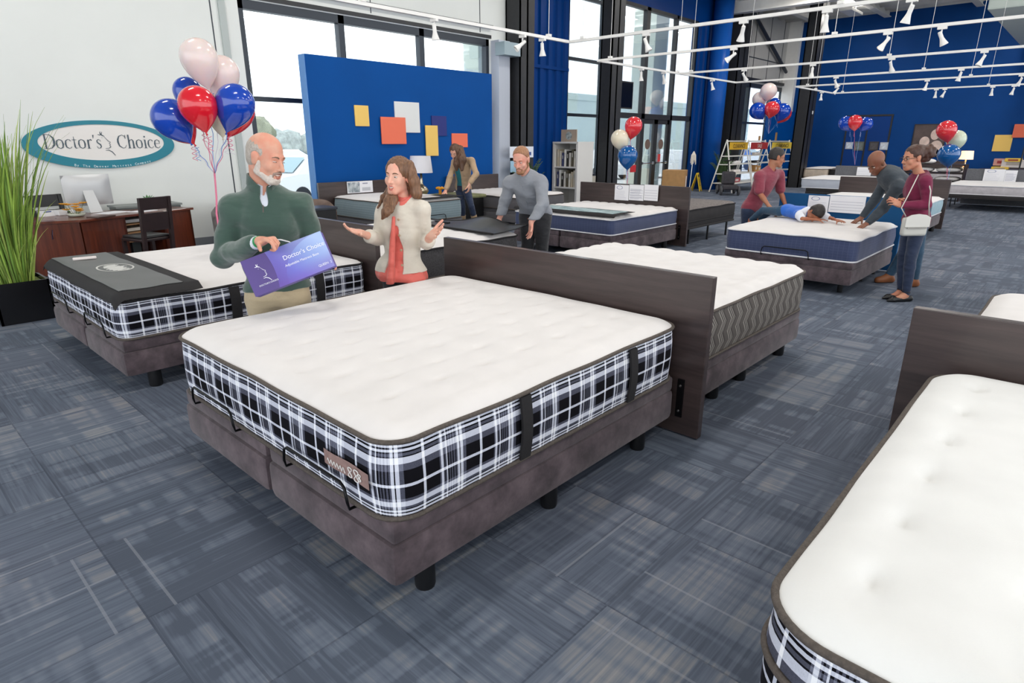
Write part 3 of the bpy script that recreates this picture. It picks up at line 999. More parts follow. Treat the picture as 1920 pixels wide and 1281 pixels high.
def mattress(name, label, L, W, z0, z1, side, top, loc, rz, pipe=('piping', 'piping'), r=0.11, straps=(), cell=0.05, tuft=None, crown=0.02, wave=0.006, label_tag=False, group=None, mid_pipe=False, scallop=0.0, taper=0.0):
    """local frame: foot at -x, head at +x"""
    t = thing(name, label, 'mattress', (loc[0], loc[1], z0), rz, group)
    hx, hy = L / 2, W / 2
    H = z1 - z0
    nx, ny = int(L / cell), int(W / cell)
    mb = MB()
    seed = Vector((loc[0] * 3.1, loc[1] * 1.7, 0))

    def edge_wave(x, y):
        return wave * noise.noise(Vector((x * 2.6, y * 2.6, 0)) + seed) * 2

    def top_z(a, b, x, y):
        dx = hx - abs(x)
        dy = hy - abs(y)
        # distance to the rounded outline
        ex, ey = max(0, r - dx), max(0, r - dy)
        d = min(dx, dy)
        if dx < r and dy < r:
            d = r - math.hypot(ex, ey)
        d = max(0.0, d)
        w = 0.10
        e = (1 - min(1, d / w)) if d < w else 0
        z = H - 0.034 * (e ** 2.2) + crown * (1 - (x / hx) ** 4) * (1 - (y / hy) ** 4)
        if scallop:
            s_ = max(0, 1 - d / 0.18) * min(1, d / 0.05)
            z += scallop * s_ * (abs(math.sin(PI * x / 0.19)) if dy < dx else abs(math.sin(PI * y / 0.19)))
        z += 0.004 * noise.noise(Vector((x * 4, y * 4, 1.3)) + seed)
        z += edge_wave(x, y) * (e ** 1.5)
        if tuft:
            sx, sy, dep, wx, wy = tuft
            row = math.floor(y / sy + 0.5)
            xo = x + (sx / 2 if row % 2 else 0)
            fx = xo - round(xo / sx) * sx
            fy = y - row * sy
            if d > 0.10:
                fade = min(1, (d - 0.10) / 0.06)
                g = math.exp(-(fx / wx) ** 2 - (fy / wy) ** 2)
                z -= dep * g * fade
                z -= dep * 0.45 * math.exp(-(fx / (wx * 2.6)) ** 2 - (fy / (wy * 3.0)) ** 2) * fade
        return z
    vs = []
    for j in range(ny + 1):
        for i in range(nx + 1):
            a, b = -1 + 2 * i / nx, -1 + 2 * j / ny
            x, y = rr_point(hx, hy, r, a, b)
            vs.append((x, y, top_z(a, b, x, y)))
    fs = [(j * (nx + 1) + i, j * (nx + 1) + i + 1, (j + 1) * (nx + 1) + i + 1, (j + 1) * (nx + 1) + i) for j in range(ny) for i in range(nx)]
    mb.add(vs, fs)
    mb.build('top_panel', M[top], t, True)
    # side border
    per = perimeter(hx, hy, r)
    n = len(per)
    lev = [0.0, 0.12, 0.3, 0.5, 0.7, 0.88, 1.0]
    vs, uv = [], []
    u = 0.0
    H1 = H - 0.036
    for i in range(n + 1):
        x, y, ux, uy = per[i % n]
        if i:
            px, py = per[(i - 1) % n][:2]
            u += math.hypot(x - px, y - py)
        wv = edge_wave(x, y)
        for l in lev:
            bul = 0.012 * math.sin(PI * l) + 0.005 * noise.noise(Vector((x * 7, y * 7, l * 2.5))) - 0.004
            k = -taper * (1 - l)
            zz = l * (H1 + wv)
            vs.append((x + ux * (bul + k), y + uy * (bul + k), zz))
            uv.append((u, l))
    m = len(lev)
    fs = []
    for i in range(n):
        for k in range(m - 1):
            fs.append((i * m + k, (i + 1) * m + k, (i + 1) * m + k + 1, i * m + k + 1))
    sb = MB().add(vs, fs)
    sb.uv = uv
    sb.build('side_panel', M[side], t, True)
    for nm, zz, key, off in (('piping', H1, pipe[0], 0.0), ('piping', 0.006, pipe[1], 0.0)) + ((('piping', H1 * 0.62, pipe[0], 0.006),) if mid_pipe else ()):
        if key is None:
            continue
        pts = []
        for i, (x, y, ux, uy) in enumerate(per):
            wv = edge_wave(x, y) if zz > 0.02 else 0
            k = -taper * (1 - zz / H1)
            pts.append((x + ux * (0.004 + off + k), y + uy * (0.004 + off + k), zz + wv * zz / H1))
        MB().tube(pts, 0.0095, 8, closed=True).build(nm, M[key], t, True)
    # handle straps: (side, position along that side, width)
    for sd, p, w in straps:
        if sd == '-y':
            c, un, nn = Vector((p, -hy, 0)), Vector((1, 0, 0)), Vector((0, -1, 0))
        elif sd == '+y':
            c, un, nn = Vector((p, hy, 0)), Vector((1, 0, 0)), Vector((0, 1, 0))
        vs = []
        for k in range(9):
            l = k / 8
            o_ = 0.017 + 0.014 * math.sin(PI * l)
            for q in (-w / 2, w / 2):
                for oo in (o_, o_ - 0.012):
                    vs.append(c + un * q + nn * oo + Vector((0, 0, 0.012 + l * (H1 - 0.024))))
        fs = []
        for k in range(8):
            a, b = 4 * k, 4 * k + 4
            fs += [(a, b, b + 2, a + 2), (a + 1, a + 3, b + 3, b + 1), (a, a + 1, b + 1, b), (a + 2, b + 2, b + 3, a + 3)]
        MB().add(vs, fs).build('handle_strap', M['strap'], t, True, 0.8)
    if label_tag:
        lb = MB()
        y0, y1, zc = label_tag
        vs, fs = [], []
        for k in range(9):
            yy = y0 + (y1 - y0) * k / 8
            bul = 0.014 + 0.003 * math.sin(k)
            for q in (-0.03, 0.034):
                vs.append((-hx - bul - 0.004, yy, zc + q))
        fs = [(2 * k, 2 * k + 1, 2 * k + 3, 2 * k + 2) for k in range(8)]
        lb.add(vs, fs)
        lo = lb.build('brand_label', mat('rose_tan_label', (150, 122, 116), 0.6, var=0.15, vscale=30), t, True)
        # white script lettering
        s = MB()
        yy = y0
        d_ = -1 if y1 < y0 else 1
        xs = -hx - 0.0235
        s.tube([(xs, y0 + d_ * (0.03 + 0.0045 * k), zc - 0.006 + 0.011 * math.sin(k * 1.35)) for k in range(28)], 0.0016, 5)
        for cc, rr in ((0.185, 0.020), (0.225, 0.024), (0.245, 0.014)):
            s.tube([(xs, y0 + d_ * (cc + rr * 0.75 * math.sin(k / 20 * 4 * PI) * 0.8), zc + rr * math.cos(k / 20 * 2 * PI)) for k in range(21)], 0.002, 5)
        s.build('lettering', M['white'], lo)
    return t


def bed_base(label, L, W, loc, rz, z0=0.12, z1=0.385, split=False, retainer=True, hb=None, legs=True, m='suede', group=None, hblabel=None, leg_r=0.042, deck=0.07, leg_pts=None, thin=False, low_gap=0.012, y_off=0.0):
    t = thing('bed_base', label, 'bed base', (loc[0], loc[1], 0), rz, group)
    hx, hy = L / 2, W / 2
    halves = [(-hy, -0.006), (0.006, hy)] if split else [(-hy, hy)]
    zd = z1 - deck
    for a, b in halves:
        MB().box(-hx - 0.01, hx, a + 0.004, b - 0.004, z0, zd - low_gap, b=0.035).build('lower_panel', M[m], t, True, 0.9)
        MB().box(-hx + 0.005, hx - 0.01, a + 0.012, b - 0.012, zd - low_gap - 0.004, z1, b=0.018).build('upper_deck', M[m], t, True, 0.9)
    pts = leg_pts or [(-hx + 0.18, -hy + 0.07), (-hx + 0.18, hy - 0.07), (-hx + 0.955, -hy + 0.07), (-hx + 0.955, hy - 0.07), (hx - 0.27, -hy + 0.07), (hx - 0.27, hy - 0.07)]
    if legs:
        for x, y in pts:
            MB().lathe([(leg_r * 0.92, 0), (leg_r, 0.012), (leg_r, z0 + 0.02)], 16, (x, y, 0)).build('leg', M['black'], t, True, 0.6)
    if retainer:
        for a, b in halves:
            c = (a + b) / 2
            w = 0.24 if split else 0.28
            x = -hx - 0.028
            pts = [(-hx + 0.06, c - w, z1 - 0.015), (x, c - w, z1 - 0.012), (x - 0.006, c - w, z1 + 0.02), (x - 0.006, c - w + 0.012, z1 + 0.075), (x - 0.006, c - w + 0.04, z1 + 0.092),
                   (x - 0.006, c + w - 0.04, z1 + 0.092), (x - 0.006, c + w - 0.012, z1 + 0.075), (x - 0.006, c + w, z1 + 0.02), (x, c + w, z1 - 0.012), (-hx + 0.06, c + w, z1 - 0.015)]
            MB().tube(pts, 0.006, 8).build('retainer_bar', M['blackmetal'], t, True)
    if hb:
        y0, y1, gap, zt, key, zb = hb
        h = MB().box(hx + gap, hx + gap + 0.05, y0, y1, zb, zt, b=0.004)
        ho = h.build('headboard', M[key], t)
        for yy in (-hy + 0.10, hy - 0.10):
            MB().box(hx - 0.02, hx + gap, yy - 0.03, yy + 0.03, z0 + 0.03, z0 + 0.20).build('bracket', M['blackmetal'], t)
        yy = y0 + 0.13
        MB().box(hx + gap - 0.012, hx + gap, yy - 0.02, yy + 0.02, z0 + 0.0, z0 + 0.24).build('bracket', M['blackmetal'], t)
        for zz in (z0 + 0.04, z0 + 0.20):
            MB().lathe([(0.0, 0), (0.008, 0), (0.006, 0.006), (0.0, 0.006)], 10, (0, 0, 0), frame((hx + gap - 0.012, y0 + 0.13, zz), (0, 1, 0), (0, 0, 1), (-1, 0, 0))).build('screw', M['screw'], t)
    return t


R0, RB = 0.0, PI      # foot towards -x / foot towards +x
KW, KL = 1.93, 2.03
# --- main bed, split king
MX0, MX1, MY0, MY1 = 1.085, 3.115, 1.575, 3.505
cx_, cy_ = (MX0 + MX1) / 2, (MY0 + MY1) / 2
bed_base('split king grey-brown suede base with tall espresso headboard under the central plaid mattress', KL, KW, (cx_, cy_), R0, split=True, hb=(-KW / 2 - 0.145, KW / 2 + 0.15, 0.045, 0.985, 'hb', 0.01))
mattress('mattress', 'king mattress with plaid sides and bare ivory top, centre foreground', KL, KW, 0.385, 0.735, 'plaid', 'quilt', (cx_, cy_), R0, straps=(('-y', -0.33, 0.062), ('-y', 0.50, 0.062)), cell=0.018,
         tuft=(0.26, 0.17, 0.015, 0.040, 0.013), label_tag=(-0.56, -0.86, 0.15), r=0.13)
# --- bed behind it, foot away from the camera
bx0, bx1 = 3.215, 5.235
cx_ = (bx0 + bx1) / 2
bed_base('king suede base with its foot to the right, back to back with the central bed', bx1 - bx0, KW, (cx_, cy_), RB, split=True, retainer=True, leg_pts=[(-0.85, 0.87), (-0.85, -0.87), (-0.08, 0.87), (0.38, 0.87), (-0.08, -0.87), (0.7, 0.87), (0.7, -0.87)], leg_r=0.045)
mattress('mattress', 'king mattress with brown zigzag sides behind the central headboard', bx1 - bx0, KW, 0.385, 0.735, 'zigzag', 'quilt', (cx_, cy_), RB, cell=0.025, tuft=(0.24, 0.24, 0.010, 0.05, 0.05), scallop=0.018, r=0.12, wave=0.004)
# --- left bed (plaid with dark foot protector)
LX0, LX1, LY0, LY1 = 1.12, 3.12, 4.68, 6.63
cx_, cy2 = (LX0 + LX1) / 2, (LY0 + LY1) / 2
bed_base('suede base with espresso headboard at the left, below the mattress with the charcoal cover', LX1 - LX0, LY1 - LY0, (cx_, cy2), R0, split=True, hb=(-0.975 - 0.1, 0.975 + 0.12, 0.045, 0.985, 'hb', 0.01), leg_r=0.045)
mattress('mattress', 'king mattress with plaid sides and a dark foot protector across it, far left', LX1 - LX0, LY1 - LY0, 0.385, 0.69, 'plaid', 'quilt', (cx_, cy2), R0, straps=(('-y', -0.20, 0.075), ('-y', 0.52, 0.075)), cell=0.03, pipe=('strap', 'piping'), r=0.10, wave=0.004)
# --- bed back to back with it (being unrolled by the man in grey)
bed_base('dark king adjustable base with foot to the right beside the man in the grey shirt', 2.02, 1.93, (4.23, cy2 + 0.02), RB, split=True, m='darkside')
mattress('mattress', 'ivory topped charcoal mattress whose black foot cover is being lifted by the bearded man', 2.02, 1.93, 0.385, 0.715, 'darkside', 'quilt', (4.23, cy2 + 0.02), RB, cell=0.035, tuft=(0.26, 0.2, 0.008, 0.05, 0.03), pipe=('strap', 'piping'), r=0.12)
# --- bottom right bed (thick plaid pillow-top)
BX0, BX1, BY0, BY1 = 1.13, 3.13, -1.60, 0.345
cx_, cyr = (BX0 + BX1) / 2, (BY0 + BY1) / 2
bed_base('split king suede adjustable base with espresso headboard under the nearest plaid bed, bottom right', BX1 - BX0, BY1 - BY0, (cx_, cyr), R0, split=True, hb=(-1.0, 0.9725 + 0.145, 0.045, 0.985, 'hb', 0.01))
mattress('mattress', 'thick plaid pillow-top mattress with white tufted top, bottom right corner', BX1 - BX0, BY1 - BY0, 0.385, 0.765, 'plaid', 'quilt_w', (cx_, cyr), R0, cell=0.015, tuft=(0.30, 0.27, 0.020, 0.040, 0.022), r=0.16, mid_pipe=True, wave=0.006, crown=0.03)
bed_base('suede base with its foot to the right behind the nearest right headboard', 2.02, 1.93, (4.27, -0.61), RB, split=True)
mattress('mattress', 'white topped mattress behind the nearest right headboard, at the right edge', 2.02, 1.93, 0.385, 0.735, 'zigzag', 'quilt', (4.27, -0.61), RB, cell=0.03, r=0.16, crown=0.03)
# next bed beyond, only its headboard end shows
bed_base('espresso headboard bed at the right edge, beyond the white topped mattress', 1.6, 1.5, (8.35, -0.60), RB, hb=(-0.75, 0.95, 0.03, 0.985, 'hb', 0.01))
# --- queen bed with navy sides on the right (family around it)
QX0, QX1, QY0, QY1 = 7.66, 9.52, 1.83, 3.37
cx_, cyq = (QX0 + QX1) / 2, (QY0 + QY1) / 2
M['hbblue'] = wall_blue_mat('slate_blue_upholstery', (32, 84, 132), 0.8)
M['hbgrey'] = mat('grey_upholstery', (96, 97, 102), 0.85, var=0.15, vscale=40)
bed_base('queen suede adjustable base with slate blue headboard under the navy mattress on the right', QX1 - QX0, QY1 - QY0, (cx_, cyq), R0, hb=(-0.80, 0.83, 0.04, 0.98, 'hbblue', 0.02), leg_pts=[(-0.75, -0.62), (-0.75, 0.6), (0.1, -0.62), (0.1, 0.62), (0.7, -0.62), (0.7, 0.62)], leg_r=0.03)
mattress('mattress', 'queen mattress with navy sides and white piping, a boy lying on it', QX1 - QX0, QY1 - QY0, 0.385, 0.675, 'blueside', 'quilt', (cx_, cyq), R0, cell=0.035, pipe=('whitepipe', 'whitepipe'), wave=0.010, r=0.10)
# --- navy king in the middle with decorated foot cover
NX0, NX1, NY0, NY1 = 7.58, 9.55, 5.05, 6.98
cx_, cyn = (NX0 + NX1) / 2, (NY0 + NY1) / 2
bed_base('suede adjustable base with espresso headboard carrying price cards, middle of the room', NX1 - NX0, NY1 - NY0, (cx_, cyn), R0, split=True, hb=(-0.965 - 0.15, 0.965 + 0.15, 0.04, 0.985, 'hb', 0.01), retainer=False)
mattress('mattress', 'king mattress with navy sides and rippled white top, middle of the room', NX1 - NX0, NY1 - NY0, 0.385, 0.645, 'blueside', 'quilt', (cx_, cyn), R0, cell=0.03, pipe=('whitepipe', 'whitepipe'), straps=(), scallop=0.02, r=0.08, wave=0.003)
bed_base('dark brown low bed base on thin legs behind the price card headboard', 1.95, 1.9, (10.65, cyn - 0.1), RB, m='blackside', leg_r=0.018, z0=0.26, z1=0.385, retainer=False)
mattress('mattress', 'dark brown mattress behind the headboard with price cards, middle of the room', 1.95, 1.9, 0.385, 0.63, 'blackside', 'darktop', (10.65, cyn - 0.1), RB, cell=0.05, pipe=('strap', 'strap'), r=0.06) if 'darktop' in M else None
# --- beds against the blue display wall (foot towards -y: rz = +90deg)
RW = PI / 2
bed_base('grey base with espresso headboard against the blue display wall, left one', 2.0, 1.45, (7.05, 9.42), RW, m='greyside', hb=(-0.78, 0.98, 0.02, 0.98, 'hb', 0.01))
mattress('mattress', 'pale teal knit sided mattress against the blue display wall', 2.0, 1.45, 0.385, 0.74, 'tealside', 'quilt', (7.05, 9.42), RW, cell=0.05, r=0.10, wave=0.004)
bed_base('grey base with espresso headboard against the display wall, behind the woman in tan', 2.0, 1.5, (10.02, 9.42), RW, m='greyside', hb=(-0.78, 0.82, 0.02, 0.98, 'hb', 0.01), retainer=False)
mattress('mattress', 'grey sided mattress with rippled white top behind the woman in the tan jacket', 2.0, 1.5, 0.385, 0.66, 'greyside', 'quilt', (10.02, 9.42), RW, cell=0.05, r=0.06, scallop=0.02)
# --- far beds
bed_base('espresso headboard bed behind the bald man and the woman in burgundy', 1.85, 1.95, (14.05, 3.15), R0, hb=(-1.02, 1.0, 0.04, 0.98, 'hb', 0.02), retainer=False)
mattress('mattress', 'white mattress with pale teal side panel just behind the blue headboard', 1.85, 1.95, 0.36, 0.66, 'tealpale', 'quilt', (14.05, 3.15), R0, cell=0.08, pipe=('whitepipe', 'whitepipe')) if 'tealpale' in M else None
bed_base('grey headboard bed in the far row, left one', 2.0, 1.95, (20.9, 5.45), R0, hb=(-1.0, 0.80, 0.04, 0.98, 'hbgrey', 0.02), retainer=False, z0=0.2, m='blackside')
mattress('mattress', 'long white mattress with taupe side panel in the far row, by the black column', 2.0, 2.7, 0.385, 0.68, 'palesideA', 'quilt', (20.9, 5.25), R0, cell=0.08, pipe=('whitepipe', 'whitepipe'), taper=0.03) if 'palesideA' in M else None
M['legmetal'] = M['blackmetal']
bed_base('far bed on thin black legs with grey headboard at the right edge', 2.0, 2.6, (20.9, 1.65), R0, hb=(-1.6, 1.15, 0.04, 0.98, 'hbgrey', 0.02), retainer=False, z0=0.30, z1=0.40, m='blackside', leg_r=0.015)
mattress('mattress', 'white mattress on thin black legs in the far row at the right', 2.0, 2.6, 0.40, 0.66, 'palesideB', 'quilt', (20.9, 1.65), R0, cell=0.08, pipe=('whitepipe', 'whitepipe'), taper=0.05)
bed_base('far bed with espresso headboard against the far wall, left of the yellow panel', 1.9, 1.6, (28.6, 2.1), R0, hb=(-0.8, 0.9, 0.04, 1.02, 'hb', 0.02), retainer=False)
bed_base('far bed with espresso headboard against the far wall, by the small lamp', 1.9, 1.6, (28.5, 4.7), R0, hb=(-0.8, 0.8, 0.04, 1.0, 'hb', 0.02), retainer=False)
mattress('mattress', 'white mattress against the far wall near the small lamp', 1.9, 1.6, 0.385, 0.70, 'palesideB', 'quilt', (28.5, 4.3), R0, cell=0.1)
bed_base('far bed with black side just right of the black column', 1.9, 1.6, (26.9, 7.75), R0, retainer=False, m='blackside')
mattress('mattress', 'cream mattress near the far wall just right of the black column', 1.9, 0.9, 0.385, 0.74, 'creamside', 'quilt', (26.9, 8.1), R0, cell=0.1)
mattress('mattress', 'black mattress near the far wall between the column and the blue doors', 1.9, 0.68, 0.385, 0.74, 'blackside', 'darktop', (26.9, 7.28), R0, cell=0.1)

# ================================================================ SMOOTH BODIES (signed distance field -> one continuous mesh)


class Sdf:
    def __init__(s):
        s.p = []

    def cone(s, a, b, ra, rb, k=0.02, g=0):
        s.p.append(('c', np.array(a, float), np.array(b, float), float(ra), float(rb), k, g))
        return s

    def ell(s, c, R, r, k=0.02, g=0):
        """R: 3x3 rows = local axes"""
        s.p.append(('e', np.array(c, float), np.array(R, float), np.array(r, float), None, k, g))
        return s

    def sub(s, c, R, r, k=0.01):
        s.p.append(('s', np.array(c, float), np.array(R, float), np.array(r, float), None, k, 0))
        return s

    def cut(s, pt, n, lo=None, hi=None, k=0.0):
        """remove what lies on the side n points to (inside the box lo..hi only)"""
        s.p.append(('h', np.array(pt, float), np.array(n, float) / np.linalg.norm(n), lo, hi, k, 0))
        return s

    def noise(s, fn):
        s.p.append(('n', fn, None, None, None, 0, 0))
        return s

    def mesh(s, h):
        lo, hi = np.full(3, 1e9), np.full(3, -1e9)
        for q in s.p:
            if q[0] == 'c':
                for P, r in ((q[1], q[3]), (q[2], q[4])):
                    lo = np.minimum(lo, P - r)
                    hi = np.maximum(hi, P + r)
            elif q[0] == 'e':
                e = np.abs(q[2].T) @ q[3]
                lo = np.minimum(lo, q[1] - e)
                hi = np.maximum(hi, q[1] + e)
        lo -= 5 * h
        hi += 5 * h
        n = np.ceil((hi - lo) / h).astype(int) + 1
        D = np.full(n, 0.2, np.float32)
        ax = [lo[i] + h * np.arange(n[i]) for i in range(3)]

        def region(a, b):
            i0 = np.clip(((a - lo) / h).astype(int), 0, n - 1)
            i1 = np.clip(((b - lo) / h).astype(int) + 2, 1, n)
            sl = tuple(slice(i0[i], i1[i]) for i in range(3))
            G = np.meshgrid(*(ax[i][sl[i]] for i in range(3)), indexing='ij', sparse=True)
            return sl, G
        for q in s.p:
            t, k = q[0], q[5]
            if t == 'c':
                a, b, ra, rb = q[1:5]
                m = max(ra, rb) + k + 3 * h
                sl, (X, Y, Z) = region(np.minimum(a, b) - m, np.maximum(a, b) + m)
                ab = b - a
                L2 = max(1e-9, float(ab @ ab))
                px, py, pz = X - a[0], Y - a[1], Z - a[2]
                u = np.clip((px * ab[0] + py * ab[1] + pz * ab[2]) / L2, 0, 1)
                d = np.sqrt((px - u * ab[0]) ** 2 + (py - u * ab[1]) ** 2 + (pz - u * ab[2]) ** 2) - (ra + (rb - ra) * u)
            elif t in 'es':
                c, R, r = q[1:4]
                m = np.abs(R.T) @ r + k + 3 * h
                sl, (X, Y, Z) = region(c - m, c + m)
                px, py, pz = X - c[0], Y - c[1], Z - c[2]
                l = [(px * R[i][0] + py * R[i][1] + pz * R[i][2]) for i in range(3)]
                k0 = np.sqrt(sum((l[i] / r[i]) ** 2 for i in range(3)))
                k1 = np.sqrt(sum((l[i] / r[i] ** 2) ** 2 for i in range(3))) + 1e-9
                d = k0 * (k0 - 1) / k1
            elif t == 'h':
                a = lo if q[3] is None else np.array(q[3], float)
                b = hi if q[4] is None else np.array(q[4], float)
                sl, (X, Y, Z) = region(a, b)
                d = (X - q[1][0]) * q[2][0] + (Y - q[1][1]) * q[2][1] + (Z - q[1][2]) * q[2][2]
                D[sl] = np.maximum(D[sl], d.astype(np.float32))
                continue
            elif t == 'n':
                X, Y, Z = np.meshgrid(*ax, indexing='ij', sparse=True)
                D = D + q[1](X, Y, Z).astype(np.float32)
                continue
            d = d.astype(np.float32)
            E = D[sl]
            if t == 's':
                d = -d
                if k > 0:
                    w = np.clip(k - np.abs(E - d), 0, None) / k
                    D[sl] = np.maximum(E, d) + w * w * k * 0.25
                else:
                    D[sl] = np.maximum(E, d)
            else:
                if k > 0:
                    w = np.clip(k - np.abs(E - d), 0, None) / k
                    D[sl] = np.minimum(E, d) - w * w * k * 0.25
                else:
                    D[sl] = np.minimum(E, d)
        return surface_nets(D, lo, h)


def surface_nets(D, lo, h):
    ins = D < 0
    nx, ny, nz = D.shape
    cnt = np.zeros((nx - 1, ny - 1, nz - 1), np.uint8)
    for i in (0, 1):
        for j in (0, 1):
            for k in (0, 1):
                cnt += ins[i:nx - 1 + i, j:ny - 1 + j, k:nz - 1 + k]
    act = (cnt > 0) & (cnt < 8)
    idx = np.full(act.shape, -1, np.int64)
    cells = np.argwhere(act)
    idx[act] = np.arange(len(cells))
    acc = np.zeros((len(cells), 3))
    num = np.zeros(len(cells))
    ci, cj, ck = cells.T
    for axis in range(3):
        o = [0, 1, 2]
        o.remove(axis)
        for a in (0, 1):
            for b in (0, 1):
                s0 = np.zeros(3, int)
                s0[o[0]], s0[o[1]] = a, b
                s1 = s0.copy()
                s1[axis] = 1
                d0 = D[ci + s0[0], cj + s0[1], ck + s0[2]]
                d1 = D[ci + s1[0], cj + s1[1], ck + s1[2]]
                m = (d0 < 0) != (d1 < 0)
                t = np.where(m, d0 / np.where(m, d0 - d1, 1), 0)
                P = np.tile(s0.astype(float), (len(cells), 1))
                P[:, axis] += t
                acc[m] += P[m]
                num[m] += 1
    V = lo + h * (cells + acc / num[:, None])
    faces = []
    for axis in range(3):
        sl0 = [slice(1, None)] * 3
        sl0[axis] = slice(0, D.shape[axis] - 1)
        a = [slice(1, D.shape[i] - 1) for i in range(3)]
        a[axis] = slice(0, D.shape[axis] - 1)
        b = list(a)
        b[axis] = slice(1, D.shape[axis])
        A, B = ins[tuple(a)], ins[tuple(b)]
        ed = np.argwhere(A != B)
        if not len(ed):
            continue
        flip = A[ed[:, 0], ed[:, 1], ed[:, 2]]
        off = np.ones(3, int)
        off[axis] = 0
        e = ed + off
        o = [(axis + 1) % 3, (axis + 2) % 3]
        q = []
        for da, db in ((0, 0), (1, 0), (1, 1), (0, 1)):
            c = e.copy()
            c[:, o[0]] -= 1 - da
            c[:, o[1]] -= 1 - db
            q.append(idx[c[:, 0], c[:, 1], c[:, 2]])
        Q = np.stack(q, 1)
        Q[~flip] = Q[~flip][:, ::-1]
        faces.append(Q)
    return V, np.concatenate(faces)


def np_mesh(name, V, Fq, m, parent=None, smooth=True, origin=None):
    me = bpy.data.meshes.new(name)
    if origin is not None:
        V = V - np.array(origin)
    me.vertices.add(len(V))
    me.vertices.foreach_set('co', V.astype(np.float32).ravel())
    me.loops.add(len(Fq) * 4)
    me.loops.foreach_set('vertex_index', Fq.astype(np.int32).ravel())
    me.polygons.add(len(Fq))
    me.polygons.foreach_set('loop_start', np.arange(0, len(Fq) * 4, 4, dtype=np.int32))
    me.update(calc_edges=True)
    me.validate()
    return link_mesh(name, me, m, parent, smooth)


def V3(*a):
    return np.array(a, float)


def unit(v):
    v = np.array(v, float)
    return v / (np.linalg.norm(v) + 1e-12)


def axes(fwd, up):
    """rows: right hand side of the figure's own LEFT->x? x = forward x up (figure's right), y = forward, z = up"""
    f = unit(fwd)
    u = np.array(up, float)
    u = unit(u - f * (u @ f))
    return np.array([np.cross(f, u), f, u])


def loc(o, R, x, y, z):
    return np.array(o) + R[0] * x + R[1] * y + R[2] * z


def head_sdf(s, c, R, sc=1.0, smile=0.0, fem=0.0, g=0, jaw=1.0):
    P = lambda x, y, z: loc(c, R, x * sc, y * sc, z * sc)
    E = lambda x, y, z, a, b, d, k=0.02: s.ell(P(x, y, z), R, (a * sc, b * sc, d * sc), k * sc)
    C = lambda a, b, ra, rb, k=0.015: s.cone(P(*a), P(*b), ra * sc, rb * sc, k * sc)
    E(0, -0.014, 0.036, 0.074, 0.094, 0.084, 0.0)
    E(0, 0.022, -0.03, 0.060, 0.066, 0.080, 0.03)
    w = 0.046 * jaw
    for q in (-1, 1):
        C((q * w, 0.0, -0.062), (q * 0.016, 0.060, -0.094), 0.020, 0.019, 0.022)
        E(q * 0.036, 0.060, -0.034 + 0.004 * smile, 0.023, 0.020, 0.024 + 0.003 * smile, 0.012)
        s.ell(P(q * 0.076, -0.006, -0.008), R, (0.010 * sc, 0.020 * sc, 0.032 * sc), 0.006 * sc)
        s.ell(P(q * 0.081, -0.012, 0.008), R, (0.008 * sc, 0.014 * sc, 0.018 * sc), 0.006 * sc)
    C((-0.014, 0.064, -0.098), (0.014, 0.064, -0.098), 0.017, 0.017, 0.015)
    C((-0.030, 0.074, 0.020), (0.030, 0.074, 0.020), 0.012 - 0.002 * fem, 0.012 - 0.002 * fem, 0.012)
    for q in (-1, 1):
        s.sub(P(q * 0.031, 0.098, 0.001), R, (0.017 * sc, 0.014 * sc, 0.012 * sc), 0.012 * sc)
    C((0, 0.084, 0.006), (0, 0.108, -0.034), 0.0085, 0.011, 0.008)
    for q in (-1, 1):
        C((q * 0.011, 0.094, -0.036), (q * 0.011, 0.090, -0.037), 0.008, 0.008, 0.006)
    # muzzle and lips
    E(0, 0.072, -0.066, 0.030, 0.020, 0.024, 0.016)
    C((-0.020, 0.084, -0.060), (0.020, 0.084, -0.060), 0.0055, 0.0055, 0.005)
    C((-0.017, 0.083, -0.074), (0.017, 0.083, -0.074), 0.0065, 0.0065, 0.005)
    if smile > 0.5:
        s.sub(P(0, 0.092, -0.068), R, (0.024 * sc, 0.014 * sc, 0.010 * sc), 0.003 * sc)
    else:
        s.sub(P(0, 0.095, -0.067), R, (0.024 * sc, 0.010 * sc, 0.0022 * sc), 0.002 * sc)


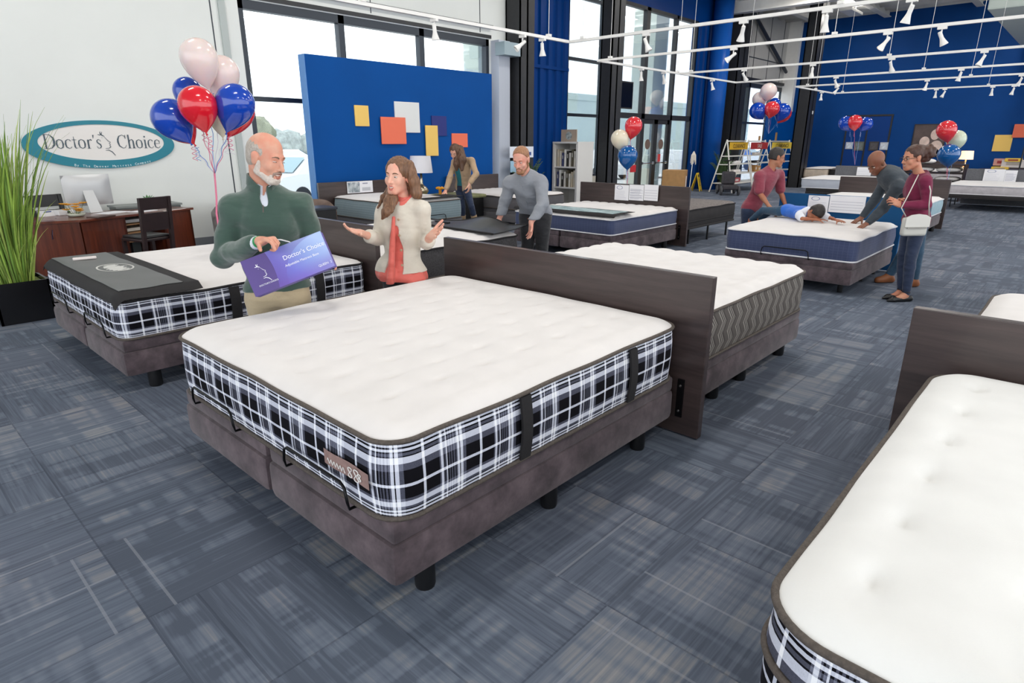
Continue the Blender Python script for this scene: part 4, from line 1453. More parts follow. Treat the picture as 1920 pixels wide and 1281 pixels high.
def head_bits(t, c, R, sc, o, smile=0.0, brow=(60, 45, 38), lip=(176, 100, 92), iris=(60, 50, 40), h=0.003, eyes=True, squint=0.0):
    P = lambda x, y, z: Vector(loc(c, R, x * sc, y * sc, z * sc) - np.array(o))
    fr = lambda p: frame(p, R[0], R[2] * (0.54 - 0.28 * squint), R[1])
    if eyes:
        for q in (-1, 1):
            m = MB().lathe([(0.0, -0.010 * sc), (0.009 * sc, -0.006 * sc), (0.0115 * sc, 0.0), (0.010 * sc, 0.005 * sc), (0.006 * sc, 0.0095 * sc), (0.0, 0.0112 * sc)], 14, (0, 0, 0), fr(P(q * 0.031, 0.0755, 0.001)))
            e = m.build('eye', mat('eye_white', (204, 196, 190), 0.25), t, True)
            MB().lathe([(0.0, 0.0095 * sc), (0.0056 * sc, 0.0100 * sc), (0.0045 * sc, 0.0118 * sc), (0.0, 0.0122 * sc)], 12, (0, 0, 0), fr(P(q * 0.031, 0.0762, 0.0005))).build('iris', mat('iris_dark', iris, 0.15), e, True)
    b = MB()
    for q in (-1, 1):
        pts = [P(q * x, y, z) for x, y, z in ((0.014, 0.0875, 0.019), (0.024, 0.0880, 0.024), (0.036, 0.0815, 0.024), (0.046, 0.070, 0.018))]
        MB().tube(pts, [0.0026 * sc, 0.0038 * sc, 0.0034 * sc, 0.0014 * sc], 7).build('eyebrow', mat('brow_%d' % brow[0], brow, 0.9), t, True)
    lm = mat('lip_%d' % lip[0], lip, 0.45)
    dz_ = 0.007 * (smile > 0.5)
    up = [P(x, y, z) for x, y, z in ((-0.023, 0.079, -0.064 + 0.004 * smile), (-0.010, 0.0885, -0.0595), (0, 0.0895, -0.0605), (0.010, 0.0885, -0.0595), (0.023, 0.079, -0.064 + 0.004 * smile))]
    lo_ = [P(x, y, z) for x, y, z in ((-0.022, 0.079, -0.065 + 0.004 * smile), (-0.010, 0.0868, -0.0745 - dz_), (0, 0.0878, -0.0755 - dz_), (0.010, 0.0868, -0.0745 - dz_), (0.022, 0.079, -0.065 + 0.004 * smile))]
    m = MB().tube(up, [0.0015 * sc, 0.0036 * sc, 0.0034 * sc, 0.0036 * sc, 0.0015 * sc], 8)
    m.tube(lo_, [0.0015 * sc, 0.0042 * sc, 0.0046 * sc, 0.0042 * sc, 0.0015 * sc], 8)
    m.build('lips', lm, t, True)
    if smile > 0.5:
        pts = [P(x, y, -0.0655 + 40 * x * x * 0.2) for x, y in ((-0.019, 0.0795), (-0.008, 0.0855), (0.008, 0.0855), (0.019, 0.0795))]
        MB().tube(pts, [0.003 * sc, 0.0046 * sc, 0.0046 * sc, 0.003 * sc], 8).build('teeth', mat('teeth_white', (236, 230, 220), 0.2), t, True)


def hand(s, w, d, pn, th, curl=(0.3, 0.3, 0.3, 0.3), spread=0.12, thumb=0.5, sc=1.0, seg_curl=None, thumb_out=0.7):
    """w wrist, d direction of the palm towards the fingers, pn palm normal (the side fingers curl to), th side the thumb is on"""
    d, pn = unit(d), np.array(pn, float)
    pn = unit(pn - d * (pn @ d))
    x = np.cross(d, pn)
    if x @ np.array(th, float) < 0:
        x = -x
    w = np.array(w, float)
    P = lambda a, b, c=0.0: w + (x * a + d * b + pn * c) * sc
    kn = [(0.030, 0.088), (0.010, 0.093), (-0.010, 0.089), (-0.029, 0.080)]
    for (a, b) in kn:
        s.cone(P(a * 0.62, 0.012), P(a, b - 0.006), 0.0135 * sc, 0.0115 * sc, 0.014 * sc)
    s.cone(P(0, -0.02), P(0, 0.02), 0.021 * sc, 0.020 * sc, 0.015 * sc)
    s.cone(P(0.016, 0.022, 0.006), P(0.026, 0.055, 0.006), 0.014 * sc, 0.011 * sc, 0.010 * sc)
    seg = [(0.040, 0.024, 0.020), (0.044, 0.028, 0.021), (0.041, 0.026, 0.020), (0.032, 0.020, 0.018)]
    rad = [0.0092, 0.0095, 0.0090, 0.0080]
    for i, (a, b) in enumerate(kn):
        ang = 0.0
        p = P(a, b)
        dd = unit(d + x * spread * (1.4 - i) * 0.9)
        c = curl[i] if hasattr(curl, '__len__') else curl
        for j, L in enumerate(seg[i]):
            ang += c * (0.75, 1.1, 0.8)[j]
            v = dd * math.cos(ang) + pn * math.sin(ang)
            q = p + v * L * sc
            r0 = rad[i] * (1.0, 0.92, 0.84)[j] * sc
            s.cone(p, q, r0, r0 * 0.92, 0.0035 * sc if j == 0 else 0.002 * sc)
            p = q
    # thumb leaves the side of the palm near its base
    p = P(0.024, 0.028, 0.006)
    v0 = unit(x * thumb_out + d * 0.75 + pn * 0.25 * thumb * 2)
    v1 = unit(v0 + pn * thumb * 0.5 + d * 0.15)
    v2 = unit(v1 + pn * thumb * 0.5 + d * 0.1)
    for v, L, r0, r1, k in ((v0, 0.042, 0.0135, 0.0112, 0.010), (v1, 0.032, 0.0110, 0.0100, 0.003), (v2, 0.026, 0.0100, 0.0084, 0.002)):
        q = p + v * L * sc
        s.cone(p, q, r0 * sc, r1 * sc, k * sc)
        p = q


def wrinkle(amp, fx, seed=0.0):
    def fn(X, Y, Z):
        a = np.sin(fx * (Z * 1.0 + 0.35 * X - 0.25 * Y) + 2.2 * np.sin(9 * X + seed) + 1.7 * np.sin(8 * Y + 3 * Z + seed))
        b = np.sin(fx * 0.55 * (Z * 0.6 - 0.9 * X + 0.7 * Y) + 2.0 * np.sin(7 * Z + seed * 2))
        return amp * (0.6 * a + 0.4 * b)
    return fn


SKIN = {}


def skin(name, c):
    if name not in SKIN:
        t = NT('skin_' + name)
        co = t.coord('Object')
        n1 = t.noise(co, 14.0, 3.0, 0.6)
        n2 = t.noise(co, 120.0, 2.0, 0.6)
        a = srgb(*c)
        r = srgb(min(255, c[0] + 2), int(c[1] * 0.88), int(c[2] * 0.86))
        t.set('Base Color', t.ramp(n1, [(0.38, a), (0.72, r)]))
        t.set('Roughness', 0.5)
        t.set('Subsurface Weight', 0.08)
        t.set('Subsurface Radius', (0.012, 0.005, 0.003))
        t.bump(n2, 0.08, 0.002)
        SKIN[name] = t.m
    return SKIN[name]


def hair_mat(name, c1, c2, st=(60, 60, 4)):
    t = NT('hair_' + name)
    co = t.coord('Object', st)
    n = t.noise(co, 1.6, 4.0, 0.7)
    t.set('Base Color', t.ramp(n, [(0.3, srgb(*c1)), (0.7, srgb(*c2))]))
    t.set('Roughness', 0.45)
    t.bump(n, 0.5, 0.006)
    return t.m


def cloth_mat(name, c, rough=0.85, weave=220.0, st=0.25, var=0.08, sheen=0.2, big=3.0):
    t = NT('cloth_' + name)
    co = t.coord('Object')
    n1 = t.noise(co, big, 3.0, 0.5)
    n2 = t.noise(co, weave, 2.0, 0.7)
    a = srgb(*c)
    d = tuple(x * (1 - var) for x in a[:3]) + (1,)
    e = tuple(min(1, x * (1 + var)) for x in a[:3]) + (1,)
    t.set('Base Color', t.ramp(t.math('ADD', t.math('MULTIPLY', n1, 0.6), t.math('MULTIPLY', n2, 0.4)), [(0.35, d), (0.65, e)]))
    t.set('Roughness', rough)
    t.set('Sheen Weight', sheen)
    fold = t.noise(t.coord('Object', (1, 1, 2.2)), 7.0, 2.0, 0.4)
    t.bump(t.math('ADD', t.math('MULTIPLY', n2, 0.06), fold), 0.55, 0.045)
    return t.m


class Person:
    """joints in metres; every garment is grown from the same joints"""

    def __init__(s, name, label, J, root, fwd, sc=1.0, build=1.0, fem=0.0, h=0.006, sk=None, hands=None, head=None, cat='person'):
        s.J = {k: np.array(v, float) for k, v in J.items()}
        s.sc, s.b, s.fem, s.h = sc, build, fem, h
        s.t = thing(name, label, cat, root)
        s.o = np.array(root, float)
        s.sk = sk
        s.fwd = unit(fwd)
        s.hands = hands or {}
        s.head = head
        j = s.J
        up = unit(j['neck'] - j['pelvis'])
        s.up = up
        lat = j['shR'] - j['shL']
        lat = unit(lat - up * (lat @ up))
        f = np.cross(up, lat)
        if f @ s.fwd < 0:
            f, lat = -f, -lat
        s.R = np.array([lat, f, up])         # torso axes, rows

    def torso(s, S, grow=0.0, chest=True, k=0.05):
        j, R, b, sc = s.J, s.R, s.b * s.sc, s.sc
        H = np.linalg.norm(j['neck'] - j['pelvis'])
        sw = np.linalg.norm(j['shR'] - j['shL']) / 2
        g = grow
        pe, ne = j['pelvis'], j['neck']
        pt = lambda u, f=0.0: pe + (ne - pe) * u + R[1] * f
        hipw = (0.165 + 0.006 * s.fem) * b
        wa = (0.148 - 0.020 * s.fem) * b
        S.ell(pt(0.02, -0.01), R, (hipw + g, 0.118 * b + g, 0.13 * sc + g), 0.0)
        S.ell(pt(0.30, 0.0), R, (wa + g, 0.105 * b + g, 0.17 * sc + g), k)
        S.ell(pt(0.62, 0.005), R, (min(sw * 0.86, 0.185 * b) + g, 0.118 * b + g, 0.20 * sc + g), k)
        S.ell(pt(0.80, -0.01), R, (sw * 0.86 + g, 0.098 * b + g, 0.12 * sc + g), k)
        if s.fem:
            for q in (-1, 1):
                S.ell(pt(0.62) + R[0] * q * 0.075 * b + R[1] * 0.075 * b, R, (0.058 * b + g, 0.044 * b + g, 0.056 * b + g), 0.04)
        for q in ('L', 'R'):
            S.cone(pt(0.93, -0.015), j['sh' + q] - R[2] * 0.012, 0.052 * sc + g, (0.056 - 0.008 * s.fem) * b + g, k * 0.6)
        S.cone(pt(0.95, -0.01), pt(1.0, -0.005), 0.060 * b + g, 0.055 * b + g, 0.03)

    def arms(s, S, grow=0.0, to=1.0, k=0.03, sides='LR', fl=0.0):
        """to: 1 = to the wrist, <=0.5 ends on the upper arm"""
        j, b = s.J, s.b * s.sc
        for q in sides:
            sh, el, wr = j['sh' + q], j['el' + q], j['wr' + q]
            if to <= 0.5:
                e = sh + (el - sh) * (to / 0.5)
                S.cone(sh, e, 0.056 * b + grow, 0.048 * b + grow + fl, k)
                continue
            S.cone(sh, el, (0.058 - 0.010 * s.fem) * b + grow, (0.044 - 0.004 * s.fem) * b + grow, k)
            u = (to - 0.5) / 0.5
            e = el + (wr - el) * u
            S.cone(el, el + (wr - el) * 0.35 * min(1, u), 0.044 * b + grow, 0.043 * b + grow, 0.015)
            S.cone(el + (wr - el) * 0.35 * min(1, u), e, 0.043 * b + grow, (0.043 - 0.016 * u) * b + grow + fl, 0.01)

    def legs(s, S, grow=0.0, to=1.0, k=0.03, slim=1.0, flare=0.0):
        j, b = s.J, s.b * s.sc * slim
        for q in 'LR':
            hp, kn, an = j['hp' + q], j['kn' + q], j['an' + q]
            S.cone(hp, kn, 0.092 * b + grow, 0.058 * b + grow, k)
            u = to
            m = kn + (an - kn) * 0.3
            S.cone(kn, m, 0.057 * b + grow, 0.058 * b + grow, 0.015)
            S.cone(m, kn + (an - kn) * u, 0.058 * b + grow, (0.058 - 0.020 * u) * b + grow + flare, 0.01)

    def body(s, headk, handk, feet=True):
        S = Sdf()
        j = s.J
        s.torso(S, -0.012)
        s.arms(S, -0.004)
        s.legs(S, -0.010)
        c, R, hs = s.head
        nb = j['neck']
        S.cone(nb - s.R[2] * 0.03, loc(c, R, 0, -0.030 * hs, -0.055 * hs), (0.058 - 0.010 * s.fem) * s.b * s.sc, (0.054 - 0.009 * s.fem) * hs, 0.02)
        head_sdf(S, c, R, hs, **headk)
        for q, kw in s.hands.items():
            hand(S, j['wr' + q], **kw)
        if feet:
            for q in 'LR':
                a, tt = j['an' + q], j['to' + q]
                S.cone(a, a + (tt - a) * 0.3 + V3(0, 0, -0.03), 0.036, 0.034, 0.02)
                S.cone(a + V3(0, 0, -0.045), tt, 0.032, 0.024, 0.02)
        Vx, Fx = S.mesh(s.h)
        return np_mesh('body', Vx, Fx, s.sk, s.t, origin=s.o)

    def grow(s, name, S, m, h=None, parent=None):
        Vx, Fx = S.mesh(h or s.h)
        return np_mesh(name, Vx, Fx, m, parent or s.t, origin=s.o)

    def shoes(s, m, h=0.007, sole=None):
        for q in 'LR':
            S = Sdf()
            a, tt = s.J['an' + q], s.J['to' + q]
            d = unit((tt - a) * V3(1, 1, 0))
            z = tt[2]
            heel = V3(a[0], a[1], z + 0.012) - d * 0.035
            S.cone(heel, V3(tt[0], tt[1], z + 0.004), 0.042, 0.040, 0.0)
            S.cone(V3(a[0], a[1], z + 0.05), a + V3(0, 0, 0.0), 0.045, 0.045, 0.03)
            S.cone(V3(a[0], a[1], z + 0.05), V3(tt[0], tt[1], z + 0.015) - d * 0.04, 0.045, 0.036, 0.03)
            S.cut(V3(0, 0, 0.004), V3(0, 0, -1))
            S.cut(a + V3(0, 0, 0.02), V3(0, 0, 1))
            Vx, Fx = S.mesh(h)
            np_mesh('shoe', Vx, Fx, m, s.t, origin=s.o)

# ================================================================ PEOPLE
UPZ = V3(0, 0, 1)
CL = {
    'green': cloth_mat('green_knit', (60, 84, 74), 0.95, 400, 0.3, 0.06, 0.5),
    'white': cloth_mat('white_shirt', (228, 232, 242), 0.7),
    'khaki': cloth_mat('khaki_twill', (190, 172, 140), 0.8),
    'cream': cloth_mat('cream_linen', (214, 206, 192), 0.85, 300, 0.3, 0.05),
    'coral': cloth_mat('coral_satin', (222, 104, 92), 0.5, 200, 0.1, 0.06),
    'blackc': cloth_mat('black_cotton', (34, 34, 40), 0.8),
    'grey': cloth_mat('grey_oxford', (138, 142, 150), 0.8, 300, 0.3, 0.08),
    'charc': cloth_mat('charcoal_trouser', (38, 38, 42), 0.8),
    'tan': cloth_mat('tan_knit', (182, 154, 124), 0.85),
    'teal': cloth_mat('teal_jersey', (20, 120, 132), 0.7),
    'denim': cloth_mat('dark_denim', (32, 46, 74), 0.85, 300, 0.3, 0.15),
    'denim2': cloth_mat('teal_denim', (36, 70, 96), 0.85, 300, 0.3, 0.15),
    'red': cloth_mat('heather_red', (136, 56, 72), 0.85, 200, 0.2, 0.08),
    'slate': cloth_mat('slate_sweater', (58, 66, 74), 0.9, 300, 0.2, 0.06, 0.1),
    'burg': cloth_mat('burgundy_knit', (116, 24, 62), 0.85, 300, 0.2, 0.06, 0.1),
    'royal': cloth_mat('royal_blue_jersey', (24, 100, 200), 0.7),
    'suede': cloth_mat('tan_suede_boot', (166, 140, 110), 0.9),
    'shoeblack': mat('black_leather', (16, 16, 18), 0.35),
    'shoebrown': mat('brown_leather', (140, 84, 48), 0.5),
}
HR = {
    'grey': hair_mat('short_grey', (150, 138, 126), (196, 186, 176), (30, 30, 30)),
    'beardw': hair_mat('white_beard', (196, 180, 168), (226, 216, 206), (60, 60, 60)),
    'brown': hair_mat('long_brown', (74, 48, 34), (142, 102, 72)),
    'brown2': hair_mat('dark_brown', (58, 38, 28), (108, 76, 54)),
    'ginger': hair_mat('ginger', (132, 88, 60), (176, 128, 92), (40, 40, 40)),
    'black': hair_mat('black', (18, 14, 13), (40, 32, 30), (50, 50, 50)),
    'curly': hair_mat('curly', (40, 24, 22), (92, 58, 44), (70, 70, 70)),
}


def cap_hair(s, c, R, sc, m, name='hair', g=0.010, front=0.055, fz=0.050, low=-0.055, noise_amp=0.0018, extra=None, h=0.005, side=True):
    S = Sdf()
    P = lambda x, y, z: loc(c, R, x * sc, y * sc, z * sc)
    S.ell(P(0, -0.016, 0.036), R, ((0.074 + g) * sc, (0.094 + g) * sc, (0.084 + g) * sc), 0)
    S.ell(P(0, -0.035, -0.015), R, ((0.066 + g) * sc, (0.066 + g) * sc, (0.070 + g) * sc), 0.02)
    if extra:
        extra(S, P)
    S.cut(P(0, front, fz), R[1] * 0.8 - R[2] * 0.6)
    S.cut(P(0, 0, low), -R[2])
    if side:
        S.cut(P(0, -0.002, 0.012), R[1] * 0.97 - R[2] * 0.25)if False else None
    S.noise(lambda X, Y, Z: noise_amp * (np.sin(170 * X + 60 * Z) * np.sin(150 * Y + 40 * Z)))
    return s.grow(name, S, m, h)


def ring(s, name, m, c, R, r0, r1, h, gap=0.5, drop=0.05, th=0.005, flare=0.0, sq=1.0):
    """an open collar standing around the neck; R rows: right, forward, up"""
    vs, n = [], 28
    for k in range(n + 1):
        a = gap / 2 + (2 * PI - gap) * k / n
        fr_ = max(0.0, math.cos(a)) ** 2
        for r, z in ((r0, -drop * fr_), (r1 + flare * fr_, h - drop * 0.7 * fr_), (r1 + flare * fr_ + th, h - drop * 0.7 * fr_), (r0 + th * 1.3, -drop * fr_)):
            p = loc(c, R, math.sin(a) * r, math.cos(a) * r * sq, z) - s.o
            vs.append(tuple(p))
    fs = []
    for k in range(n):
        for i in range(4):
            j = (i + 1) % 4
            fs.append((4 * k + i, 4 * k + j, 4 * k + 4 + j, 4 * k + 4 + i))
    fs += [(0, 1, 2, 3), (4 * n, 4 * n + 3, 4 * n + 2, 4 * n + 1)]
    return MB().add(vs, fs).build(name, m, s.t, True, 0.9)


def local(s, pts):
    return [Vector(np.array(p) - s.o) for p in pts]


def legs_down(J, dk=(0, 0), da=(0, 0), spread=0.0, kz=0.48, foot=None, fd=(0, -1), fl=0.15):
    for q, sg in (('L', 1), ('R', -1)):
        hp = J['hp' + q]
        J['kn' + q] = V3(hp[0] + dk[0], hp[1] + dk[1], kz)
        J['an' + q] = V3(hp[0] + da[0], hp[1] + da[1], 0.10)
        J['to' + q] = J['an' + q] + V3(fd[0] * fl, fd[1] * fl, -0.072)


# ---------------------------------------------------------------- man in the green pullover
J = dict(neck=at(491, 350, 3.76), shR=at(441, 388, 3.72), shL=at(562, 384, 3.86), elR=at(419, 482, 3.70), wrR=at(487, 453, 3.44), elL=at(590, 455, 3.92), wrL=at(603, 496, 3.70), pelvis=at(522, 545, 3.84),
         hpR=at(494, 562, 3.83), hpL=at(549, 560, 3.88))
legs_down(J, fd=(0.3, -0.4))
hc = np.array(at(499, 296, 3.70))
fdir = V3(0.40, -0.92, -0.28)
hR = axes(fdir, UPZ + V3(0.10, -0.05, 0))
HS = 1.13
dR = unit(at(520, 445, 3.36) - at(487, 453, 3.44))
hands = {'R': dict(d=dR, pn=V3(0.05, -0.10, -1), th=V3(-0.5, -0.9, 0.5), curl=(0.55, 1.25, 1.3, 1.3), spread=0.05, thumb=0.5, sc=1.13),
         'L': dict(d=unit(at(636, 484, 3.56) - at(603, 496, 3.70)), pn=V3(-0.2, -1, 0.1), th=UPZ, curl=(0.25, 0.3, 0.35, 0.4), spread=0.05, thumb=0.4, sc=1.1)}
P = Person('person', 'man in green quarter-zip pullover laughing and holding a purple box', J, (1.83, 3.75, 0), (0.3, -0.95, 0), 1.07, 1.06, 0, 0.005, skin('fair_ruddy', (214, 162, 138)), hands, (hc, hR, HS))
P.body(dict(smile=1.0), None)
head_bits(P.t, hc, hR, HS, P.o, 1.0, brow=(120, 96, 80), lip=(170, 96, 86), iris=(60, 60, 60), squint=1.0)
# sweater
S = Sdf()
P.torso(S, 0.016)
P.arms(S, 0.015, 0.92)
zc = at(522, 545, 3.84)
S.cut(V3(0, 0, zc[2] + 0.02), -UPZ)
nk = P.J['neck']
S.sub(nk + P.R[1] * 0.112 + P.R[2] * 0.035, P.R, (0.036, 0.075, 0.125), 0.004)
S.sub(nk + P.R[2] * 0.07, P.R, (0.064, 0.07, 0.09), 0.004)
S.noise(wrinkle(0.0085, 38, 1.0))
P.grow('pullover', S, CL['green'])
# white shirt showing in the open neck
S = Sdf()
P.torso(S, 0.006)
S.cut(nk - P.R[2] * 0.16, -P.R[2])
S.sub(nk + P.R[2] * 0.06 + P.R[1] * 0.06, P.R, (0.020, 0.085, 0.10), 0.004)
S.sub(nk + P.R[2] * 0.08 + P.R[1] * 0.02, P.R, (0.052, 0.062, 0.10), 0.004)
P.grow('shirt', S, CL['white'])
cR = axes(unit(P.R[1] + V3(0.25, 0, 0)), unit(P.R[2] + V3(0.1, -0.35, 0)))
ring(P, 'pullover_collar', CL['green'], nk + P.R[2] * 0.008 + P.R[1] * 0.004, cR, 0.078, 0.078, 0.060, 0.75, 0.085, 0.006, 0.012)
ring(P, 'shirt_collar', CL['white'], nk + P.R[2] * 0.012 + P.R[1] * 0.004, cR, 0.066, 0.064, 0.052, 0.42, 0.070, 0.003, 0.014)
z = MB().tube(local(P, [loc(nk, P.R, 0.012, 0.118, -0.085), loc(nk, P.R, 0.016, 0.130, -0.125)]), 0.004, 6)
z.build('zip', mat('zip_brown', (90, 74, 70), 0.5), P.t)
for q in 'RL':
    wr, el = P.J['wr' + q], P.J['el' + q]
    d = unit(wr - el)
    MB().tube(local(P, [wr - d * 0.055, wr - d * 0.022]), [0.037, 0.036], 16).build('shirt_cuff', CL['white'], P.t, True, 0.8)
    if q == 'R':
        MB().tube(local(P, [wr - d * 0.020, wr - d * 0.002]), [0.0335, 0.0325], 16).build('wristband', mat('green_wristband', (40, 150, 84), 0.4), P.t, True, 0.8)
S = Sdf()
P.torso(S, 0.004)
P.legs(S, 0.012)
S.cut(V3(0, 0, zc[2] + 0.06), UPZ)
S.noise(wrinkle(0.003, 30, 2.0))
P.grow('trousers', S, CL['khaki'], 0.008)
P.shoes(CL['shoebrown'], 0.009)
# receding grey hair at the sides and back, moustache and goatee
S = Sdf()
Ph = lambda x, y, z: loc(hc, hR, x * HS, y * HS, z * HS)
S.ell(Ph(0, -0.018, 0.030), hR, (0.0765 * HS, 0.0945 * HS, 0.080 * HS), 0)
S.ell(Ph(0, -0.040, -0.015), hR, (0.066 * HS, 0.062 * HS, 0.060 * HS), 0.02)
S.cut(Ph(0, 0.030, 0.01), hR[1] * 0.9 + hR[2] * 0.12)
S.sub(Ph(0, 0.075, 0.085), hR, (0.050 * HS, 0.080 * HS, 0.060 * HS), 0.004)
S.cut(Ph(0, 0, -0.060), -hR[2])
S.sub(Ph(0.080, -0.004, -0.010), hR, (0.02 * HS, 0.026 * HS, 0.038 * HS), 0.004)
S.sub(Ph(-0.080, -0.004, -0.010), hR, (0.02 * HS, 0.026 * HS, 0.038 * HS), 0.004)
S.noise(lambda X, Y, Z: 0.0010 * np.sin(260 * X + 90 * Z) * np.sin(240 * Y))
P.grow('hair', S, HR['grey'], 0.0045)
S = Sdf()
for q in (-1, 1):
    S.cone(Ph(q * 0.046, 0.000, -0.066), Ph(q * 0.020, 0.060, -0.101), 0.0205 * HS, 0.0205 * HS, 0.0)
    S.cone(Ph(q * 0.068, 0.012, -0.020), Ph(q * 0.048, 0.004, -0.066), 0.0105 * HS, 0.022 * HS, 0.01)
S.cone(Ph(-0.016, 0.066, -0.100), Ph(0.016, 0.066, -0.100), 0.0205 * HS, 0.0205 * HS, 0.012)
S.cone(Ph(-0.012, 0.080, -0.090), Ph(0.012, 0.080, -0.090), 0.0105 * HS, 0.0105 * HS, 0.008)
for q in (-1, 1):
    S.cone(Ph(q * 0.031, 0.071, -0.074), Ph(q * 0.022, 0.070, -0.098), 0.0095 * HS, 0.014 * HS, 0.008)
    S.cone(Ph(q * 0.044, 0.030, -0.074), Ph(q * 0.026, 0.062, -0.096), 0.016 * HS, 0.017 * HS, 0.01)
P.grow('beard', S, HR['beardw'], 0.0045)
S = Sdf()
for q in (-1, 1):
    S.cone(Ph(q * 0.003, 0.0925, -0.051), Ph(q * 0.025, 0.0815, -0.059), 0.0075 * HS, 0.0065 * HS, 0.004)
    S.cone(Ph(q * 0.025, 0.0815, -0.059), Ph(q * 0.030, 0.0745, -0.080), 0.0065 * HS, 0.0065 * HS, 0.006)
P.grow('moustache', S, hair_mat('moustache', (128, 104, 92), (176, 152, 138), (60, 60, 60)), 0.004)

# purple box in his hands
c0, c1, c3 = at(450, 491, 3.40), at(600, 433, 3.50), at(482, 556, 3.36)
bx = (c1 - c0)
BWid = bx.length
bx.normalize()
bz = (c0 - c3)
BHt = bz.length
bz = (bz - bx * bz.dot(bx)).normalized()
by = bx.cross(bz) * -1
if by.y < 0:
    by = -by
t = thing('gift_box', 'purple and blue cardboard carrying box held by the man in the green pullover', 'box', c0)
fr_ = frame(Vector((0, 0, 0)), bx, by, bz)
m_ = NT('box_artwork')
tc_ = m_.n('TexCoord')
sp_ = m_.n('SeparateXYZ')
m_.t.links.new(tc_.outputs['UV'], sp_.inputs[0])
u_, v_ = sp_.outputs[0], sp_.outputs[1]
g_ = m_.ramp(m_.math('ADD', m_.math('MULTIPLY', u_, 0.75), m_.math('MULTIPLY', v_, 0.30)), [(0.28, srgb(88, 66, 160)), (0.5, srgb(104, 104, 196)), (0.72, srgb(132, 152, 214)), (0.95, srgb(168, 190, 232))])
low_ = m_.ramp(m_.math('SUBTRACT', m_.math('MULTIPLY', u_, 0.5), v_), [(0.0, srgb(0, 0, 0)), (0.35, srgb(200, 200, 200))])
g_ = m_.mix(m_.math('MULTIPLY', m_.n('RGBToBW', i0=low_).outputs[0], 0.8), g_, srgb(118, 70, 168))
d1_ = m_.math('SQRT', m_.math('ADD', m_.math('POWER', m_.math('SUBTRACT', u_, 0.95), 2.0), m_.math('POWER', m_.math('MULTIPLY', m_.math('SUBTRACT', v_, 0.05), 0.55), 2.0)))
arc_ = m_.math('GREATER_THAN', d1_, 0.52)
g_ = m_.mix(m_.math('MULTIPLY', arc_, 0.35), g_, srgb(96, 64, 160))
pan_ = m_.math('LESS_THAN', m_.math('ADD', u_, m_.math('MULTIPLY', m_.math('POWER', m_.math('SUBTRACT', v_, 0.5), 2.0), 0.12)), 0.33)
g_ = m_.mix(pan_, g_, srgb(74, 50, 128))
m_.set('Base Color', g_)
m_.set('Roughness', 0.3)
TH = 0.085
mb = MB()
fv = [fr_ @ Vector(p) for p in ((0, 0, -BHt), (BWid, 0, -BHt), (BWid, 0, 0), (0, 0, 0))]
mb.add(fv, [(0, 1, 2, 3)])
mb.uv = [(0, 0), (1, 0), (1, 1), (0, 1)]
mb.build('front_panel', m_.m, t)
mb = MB()
mb.box(0.0005, BWid - 0.0005, 0.0008, TH, -BHt, 0, fr_, 0.003)
mb.build('carton', mat('box_purple', (92, 78, 168), 0.35), t)
mb = MB()
mb.tube([fr_ @ Vector(p) for p in ((BWid * 0.38, 0.04, 0), (BWid * 0.40, 0.04, 0.035), (BWid * 0.45, 0.04, 0.052), (BWid * 0.52, 0.04, 0.040), (BWid * 0.60, 0.04, 0.012), (BWid * 0.62, 0.04, 0))], 0.0045, 8)
mb.build('handle', M['whiteplastic'], t, True)


def text_mesh(txt, size, name, m, parent, Mx, extrude=0.0008, align='LEFT', sx=1.0, bold=0.0):
    cu = bpy.data.curves.new(name, 'FONT')
    cu.body = txt
    cu.size = size
    cu.align_x = align
    cu.extrude = extrude
    cu.offset = bold
    o = bpy.data.objects.new(name + '_tmp', cu)
    COL.objects.link(o)
    dg = bpy.context.evaluated_depsgraph_get()
    dg.update()
    me = bpy.data.meshes.new_from_object(o.evaluated_get(dg))
    bpy.data.objects.remove(o)
    bpy.data.curves.remove(cu)
    me.transform(Matrix.Diagonal((sx, 1, 1, 1)))
    me.transform(Mx)
    me.materials.clear()
    me.name = name
    return link_mesh(name, me, m, parent)


def wr_frame(x, z, rot=0.0):
    """writing on the box front: text x along bx, text y along bz, facing the viewer"""
    p = fr_ @ Vector((x, -0.001, z))
    return frame(p, bx, bz, bx.cross(bz))


WH = mat('white_print', (240, 240, 248), 0.5)
text_mesh("Doctor's Choice", 0.036, 'title', WH, t, wr_frame(BWid * 0.47, -BHt * 0.38))
text_mesh("Adjustable Mattress Base", 0.0195, 'subtitle', WH, t, wr_frame(BWid * 0.46, -BHt * 0.56))
text_mesh("QUEEN  2", 0.018, 'size_mark', WH, t, wr_frame(BWid * 0.82, -BHt * 0.88))
text_mesh("DOCTOR'S CHOICE", 0.0125, 'small_title', WH, t, wr_frame(BWid * 0.09, -BHt * 0.80))


